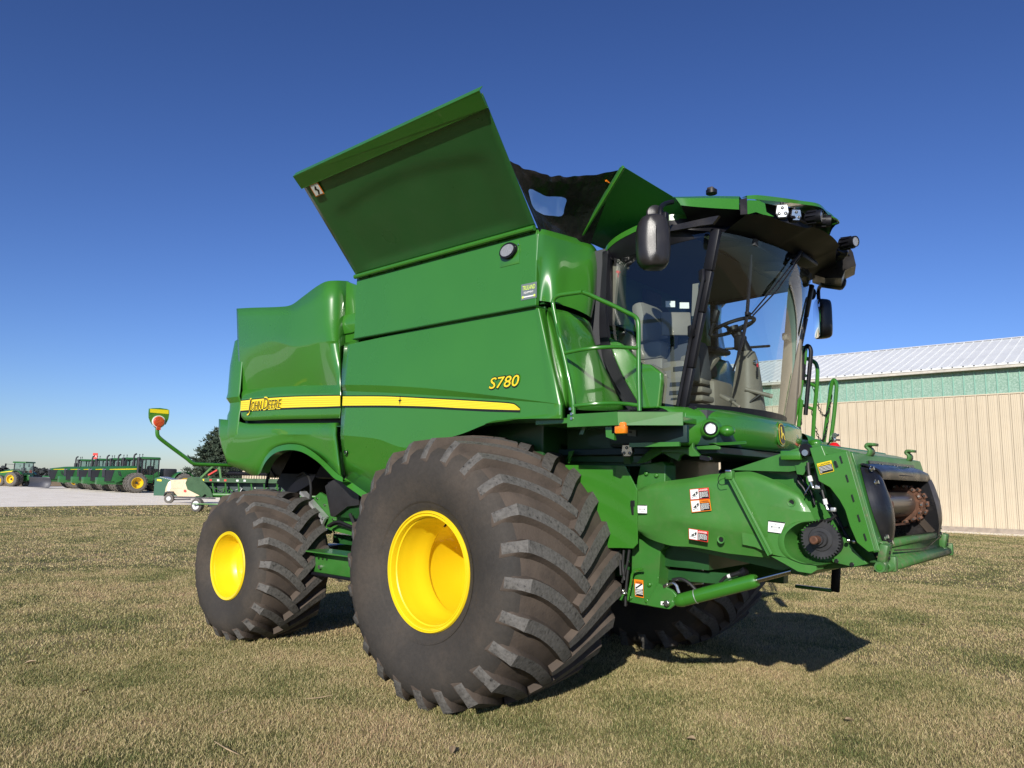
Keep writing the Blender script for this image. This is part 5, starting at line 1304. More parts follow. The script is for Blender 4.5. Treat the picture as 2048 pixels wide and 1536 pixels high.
# ---------------------------------------------------------------- left-side ladder and handrails (behind the cab nose)
lad = empty('access_ladder', (1.6, 3.5, 2), CH)
b = MB()
def tb(pts, r=.02, mt='green', k=5): b.tube(catmull(pts, k), r, mt, 10)
yl = 3.35
q = lambda x, y, yy=yl: S(x, y, y=yy)
tb([q(1577, 842), q(1590, 780), q(1601, 722), q(1606, 700), q(1608, 692)], .019); tb([q(1608, 693), q(1611, 698), q(1608, 730), q(1598, 800), q(1588, 845), q(1583, 895)], .019)
b.build('ladder_rail', lad); b = MB()
for (x0, y0, x1, y1) in ((1600, 742, 1612, 752), (1592, 792, 1603, 802), (1582, 845, 1593, 856)): b.tube([q(x0, y0), q(x1, y1, yl+.1)], .014, 'green', 8)
b.build('rung', lad); b = MB()
tb([q(1606, 760), q(1610, 700), q(1614, 692), q(1619, 694), q(1622, 704), q(1619, 740), q(1611, 830)], .02, 'black')
b.build('grip_tube', lad); b = MB()
tb([q(1593, 905), q(1597, 860), q(1603, 800)], .02); b.build('ladder_rail', lad); b = MB()
y2 = 3.75
tb([q(1613, 717, y2), q(1624, 721, y2), q(1632, 728, y2), q(1635, 742, y2), q(1633, 780, y2), q(1629, 820, y2), q(1625, 888, y2)], .02)
b.tube([q(1606, 761, y2), q(1633, 773, y2)], .017, 'green', 8); b.tube([q(1604, 810, y2), q(1631, 820, y2)], .015, 'green', 8); b.tube([q(1600, 884, y2), q(1626, 891, y2)], .018, 'green', 8)
b.build('gate_rail', lad); b = MB()
y3 = 3.9
tb([q(1647, 888, y3), q(1655, 830, y3), q(1661, 780, y3), q(1664, 765, y3), q(1668, 760, y3), q(1672, 766, y3), q(1673, 775, y3), q(1668, 830, y3), q(1661, 885, y3)], .02)
b.build('gate_rail', lad)
def chain(a, c, sag, r=.012):
    b = MB(); n = 22
    pts = [V(a).lerp(V(c), i/n)-V((0, 0, sag*4*(i/n)*(1-i/n))) for i in range(n+1)]
    for i in range(n):
        p, q_ = pts[i], pts[i+1]; m_ = (p+q_)/2; d_ = (q_-p); L = d_.length*.62; d_.normalize(); s_ = V((0, 1, 0)) if i % 2 else d_.cross(V((0, 1, 0))).normalized()
        b.tube([m_+d_*L*math.cos(t)+s_*r*.9*math.sin(t) for t in [2*PI*k/10 for k in range(10)]], .0035, 'black', 5, closed=True)
    b.build('safety_chain', lad)
chain(q(1626, 770, y2), q(1664, 790, y3), .26); chain(q(1624, 822, y2), q(1657, 830, y3), .28); chain(q(1601, 818, yl), q(1602, 850, yl), .0)
b = MB(); b.box((1.25, 3.45, 2.06), (.9, .7, .06), 'green_matte', bev=.01); b.build('platform', lad)
# swing-down step behind the wheel
b = MB(); b.bar(S(1592, 1172, y=3.5), S(1664, 1181, y=3.5), .06, .03, 'green_matte', bev=.004); part(b, 'bottom_step')
b = MB(); b.bar(S(1673, 1132, y=3.5), S(1670, 1184, y=3.5), .03, .08, 'black', bev=.01); part(b, 'step_strap')
# ---------------------------------------------------------------- rear underside between the wheels
b = MB()
b.prism([S(x, y, y=.95) for x, y in ((622, 1000), (640, 985), (700, 1020), (725, 1050), (720, 1075), (660, 1060), (640, 1050), (622, 1040))], (0, .03, 0), 'green_matte')
for x, y in ((635, 997), (650, 1010), (621, 1022), (631, 1038), (667, 1039), (678, 1049), (717, 1046)): b.disc(S(x, y, y=.945), (0, -1, 0), .012, .012, 'steel', 8)
b.prism([S(x, y, y=.93) for x, y in ((615, 1026), (622, 1029), (620, 1035), (612, 1030))], (0, .01, 0), 'orange')
b.box((-2.0, 1.6, 1.0), (1.6, .9, .1), 'dkgreen')
part(b, 'sieve_frame')
b = MB(); b.bar(S(606, 985, y=.9), S(650, 1036, y=.9), .03, .085, 'silver', up=(0, 1, 0)); b.box(S(646, 1040, y=.9), (.06, .03, .09), 'silver', rot=(0, .6, 0)); part(b, 'aluminium_slide')
b = MB(); b.prism([S(x, y, y=.80) for x, y in ((650, 972), (680, 950), (717, 980), (718, 1010), (695, 1013), (668, 1034), (661, 1032))], (0, .05, 0), 'grey_black')
b.prism([S(x, y, y=.86) for x, y in ((655, 965), (690, 950), (722, 975), (722, 1050), (706, 1040), (694, 1010), (668, 985))], (0, .2, 0), 'black'); part(b, 'rubber_flap')
b = MB(); hose(b, pq([(656, 1052), (668, 1045), (680, 1044), (700, 1052), (718, 1058)], .85), .016); hose(b, pq([(660, 1053), (672, 1048), (690, 1052), (712, 1060)], .88), .014); hose(b, pq([(700, 1028), (706, 1042), (712, 1054), (722, 1060)], .8), .018)
hose(b, pq([(621, 1000), (622, 975), (618, 955), (608, 945), (595, 952)], .9), .014); hose(b, pq([(600, 950), (610, 975), (604, 1000)], .95), .012)
b.tube(pq([(534, 926), (537, 945), (532, 975)], .75), .018, 'black', 8); b.tube(pq([(540, 935), (551, 955)], .9), .01, 'black', 8)
part(b, 'underside_hose', split=True)
b = MB(); b.tube(pq([(628, 1062), (660, 1063)], 1.2), .03, 'green', 10)
for i in range(9): b.tube(pq([(630+i*4.5, 1060), (633+i*4.5, 1066)], 1.17), .008, 'green_worn', 6)
part(b, 'auger_rod')
b = MB(); b.tube([(-3.1, 1.3, 1.75), (-3.1, 2.7, 1.75)], .28, 'black', 24); b.prism([(-3.3, .9, 1.95), (-3.6, .9, 1.6), (-3.3, .9, 1.45), (-2.9, .9, 1.6), (-2.6, .9, 1.95)], (0, 2.2, 0), 'black'); part(b, 'chopper_housing')

# ---------------------------------------------------------------- rear warning arm with lamp and shield
arm = empty('warning_arm', S(465, 930, x=-4.05), CH)
b = MB(); r_ = lambda x, y: S(x, y, x=-4.05)
P_ = catmull([r_(315, 856), r_(314.5, 864), r_(316, 872), r_(324, 880), r_(345, 896), r_(375, 918), r_(382, 924), r_(390, 928), r_(410, 929), r_(470, 931)], 5)
b.tube(P_, .021, 'green', 12); b.build('arm_tube', arm)
b = MB()
o = [(299, 817), (305, 816.3), (320, 816), (334, 818), (338.5, 820), (338.5, 829), (337, 838), (331.5, 849), (328, 850), (326, 844), (308, 844), (306, 850), (302, 844), (298.5, 835), (298.3, 826)]
b.prism([r_(x, y) for x, y in o], (-.02, 0, 0), 'green'); b.build('shield', arm)
b = MB(); b.prism([r_(x, y)+V((.003, 0, 0)) for x, y in ((300, 817.5), (337, 820), (337, 828), (300, 825))], (-.002, 0, 0), 'stripe'); b.build('yellow_reflector', arm)
b = MB(); lc = r_(316.5, 843.5); b.disc(lc+V((.0, 0, 0)), (1, 0, 0), .068, .02, 'white', 28); b.lathe([(.02, .060), (.035, .05), (.04, .0)], lc, (1, 0, 0), 'redlens', 28); b.box(lc+V((.02, 0, -.065)), (.02, .04, .05), 'redlens'); b.build('warning_lamp', arm)
b = MB(); b.tube(catmull([r_(306, 847), r_(309, 853), r_(315, 856), r_(322, 854), r_(327, 849)], 4), .007, 'black', 6); b.build('lamp_bracket', arm)

# fire extinguisher on the far platform
fe = empty('fire_extinguisher', S(1668, 895, y=3.3), None, label='small red fire extinguisher behind the top of the feeder house', cat='fire extinguisher')
b = MB(); c_ = S(1668.5, 897, y=3.3); b.lathe([(-.30, 0), (-.30, .055), (.0, .062), (.02, .055), (.05, .03), (.055, .018), (.055, 0)], c_, (0, 0, 1), 'red', 24); b.build('cylinder', fe)
b = MB(); b.box(c_+V((0, 0, .085)), (.035, .035, .05), 'steel', bev=.005); b.tube([c_+V((0, 0, .1)), c_+V((.05, -.02, .125))], .009, 'steel', 8); b.tube([c_+V((0, 0, .08)), c_+V((.06, -.02, .075))], .008, 'steel', 8); b.disc(c_+V((.02, -.03, .12)), (0, -1, 0), .022, .012, 'steel', 14); b.build('valve', fe)
b = MB(); b.tube(catmull([c_+V((-.02, 0, .08)), c_+V((-.06, 0, .03)), c_+V((-.07, 0, -.1))], 4), .008, 'black', 6); b.build('hose', fe)
# ================================================================ setting
def D(px, py, depth):
    return CP + (_fw + _rt*((px-1024)/F) - _up*((py-768)/F))*depth
def node_mat(name, stops, scale, rough=.9, detail=8, bump=None, second=None, nrough=.6):
    m = mat(name, (.2, .2, .2), rough, spec=.2, bump=bump); n = m.node_tree.nodes; L = m.node_tree.links; b = n['Principled BSDF']
    tc = [x for x in n if x.type == 'TEX_COORD'][0]
    def noi(sc, det, ro):
        t = n.new('ShaderNodeTexNoise'); t.inputs['Scale'].default_value = sc; t.inputs['Detail'].default_value = det; t.inputs['Roughness'].default_value = ro
        L.new(tc.outputs['Object'], t.inputs['Vector']); return t
    t = noi(scale, detail, nrough); r = n.new('ShaderNodeValToRGB'); e = r.color_ramp.elements
    e[0].position, e[0].color = stops[0][0], (*stops[0][1], 1); e[1].position, e[1].color = stops[-1][0], (*stops[-1][1], 1)
    for p, c in stops[1:-1]: q = e.new(p); q.color = (*c, 1)
    L.new(t.outputs['Fac'], r.inputs[0]); out = r.outputs[0]
    if second:
        t2 = noi(second[0], 4, .6); r2 = n.new('ShaderNodeMapRange'); r2.inputs[1].default_value = .3; r2.inputs[2].default_value = .7; r2.inputs[3].default_value = 1-second[1]; r2.inputs[4].default_value = 1+second[1]
        L.new(t2.outputs['Fac'], r2.inputs[0]); x = n.new('ShaderNodeVectorMath'); x.operation = 'SCALE'; L.new(out, x.inputs[0]); L.new(r2.outputs[0], x.inputs['Scale']); out = x.outputs[0]
    L.new(out, b.inputs['Base Color']); return m
DRY = [(.30, (.12, .12, .042)), (.42, (.22, .20, .08)), (.52, (.33, .27, .12)), (.62, (.40, .32, .17)), (.72, (.30, .20, .11))]
M['soil'] = node_mat('lawn_thatch', [(p, tuple(c*.62 for c in q)) for p, q in DRY], 1.1, bump=(60, .6), second=(45, .45))
M['gravel'] = node_mat('crushed_limestone', [(.3, (.78, .70, .58)), (.5, (.90, .82, .69)), (.7, (.98, .90, .77))], .5, bump=(18, .25), second=(14, .25))
M['field'] = node_mat('harvested_field', [(.3, (.25, .17, .08)), (.7, (.38, .27, .14))], .02)
def sheet(name, pts, mt, z=None):
    b = MB(); b.add(pts, [tuple(range(len(pts)))], mt); o = b.build(name, weld=False); o['kind'] = 'structure'; return o
sheet('field', [(-4000, -4000, -.5), (4000, -4000, -.5), (4000, 4000, -.5), (-4000, 4000, -.5)], 'field')
XE = -38.6
b = MB(); yy = [(-90+3*i) for i in range(80)]
e0 = [V((XE+.9*noise.noise(V((y*.12, 0, 7)))+.25*noise.noise(V((y*.9, 0, 7))) - .05*(y-7), y, .0)) for y in yy]
b.loft([[V((p.x+.3, p.y, -.03)) for p in e0], [V((p.x-8, p.y, -.10)) for p in e0], [V((-115, p.y, -.12)) for p in e0]], 'gravel', k=1, smooth_u=False)
o = b.build('gravel_yard'); o['kind'] = 'structure'
b = MB(); b.loft([e0, [V((90, p.y, 0)) for p in e0]], 'soil', k=1, smooth_u=False)
o = b.build('lawn'); o['kind'] = 'structure'
b = MB(); n = 60; pa = []; pb = []
for i in range(n+1):
    x = -60+80*i/n; pa.append(V((x, 29.2+.35*noise.noise(V((x*.7, 3, 0))), .008))); pb.append(V((x, 30.52, .02)))
b.loft([pb, pa], 'gravel', k=1, smooth_u=False); o = b.build('gravel_strip'); o['kind'] = 'structure'

# grass blades of the dormant lawn: one uncountable mass of leaves
def grass(name, d0, d1, dens, hgt, wid, spread, seed):
    g = np.random.default_rng(seed); head = math.atan2(_fw.x, _fw.y)
    area = spread*(d1*d1-d0*d0)   # sector of half angle spread
    n = int(area*dens)
    d = np.sqrt(g.uniform(d0*d0, d1*d1, n)); a = g.uniform(-spread, spread, n)+head
    x = CP.x+d*np.sin(a); y = CP.y+d*np.cos(a)
    # clumping
    cl = np.array([noise.noise(V((float(u)*1.6, float(v)*1.6, 0))) for u, v in zip(x[::40], y[::40])]); 
    keep = (x > XE+.3); x, y, d = x[keep], y[keep], d[keep]; n = len(x)
    h = hgt*g.uniform(.45, 1.25, n)**1.3; w_ = wid*g.uniform(.6, 1.4, n); th = g.uniform(0, 2*PI, n); ln = g.uniform(.25, 1.5, n)*h
    la = g.uniform(0, 2*PI, n)
    cx, sx_ = np.cos(th)*w_/2, np.sin(th)*w_/2; lx, ly = np.cos(la)*ln, np.sin(la)*ln
    v = np.empty((n, 5, 3), np.float32)
    v[:, 0] = np.stack([x-cx, y-sx_, np.full(n, -.004)], 1); v[:, 1] = np.stack([x+cx, y+sx_, np.full(n, -.004)], 1)
    v[:, 2] = np.stack([x+cx*.8+lx*.35, y+sx_*.8+ly*.35, h*.62], 1); v[:, 3] = np.stack([x-cx*.8+lx*.35, y-sx_*.8+ly*.35, h*.62], 1)
    v[:, 4] = np.stack([x+lx, y+ly, h], 1)
    me = bpy.data.meshes.new(name); me.vertices.add(n*5); me.vertices.foreach_set('co', v.reshape(-1))
    base = np.arange(n)[:, None]*5
    q = (base+np.array([0, 1, 2, 3])).reshape(-1); t = (base+np.array([3, 2, 4])).reshape(-1)
    me.loops.add(n*7); me.loops.foreach_set('vertex_index', np.concatenate([q, t]))
    me.polygons.add(n*2); me.polygons.foreach_set('loop_start', np.concatenate([np.arange(n)*4, n*4+np.arange(n)*3]).astype(np.int32))
    me.update(calc_edges=True)
    at = me.attributes.new('tone', 'FLOAT', 'POINT'); at.data.foreach_set('value', np.repeat(g.uniform(0, 1, n), 5).astype(np.float32))
    me.materials.append(M['grass']); o = bpy.data.objects.new(name, me); COL.objects.link(o); o['kind'] = 'stuff'; o['label'] = 'short dormant tan and olive lawn grass under the combine'; o['category'] = 'grass'
    return o
def grass_mat():
    m = bpy.data.materials.new('dormant_grass'); m.use_nodes = True; n = m.node_tree.nodes; L = m.node_tree.links; b = n['Principled BSDF']
    b.inputs['Roughness'].default_value = .55; b.inputs['Specular IOR Level'].default_value = .3
    tc = n.new('ShaderNodeTexCoord'); t = n.new('ShaderNodeTexNoise'); t.inputs['Scale'].default_value = 1.1; t.inputs['Detail'].default_value = 8; t.inputs['Roughness'].default_value = .6; L.new(tc.outputs['Object'], t.inputs['Vector'])
    a = n.new('ShaderNodeAttribute'); a.attribute_name = 'tone'
    k = n.new('ShaderNodeMath'); k.operation = 'MULTIPLY_ADD'; k.inputs[1].default_value = .34; L.new(a.outputs['Fac'], k.inputs[0])
    s_ = n.new('ShaderNodeMath'); s_.operation = 'SUBTRACT'; s_.inputs[1].default_value = .17; t2 = n.new('ShaderNodeTexNoise'); t2.inputs['Scale'].default_value = .33; t2.inputs['Detail'].default_value = 3; L.new(tc.outputs['Object'], t2.inputs['Vector'])
    t3 = n.new('ShaderNodeMath'); t3.operation = 'MULTIPLY_ADD'; t3.inputs[1].default_value = .55; L.new(t2.outputs['Fac'], t3.inputs[0])
    t4 = n.new('ShaderNodeMath'); t4.operation = 'MULTIPLY_ADD'; t4.inputs[1].default_value = .75; t4.inputs[2].default_value = -.15; L.new(t.outputs['Fac'], t4.inputs[0]); L.new(t4.outputs[0], t3.inputs[2])
    L.new(t3.outputs[0], s_.inputs[0]); L.new(s_.outputs[0], k.inputs[2])
    r = n.new('ShaderNodeValToRGB'); e = r.color_ramp.elements
    st = [(.28, (.10, .13, .035)), (.40, (.21, .20, .075)), (.50, (.36, .31, .135)), (.60, (.52, .42, .22)), (.74, (.40, .27, .155))]
    e[0].position, e[0].color = st[0][0], (*st[0][1], 1); e[1].position, e[1].color = st[-1][0], (*st[-1][1], 1)
    for p, c in st[1:-1]: q = e.new(p); q.color = (*c, 1)
    L.new(k.outputs[0], r.inputs[0]); L.new(r.outputs[0], b.inputs['Base Color'])
    return m
M['grass'] = grass_mat()
grass('grass', 3.2, 8, 10500, .022, .0030, .86, 1)
grass('grass', 8, 15, 3400, .024, .0050, .80, 2)
grass('grass', 15, 34, 600, .026, .011, .74, 3)
grass('grass', 34, 56, 70, .035, .03, .70, 4)

# fallen leaves and twigs
M['leaf'] = mat('dry_leaf', (.34, .25, .15), .7, var=(30, .3))
lv = [(1382, 1478), (455, 1420), (452, 1497), (170, 1382), (640, 1395), (905, 1500), (1700, 1440), (1845, 1250), (60, 1325), (1730, 1178)]
for i, (px, py) in enumerate(lv):
    c = S(px, py, z=.03); b = MB(); a = i*1.7; u = V((math.cos(a), math.sin(a), .15)); v = V((-math.sin(a), math.cos(a), .1)); L_, W_ = (.05, .018) if i % 3 else (.035, .022)
    if i in (1, 2, 4): b.tube([c-u*.11, c, c+u*.10+V((0, 0, .01))], [.003, .004, .002], 'leaf', 6); nm, lb = 'twig', 'dry straw stalk lying on the lawn'
    else:
        b.loft([[c-u*L_, c-u*L_*.3-v*W_+V((0, 0, .012)), c+u*L_*.5-v*W_*.8+V((0, 0, .015)), c+u*L_], [c-u*L_, c-u*.01, c+u*.02, c+u*L_], [c-u*L_, c-u*L_*.3+v*W_+V((0, 0, .015)), c+u*L_*.5+v*W_*.8+V((0, 0, .01)), c+u*L_]], 'leaf', k=3); nm, lb = 'fallen_leaf', 'small dry brown leaf lying in the grass'
    o = b.build(nm); tag(o, lb, 'leaf' if nm == 'fallen_leaf' else 'twig', 'dry leaves on the lawn' if nm == 'fallen_leaf' else 'straw stalks on the lawn')

# ---------------------------------------------------------------- machine shed
M['tan'] = mat('tan_ribbed_steel', (.56, .475, .345), .5, var=(.6, .04), dirt=(3, (.45, .36, .25), .25))
M['tan_dk'] = mat('dark_siding_line', (.16, .125, .085), .6)
M['fibre'] = node_mat('green_fibreglass', [(.35, (.16, .28, .21)), (.5, (.25, .38, .30)), (.68, (.42, .54, .46))], 16, rough=.5, detail=8, nrough=.75)
M['fibre_rib'] = mat('green_fibreglass_rib', (.22, .42, .33), .5)
M['roofmetal'] = mat('white_roof_steel', (.72, .73, .72), .45, var=(.8, .03), dirt=(2, (.6, .59, .56), .3))
M['roofshade'] = mat('roof_rib_side', (.5, .5, .49), .5)
M['wood'] = mat('weathered_board', (.30, .25, .20), .8, var=(5, .2))
M['fascia'] = mat('cream_fascia', (.52, .49, .42), .6, var=(2, .1), dirt=(6, (.25, .22, .18), .5))
SH = empty('machine_shed', (-20, 33, 0), label='long tan steel machine shed with white ribbed roof behind the combine', cat='shed')
X0, X1, YW, ZE, ZR, YR = -58.0, 16.0, 30.5, 6.45, 8.62, 36.4
def sp(b, name, **k): return b.build(name, SH, **k)
b = MB(); b.box(((X0+X1)/2, YW+.04, 2.77), (X1-X0, .08, 5.30), 'tan')
x = X0+.1
while x < X1:
    b.prism([(x-.030, YW, .12), (x-.016, YW-.028, .12), (x+.016, YW-.028, .12), (x+.030, YW, .12)], (0, 0, 5.30), 'tan')
    b.box((x+.036, YW-.004, 2.77), (.014, .008, 5.30), 'tan_dk')  # narrow darker strip along one side of each rib
    for dx in (.13, .19, .25): b.prism([(x+dx-.016, YW, .12), (x+dx-.008, YW-.009, .12), (x+dx+.008, YW-.009, .12), (x+dx+.016, YW, .12)], (0, 0, 5.30), 'tan')
    x += .3775
b.box((X1-.04, (YW+42.3)/2, 3.0), (.08, 42.3-YW-.1, 6.2), 'tan'); b.box((X0+.04, (YW+42.3)/2, 3.0), (.08, 42.3-YW-.1, 6.2), 'tan'); b.box(((X0+X1)/2, 42.3, 3.2), (X1-X0, .08, 6.4), 'tan')
for xx in (X1-.08, X0): b.prism([(xx, YW+.05, 6.1), (xx, YR, ZR-.08), (xx, 42.25, 6.1)], (.08, 0, 0), 'tan')
sp(b, 'wall', weld=False)
b = MB(); b.box(((X0+X1)/2, YW+.05, 5.95), (X1-X0, .08, 1.04), 'fibre')
sp(b, 'skylight_band', weld=False)
b = MB(); x = X0+.1
while x < X1:
    b.prism([(x-.026, YW+.01, 5.44), (x-.014, YW-.018, 5.44), (x+.014, YW-.018, 5.44), (x+.026, YW+.01, 5.44)], (0, 0, 1.02), 'fibre_rib'); x += .3775
b.box(((X0+X1)/2, YW-.012, 5.43), (X1-X0, .05, .045), 'tan')
sp(b, 'band_rib', weld=False)
b = MB(); b.box(((X0+X1)/2, YW-.02, .10), (X1-X0, .06, .20), 'wood'); sp(b, 'skirt_board')
b = MB(); b.box(((X0+X1)/2, YW-.30, 6.50), (X1-X0+.4, .05, .17), 'fascia'); b.box(((X0+X1)/2, YW-.13, 6.44), (X1-X0, .32, .03), 'fascia')
b.box(((X0+X1)/2, YW-.34, 6.55), (X1-X0+.4, .03, .05), 'white'); sp(b, 'eave_fascia')
b = MB(); ye = YW-.36; ze = 6.59; dy, dz = YR-ye, ZR-ze
b.prism([(X0-.2, ye, ze), (X1+.2, ye, ze), (X1+.2, YR, ZR), (X0-.2, YR, ZR)], (0, .0, -.03), 'roofmetal')
b.prism([(X0-.2, 2*YR-ye, ze), (X0-.2, YR, ZR), (X1+.2, YR, ZR), (X1+.2, 2*YR-ye, ze)], (0, .0, -.03), 'roofmetal')
x = X0
while x < X1:
    b.prism([(x-.035, ye-.01, ze), (x-.018, ye-.01, ze+.026), (x+.018, ye-.01, ze+.026), (x+.035, ye-.01, ze)], (0, dy, dz), 'roofmetal')
    b.box((x+.18, ye-.006, ze-.012), (.045, .03, .03), 'decal_black')
    x += .3775
b.prism([(X0-.2, YR-.16, ZR-.02), (X0-.2, YR, ZR+.05), (X0-.2, YR+.16, ZR-.02)], (X1-X0+.4, 0, 0), 'roofmetal')
sp(b, 'roof', weld=False)

# ---------------------------------------------------------------- parked tractors
M['tgreen'] = mat('tractor_green', (.022, .125, .03), .4, coat=.3, var=(1, .06))
M['tblack'] = mat('tractor_black', (.02, .021, .026), .55)
M['ttyre'] = mat('tractor_tyre', (.115, .105, .092), .85, var=(8, .25))
M['tyel'] = mat('tractor_yellow', (.72, .48, .01), .4, coat=.3)
M['tglass'] = glass_mat('tractor_glass', (.70, .82, .80), .10)
M['blade'] = mat('dark_blade_steel', (.05, .052, .065), .5, metal=.2, var=(2, .1))
def small_wheel(root, x, y, r, w_, rr, dish, side):
    e = empty('wheel', (x, y, r), root); s_ = 1 if side > 0 else -1; c = (x, y-w_/2*s_, r)
    b = MB(); b.lathe([(0, rr), (-.02, rr+.08), (-.03, r*.80), (.03, r*.93), (w_/2, r*.955), (w_-.03, r*.93), (w_+.03, r*.8), (w_, rr)], c, (0, s_, 0), 'ttyre', 32)
    N = 20
    for sd in (0, 1):
        for k in range(N):
            a0 = 2*PI*(k+.5*sd)/N; pts = []
            for t in (0, .5, 1):
                a = a0-.22*t*(1); y_ = c[1]+s_*(w_*(.02+.48*t) if sd == 0 else w_*(.98-.48*t)); rad = r*(.955+.02*t)
                pts.append(V((x+rad*math.cos(a), y_, r+rad*math.sin(a))))
            for p, q in zip(pts, pts[1:]): b.bar(p, q, .06, .075, 'ttyre', up=(p-V((x, p.y, r))).normalized())
    b.build('tyre', e)
    b = MB(); b.lathe([(w_+.0, rr), (w_+.03, rr), (w_+.02, rr-.05), (w_-.06, rr-.06), (w_-dish, rr-.10), (w_-dish-.02, .24), (w_-dish+.06, .2), (w_-dish+.06, 0)], c, (0, s_, 0), 'tyel', 32); 
    b.disc((x, c[1]+s_*(w_-dish+.06), r), (0, s_, 0), .13, .08, 'tblack', 12)
    b.build('rim', e); return e
def tractor4(label):
    """articulated four wheel drive tractor on dual wheels, heading +x, driver's left at +y"""
    t = empty('articulated_tractor', (0, 0, 0), None, label, 'tractor', 'big green tractors parked in a row')
    P_ = lambda b, n, **k: b.build(n, t, **k)
    b = MB()
    hs = []
    for x, w_, zt, zb in ((1.0, .62, 2.72, 1.55), (2.4, .60, 2.68, 1.5), (3.3, .56, 2.56, 1.15), (4.2, .50, 2.42, 1.05)):
        hs.append([V((x, w_, zb)), V((x, w_, zt-.22)), V((x, w_*.86, zt-.05)), V((x, 0, zt)), V((x, -w_*.86, zt-.05)), V((x, -w_, zt-.22)), V((x, -w_, zb))])
    b.loft(hs, 'tgreen', k=2, j=4, smooth_u=True, smooth_v=True, flip=True); P_(b, 'hood', sharp=40)
    b = MB()
    for s_ in (1, -1):
        b.prism([(1.05, .625*s_, 2.46), (2.6, .612*s_, 2.40), (3.9, .53*s_, 2.32), (3.9, .53*s_, 2.27), (2.6, .612*s_, 2.30), (1.05, .625*s_, 2.36)], (0, .01*s_, 0), 'stripe')
    P_(b, 'hood_stripe', weld=False)
    b = MB(); b.prism([(4.21, -.50, 1.10), (4.25, -.49, 2.26), (4.25, .49, 2.26), (4.21, .50, 1.10)], (.05, 0, 0), 'tblack')
    for s_ in (1, -1): b.prism([(4.22, .505*s_, 1.10), (4.22, .515*s_, 2.22), (3.45, .565*s_, 2.25), (3.72, .555*s_, 1.14)], (0, .012*s_, 0), 'tblack')
    P_(b, 'grille')
    for s_ in (1, -1):
        b = MB(); b.box((4.24, .33*s_, 2.30), (.12, .30, .09), 'lens', bev=.03); P_(b, 'headlight')
    b = MB()
    for s_ in (1, -1):
        b.prism([(2.75, .60*s_, 1.62), (2.86, .60*s_, 1.62), (3.02, .58*s_, 2.15), (2.93, .58*s_, 2.15)], (0, .01*s_, 0), 'tblack'); b.prism([(2.92, .60*s_, 1.70), (3.0, .60*s_, 1.70), (3.16, .57*s_, 2.15), (3.10, .57*s_, 2.15)], (0, .01*s_, 0), 'tblack')
    split_build(b, 'side_vent', t)
    b = MB(); b.box((2.8, 0, 1.15), (4.2, .8, .7), 'tgreen', bev=.05); b.box((4.35, 0, .85), (.25, .7, .3), 'tgreen', bev=.04); b.box((1.7, 0, 1.0), (.4, 3.4, .35), 'tgreen', bev=.04)
    b.prism([(2.9, .64, 1.5), (3.4, .60, 1.15), (3.3, .60, .95), (2.6, .64, 1.25)], (0, -.1, 0), 'tgreen'); P_(b, 'front_frame')
    b = MB(); # cab body posts
    for x in (-.65, .15, .98):
        for y in (-.80, .80): b.bar((x, y, 1.5), (x+(.04 if x > .5 else 0), y*.97, 3.42), .10, .10, 'tblack', up=(0, 1, 0))
    b.box((.15, 0, 1.55), (1.75, 1.7, .55), 'tgreen', bev=.05); b.prism([(-.75, .84, 1.5), (-.75, .84, 2.3), (-.2, .84, 1.9), (-.2, .84, 1.5)], (0, -.05, 0), 'tgreen')
    b.box((-.05, 0, 2.3), (.5, .5, .9), 'tblack', bev=.1); b.box((.6, 0, 2.1), (.2, .35, .7), 'tblack', bev=.05)
    P_(b, 'cab_frame')
    b = MB()
    for y in (-.81, .81): b.add([(-.62, y, 1.8), (.96, y, 1.8), (.98, y*.97, 3.4), (-.62, y*.97, 3.4)], [(0, 1, 2, 3)], 'tglass')
    b.add([(1.0, -.78, 1.8), (1.0, .78, 1.8), (1.03, .76, 3.4), (1.03, -.76, 3.4)], [(0, 1, 2, 3)], 'tglass'); b.add([(-.67, -.78, 1.8), (-.67, .78, 1.8), (-.67, .76, 3.4), (-.67, -.76, 3.4)], [(0, 1, 2, 3)], 'tglass'); P_(b, 'cab_window', weld=False)
    b = MB(); b.box((.12, 0, 3.53), (1.85, 1.7, .24), 'tgreen', bev=.09); b.box((.12, 0, 3.41), (1.9, 1.75, .05), 'tblack', bev=.02); P_(b, 'cab_roof')
    b = MB(); b.tube(catmull([V((1.35, -.72, 2.3)), V((1.35, -.72, 3.1)), V((1.36, -.72, 3.6)), V((1.30, -.74, 3.85)), V((1.12, -.78, 3.98))], 4), .085, 'tblack', 12); b.tube([(1.35, -.72, 2.1), (1.35, -.72, 3.15)], .17, 'tblack', 14); P_(b, 'exhaust_stack')
    b = MB(); b.tube([(1.3, .72, 1.9), (1.3, .72, 3.45)], .13, 'tblack', 12); b.disc((1.3, .72, 3.4), (0, 0, 1), .17, .2, 'tblack', 14); P_(b, 'air_intake')
    b = MB(); b.bar((1.0, .8, 3.2), (1.35, 1.35, 3.2), .05, .05, 'tblack'); b.box((1.38, 1.4, 3.0), (.08, .22, .42), 'tblack', bev=.03); P_(b, 'mirror')
    for s_ in (1, -1):
        b = MB(); b.tube([(.9, .5*s_, 3.65), (.9, .5*s_, 3.85)], .03, 'tblack', 8); b.sphere((.9, .5*s_, 3.9), .06, 'tblack'); P_(b, 'antenna')
    b = MB(); b.box((-2.7, 0, 1.35), (2.8, 1.1, .8), 'tgreen', bev=.08); b.box((-1.9, 0, 2.0), (1.3, 1.5, 1.0), 'tblack', bev=.12); b.box((-.9, 0, 1.1), (.7, .6, .5), 'tblack'); b.box((-2.9, 0, 1.0), (.4, 3.4, .35), 'tgreen'); P_(b, 'rear_body')
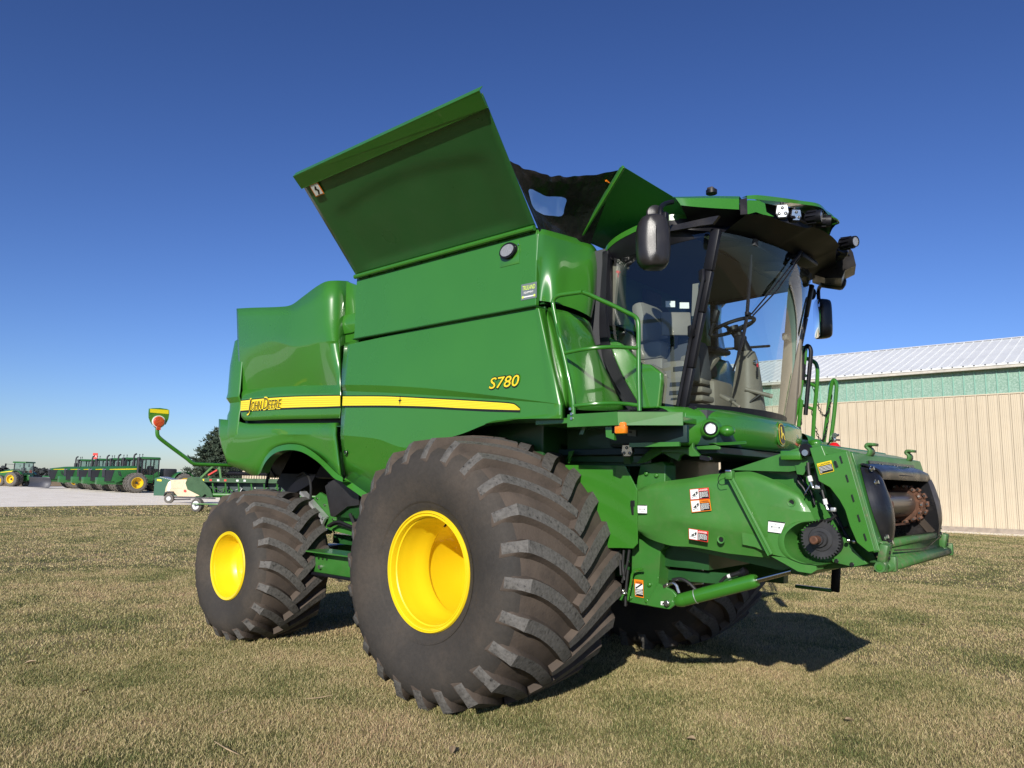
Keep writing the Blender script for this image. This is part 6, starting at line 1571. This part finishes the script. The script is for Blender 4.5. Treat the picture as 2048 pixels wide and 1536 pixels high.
    for s_ in (1, -1):
        b = MB(); A_ = [V((-2.9+1.12*math.cos(a), 0, 1.0+1.2*math.sin(a))) for a in [R(20+140*i/10) for i in range(11)]]
        b.loft([[p+V((0, .75*s_, 0)) for p in A_], [p+V((0, 2.0*s_, 0)) for p in A_]], 'tgreen', k=1, smooth_u=False); P_(b, 'rear_fender', solid=.03)
        b = MB(); b.box((.3, 1.0*s_, 1.15), (.9, .4, .06), 'tblack'); b.box((.3, 1.05*s_, .8), (.7, .3, .05), 'tblack'); b.bar((-.1, 1.15*s_, .8), (-.1, 1.15*s_, 2.0), .04, .04, 'tblack'); P_(b, 'step')
        for x in (1.7, -2.9):
            small_wheel(t, x, 1.10*s_, 1.0, .62, .56, .14, s_); small_wheel(t, x, 1.92*s_, 1.0, .62, .56, .36, s_)
    b = MB(); b.box((3.2, 1.0, .55), (.01, .01, .01), 'tblack')
    return t
YAW_T = math.atan2(-.99, -.10)
def place(t, hub_local, px, depth, yaw, zg=-.11):
    p = D(px, 950, depth); h = Matrix.Rotation(yaw, 3, 'Z')@V(hub_local)
    t.location = (p.x-h.x, p.y-h.y, zg); t.rotation_euler = (0, 0, yaw)
LB = ['green tractor nearest the combine, its whole left side and yellow wheel rims in full view',
      'green tractor next behind the one standing nearest the combine',
      'middle tractor of the row of five big green tractors',
      'green tractor just behind the one with the dark front blade',
      'green tractor at the far end of the row with a dark steel blade in front']
tr0 = tractor4(LB[0])
depths = [(276, 74), (246, 77.8), (218, 81.6), (191, 85.4), (152, 91)]
src_children = None
for i, (px, dp) in enumerate(depths):
    t = tr0 if i == 0 else copy_tree(tr0)
    t['label'] = LB[i]; place(t, (1.7, 2.2, 0), px, dp, YAW_T+R((0, 2.5, -1.5, 2, -3)[i]))
    last = t
# dozer blade on the last one
b = MB(); A_ = [V((-.22*math.sin(PI*i/8)**1, 0, .10+1.25*i/8)) for i in range(9)]
b.loft([[p+V((0, -2.1, 0)) for p in A_], [p+V((0, 2.1, 0)) for p in A_]], 'blade', k=1, smooth_u=False)
o = b.build('dozer_blade', solid=.05); o.parent = last; o.location = (5.3, .5, 0); o.rotation_euler = (0, 0, R(24))
b = MB(); b.bar((4.1, .5, .8), (5.1, .5, .6), .15, .2, 'tblack'); b.bar((4.1, -.5, .8), (5.1, -.5, .6), .15, .2, 'tblack'); o2 = b.build('blade_arm', solid=0); o2.parent = last
# yellow closing wheel standing among the tractors (track idlers of the tracked tractor in the row)
def row_tractor():
    t = empty('row_crop_tractor', (0, 0, 0), None, 'green row crop tractor seen from behind at the yard edge, with dual rear wheels', 'tractor')
    P_ = lambda b, n, **k: b.build(n, t, **k)
    b = MB(); hs = []
    for x, w_, zt, zb in ((.9, .50, 2.35, 1.3), (2.4, .46, 2.15, 1.2), (3.2, .40, 1.95, 1.1)):
        hs.append([V((x, w_, zb)), V((x, w_, zt-.2)), V((x, w_*.8, zt-.05)), V((x, 0, zt)), V((x, -w_*.8, zt-.05)), V((x, -w_, zt-.2)), V((x, -w_, zb))])
    b.loft(hs, 'tgreen', k=2, j=3, smooth_v=True, flip=True); P_(b, 'hood', sharp=40)
    b = MB()
    for s_ in (1, -1): b.prism([(.9, .505*s_, 2.1), (3.0, .44*s_, 1.85), (3.0, .44*s_, 1.78), (.9, .505*s_, 1.98)], (0, .012*s_, 0), 'stripe')
    P_(b, 'hood_stripe', weld=False)
    b = MB(); b.box((1.2, 0, 1.0), (4.2, .7, .6), 'tgreen', bev=.05); b.box((2.5, 0, .75), (.3, 1.8, .25), 'tblack'); b.box((0, 0, .95), (.4, 3.6, .3), 'tblack'); P_(b, 'chassis')
    b = MB()
    for x in (-.75, .75):
        for y in (-.8, .8): b.bar((x, y, 1.6), (x*.95, y*.97, 3.1), .09, .09, 'tblack', up=(0, 1, 0))
    b.box((0, 0, 1.6), (1.6, 1.65, .4), 'tgreen', bev=.05); b.box((0, 0, 2.1), (.5, .5, .8), 'tblack', bev=.1); P_(b, 'cab_frame')
    b = MB()
    for y in (-.8, .8): b.add([(-.73, y, 1.75), (.73, y, 1.75), (.72, y*.97, 3.1), (-.72, y*.97, 3.1)], [(0, 1, 2, 3)], 'tglass')
    for x in (-.78, .78): b.add([(x, -.77, 1.75), (x, .77, 1.75), (x*.97, .75, 3.1), (x*.97, -.75, 3.1)], [(0, 1, 2, 3)], 'tglass')
    P_(b, 'cab_window', weld=False)
    b = MB(); b.box((0, 0, 3.2), (1.95, 1.8, .2), 'tgreen', bev=.08); P_(b, 'cab_roof')
    for s_ in (1, -1):
        b = MB(); A_ = [V((1.05*math.cos(a), 0, .97+1.1*math.sin(a))) for a in [R(25+120*i/8) for i in range(9)]]; b.loft([[p+V((0, .75*s_, 0)) for p in A_], [p+V((0, 1.4*s_, 0)) for p in A_]], 'tgreen', k=1, smooth_u=False); P_(b, 'fender', solid=.03)
        small_wheel(t, 0, 1.15*s_, .97, .5, .55, .1, s_); small_wheel(t, 0, 1.85*s_, .97, .5, .55, .3, s_); small_wheel(t, 2.5, .98*s_, .72, .4, .4, .1, s_)
        b = MB(); b.bar((.7, .8*s_, 2.9), (.9, 1.9*s_, 2.92), .04, .04, 'tblack'); b.box((.95, 2.0*s_, 2.8), (.06, .25, .4), 'tblack', bev=.02); P_(b, 'mirror')
    b = MB(); b.box((-1.0, 0, 1.2), (.5, .7, .7), 'tgreen', bev=.05); b.bar((-.9, .35, 1.5), (-1.8, .45, .9), .08, .08, 'tgreen'); b.bar((-.9, -.35, 1.5), (-1.8, -.45, .9), .08, .08, 'tgreen'); b.bar((-.8, 0, .7), (-1.8, 0, .6), .1, .08, 'tblack'); P_(b, 'rear_hitch')
    b = MB(); b.box((-1.1, 0, 2.0), (.02, .36, .34), 'redlens'); P_(b, 'warning_triangle')
    return t
rt0 = row_tractor(); place(rt0, (0, 2.1, 0), 21, 97, math.atan2(-.55, -.83))
# second dark implement between them
im = empty('tillage_implement', tuple(D(76, 970, 99))[:2]+(-.11,), None, 'black tillage implement with small wheels between the two tractors', 'farm implement')
b = MB(); c = V(im.location); u = _rt.copy(); u.z = 0; u.normalize()
b.bar(c+u*-2.2+V((0, 0, .5)), c+u*1.2+V((0, 0, .55)), .3, .25, 'tblack'); b.bar(c+V((0, 0, .6)), c+u*.9+V((0, 0, 1.8)), .12, .12, 'tblack'); b.build('tool_bar', im)
for s_ in (-1.2, .2): 
    b = MB(); b.lathe([(-.12, .2), (-.12, .42), (.12, .42), (.12, .2)], c+u*s_+V((-.4, -.4, .42)), (.5, -.85, 0), 'ttyre', 20); b.disc(c+u*s_+V((-.46, -.5, .42)), (.5, -.85, 0), .2, .04, 'white', 14); b.build('gauge_wheel', im)

# ---------------------------------------------------------------- yard things behind the rear wheel
u = _rt.copy(); u.z = 0; u.normalize(); fwd = V((_fw.x, _fw.y, 0)).normalized(); UZ = V((0, 0, 1))
def frame(px, depth, zg=0):
    p = D(px, 950, depth); o = V((p.x, p.y, zg)); return lambda x, y, z: o+u*x+fwd*y+UZ*z
g = frame(310, 66, -.11); M['dkteal'] = mat('dark_bin_paint', (.012, .085, .045), .5, var=(2, .1))
b = MB(); b.prism([g(0, 0, 0), g(0, 0, 1.52), g(.35, 0, 1.66), g(2.4, 0, 1.20), g(2.4, 0, 0)], fwd*1.6, 'dkteal')
bn = b.build('metal_bin', bevel=.02); tag(bn, 'dark green sheet metal bin with sloping lid beside the cream trailer', 'bin')
b = MB()
for i in range(12): x0 = .45+i*.155; z0 = 1.64-(x0-.35)*.2244; b.prism([g(x0, -.02, z0+.02), g(x0+.11, -.02, z0-.005), g(x0+.11, -.02, z0+.03), g(x0, -.02, z0+.055)], fwd*1.64, 'silver')
ld = b.build('lid', bn, weld=False); b = MB(); b.prism([g(.22, -.01, 1.30), g(.62, -.01, 1.26), g(.62, -.01, 1.42), g(.22, -.01, 1.46)], fwd*.01, 'stripe'); b.build('yellow_label', bn)
# cream towed generator
M['cream'] = mat('cream_enclosure', (.62, .50, .33), .5, var=(2, .08), dirt=(5, (.35, .26, .16), .5))
g = frame(332, 47, -.06); gt = empty('generator_trailer', g(1, .5, 0), None, 'cream coloured towable generator trailer with dark mudguard', 'trailer')
b = MB(); b.prism([g(.0, 0, .55), g(.03, 0, .95), g(.16, 0, 1.30), g(.35, 0, 1.46), g(1.28, 0, 1.52), g(1.9, 0, 1.25), g(2.35, 0, .95), g(2.35, 0, .45), g(.85, 0, .42), g(.65, 0, .62), g(.1, 0, .62)], fwd*1.2, 'cream'); b.build('enclosure', gt, bevel=.03)
b = MB(); b.prism([g(.16, -.012, .75), g(.2, -.012, 1.30), g(.32, -.012, 1.40), g(.38, -.012, 1.0), g(.3, -.012, .75)], fwd*.01, 'white'); b.prism([g(.45, -.012, .92), g(1.05, -.012, .92), g(1.18, -.012, 1.38), g(.55, -.012, 1.36)], fwd*.012, 'cream')
b.build('side_door', gt, bevel=.01)
b = MB(); b.disc(g(1.30, -.01, .78), -fwd, .08, .03, 'red_decal', 14); b.build('round_lamp', gt)
b = MB(); b.prism([g(.06, -.25, .42), g(.10, -.25, .66), g(.25, -.25, .74), g(.58, -.25, .74), g(.72, -.25, .50), g(.66, -.25, .50), g(.52, -.25, .66), g(.25, -.25, .66), g(.14, -.25, .60)], fwd*.28, 'tblack'); b.build('mudguard', gt)
b = MB(); b.lathe([(-.0, .14), (-.02, .2), (.0, .29), (.18, .29), (.2, .15)], g(.38, -.22, .29), fwd, 'ttyre', 24); b.disc(g(.38, -.2, .29), -fwd, .14, .03, 'silver', 16); b.build('wheel', gt)
b = MB(); b.bar(g(.6, .1, .38), g(3.2, .1, .34), .1, .08, 'tblack'); b.bar(g(.6, .1, .22), g(1.6, .1, .26), .2, .08, 'tblack'); b.build('chassis', gt)

# grain header carried on its transport trailer
g = frame(383, 35.5, -.03); hd = empty('header_platform', g(4, 0, 0), None, 'green grain header platform with black reel behind the rear wheel', 'header')
L_ = 6.6
b = MB(); b.bar(g(.2, 0, 1.52), g(L_, 0, 1.52), .16, .20, 'dkgreen'); b.bar(g(.25, .3, .72), g(L_, .3, .72), .5, .06, 'dkgreen')
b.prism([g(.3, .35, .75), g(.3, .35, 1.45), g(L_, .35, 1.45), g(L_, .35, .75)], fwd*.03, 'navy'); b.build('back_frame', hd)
b = MB(); b.prism([g(-.22, -.1, 1.35), g(-.12, -.1, 1.62), g(.2, -.1, 1.66), g(.55, -.1, 1.62), g(.85, -.1, .95), g(.62, -.1, .72), g(-.1, -.1, 1.05)], fwd*.12, 'dkgreen'); b.prism([g(.2, -.12, 1.45), g(.9, -.12, .72), g(1.15, -.12, .72), g(1.0, -.12, 1.1), g(.62, -.12, 1.45)], fwd*.05, 'dkgreen'); b.build('end_shield', hd)
b = MB(); b.bar(g(.45, 0, 1.6), g(1.05, 0, 2.22), .1, .09, 'green_matte'); b.bar(g(1.05, 0, 2.22), g(1.35, 0, 2.25), .1, .09, 'green_matte'); b.bar(g(1.30, 0, 2.25), g(1.45, 0, 1.55), .1, .09, 'green_matte'); b.bar(g(.8, 0, 1.62), g(1.3, 0, 2.1), .05, .05, 'green_matte'); b.build('reel_arm', hd)
b = MB(); b.bar(g(.85, -.08, 1.75), g(1.25, -.08, 2.0), .08, .07, 'red_decal'); b.build('safety_prop', hd)
b = MB(); random.seed(3)
for k in range(6):
    a = 2*PI*k/6; o_ = (.42*math.cos(a), .42*math.sin(a)); b.tube([g(1.5, .7+o_[0], 1.85+o_[1]), g(L_, .7+o_[0], 1.85+o_[1])], .03, 'black', 6)
    for i in range(40): x_ = 1.52+i*(L_-1.55)/40; b.tube([g(x_, .7+o_[0], 1.85+o_[1]), g(x_+.02, .62+o_[0], 1.62+o_[1])], .010, 'black', 4)
b.tube([g(1.5, .7, 1.85), g(L_, .7, 1.85)], .09, 'black', 8); b.build('reel', hd)
b = MB()
for i in range(9): x_ = 1.0+i*.62; b.bar(g(x_, .05, 1.45), g(x_+.1, .1, .80), .06, .06, 'green_matte')
for i in range(34): x_ = random.uniform(.9, 5.5); z_ = random.uniform(.75, 1.2); b.tube([g(x_, .1, z_), g(x_+random.uniform(-.25, .25), .12, z_+random.uniform(-.2, .25))], random.uniform(.012, .04), random.choice(['green', 'green_matte', 'black', 'silver', 'dkgreen', 'green']), 6)
b.tube([g(.9, .05, .82), g(L_, .05, .82)], .10, 'green_matte', 10); b.build('drive_gear', hd, weld=False)
for x_, mt in ((.55, 'stripe'), (.92, 'red_decal'), (1.28, 'silver'), (1.62, 'red_decal'), (2.2, 'silver'), (2.55, 'silver'), (4.98, 'red_decal')):
    b = MB(); b.prism([g(x_, -.09, 1.47), g(x_+.11, -.09, 1.47), g(x_+.11, -.09, 1.56), g(x_, -.09, 1.56)], fwd*.01, mt); b.build('reflector', hd)
ht = empty('header_trailer', g(2, -.3, 0), None, 'low header trailer with white rimmed wheel and green tube under the header', 'trailer')
b = MB(); b.lathe([(0, .18), (-.02, .26), (.02, .325), (.20, .325), (.22, .18)], g(.52, -.5, .33), fwd*.9+u*.35, 'ttyre', 28); b.build('wheel', ht)
b = MB(); b.disc(g(.52, -.5, .33)-fwd*.0, -(fwd*.9+u*.35), .20, .012, 'white', 24); b.disc(g(.51, -.52, .33), -(fwd*.9+u*.35), .05, .03, 'silver', 12); b.build('rim', ht)
b = MB(); b.tube([g(.45, -.72, .40), g(6, -.6, .38)], [.03]+[.07], 'green', 10); b.bar(g(.9, 0, .30), g(6, 0, .30), .12, .12, 'tblack'); b.bar(g(1.6, 0, .45), g(2.3, 0, .62), .1, .1, 'tblack'); b.bar(g(1.5, 0, .3), g(1.5, 0, .7), .08, .08, 'tblack'); b.build('frame', ht)

# pole sign
g = frame(187, 120, -.3); sg = empty('pole_sign', g(0, 0, 0), None, 'red and white square sign on a pole behind the tractors', 'sign')
b = MB(); b.bar(g(0, .1, 0), g(0, .1, 4.9), .12, .12, 'silver'); b.build('pole', sg)
b = MB(); b.box(g(0, 0, 4.95), (.75, .1, .95), 'red_decal', rot=(0, 0, math.atan2(u.y, u.x)))
b.text('RTK', g(-.32, -.07, 4.72), u, UZ, 'white', size=.32, fit=.64, off=.02); b.build('sign_board', sg)
M['treefar'] = mat('distant_tree_foliage', (.035, .04, .042), .95, var=(.2, .3))
b = MB(); random.seed(11)
def blob(b, c, r, mt, n=26, s_=1.0):
    for k in range(n):
        d = V((random.gauss(0, 1), random.gauss(0, 1), random.gauss(0, 1))).normalized(); p = c+V((d.x*r, d.y*r, d.z*r*s_))*random.uniform(.55, 1); q = r*.38
        a_ = V((random.gauss(0, 1), random.gauss(0, 1), random.gauss(0, 1))).normalized()*q; c_ = a_.orthogonal().normalized()*q
        b.add([p-a_, p+c_, p+a_, p-c_], [(0, 1, 2, 3)], mt)
for px, dp, h in [(-40, 330, 5), (-20, 330, 6), (-6, 330, 4.6), (3, 340, 4.8), (9, 350, 3.8)]+[(70+i*4, 420+5*(i % 3), 3.5+2*random.random()) for i in range(8)]+[(330+i*9, 500, 4) for i in range(10)]+[(1640+i*26, 520, 5) for i in range(10)]:
    p = D(px, 950, dp)
    for k in range(6): blob(b, V((p.x+random.uniform(-3, 3), p.y+random.uniform(-3, 3), -.5+h*(.3+.55*random.random()))), h*.38, 'treefar', 22)
o = b.build('treeline', weld=False); tag(o, 'dark distant tree line on the horizon', 'trees', kind='stuff')

# pine tree
M['needles'] = node_mat('pine_needles', [(.3, (.020, .036, .024)), (.5, (.045, .065, .042)), (.7, (.085, .105, .07))], 1.2, rough=.7)
M['bark'] = mat('pine_bark', (.09, .065, .05), .9, var=(6, .2))
random.seed(5); g = frame(456, 82, -.2); pt = empty('pine_tree', g(0, 0, 0), None, 'tall dark pine tree with layered ragged boughs behind the combine tail', 'tree')
b = MB(); H = 7.9; b.tube([g(0, 0, 0), g(.1, 0, 3), g(0, 0, 6), g(0, 0, H-.3)], [.28, .22, .13, .03], 'bark', 10)
tips = []
for k in range(150):
    t = (k+.5)/150; z = .7+t*(H-1.0); a = k*2.399; Lb = (5.0*(1-t)**.60*(.72+.4*random.random()))*(1 if t > .12 else .85)
    d = u*math.cos(a)+fwd*math.sin(a); p0 = g(0, 0, z); p1 = p0+d*Lb*.6+UZ*(Lb*.02); p2 = p0+d*Lb+UZ*(Lb*.12)
    b.tube([p0, p1, p2], [.05*(1-t)+.015, .03, .01], 'bark', 5)
    for j in range(int(6+Lb*7.5)):
        s_ = random.uniform(.30, 1.02); q = p0.lerp(p1, s_/.6) if s_ < .6 else p1.lerp(p2, (s_-.6)/.4)
        tips.append((q+V((random.gauss(0, .22), random.gauss(0, .22), random.gauss(.08, .10)))+d.cross(UZ)*random.gauss(0, .38*Lb/3), random.uniform(.26, .46)))
b.build('trunk', pt)
b = MB()
for q, r in tips:
    for j in range(11):
        a = random.uniform(0, 2*PI); el = random.uniform(-.15, 1.0); d = V((math.cos(a)*math.cos(el), math.sin(a)*math.cos(el), math.sin(el))); s_ = d.orthogonal().normalized()*r*.13
        c = q+V((random.gauss(0, r*.3), random.gauss(0, r*.3), random.gauss(0, r*.15))); b.add([c-s_, c+s_, c+d*r*.85+s_*.4, c+d*r*.85-s_*.4], [(0, 1, 2, 3)], 'needles')
b.build('crown', pt, weld=False)
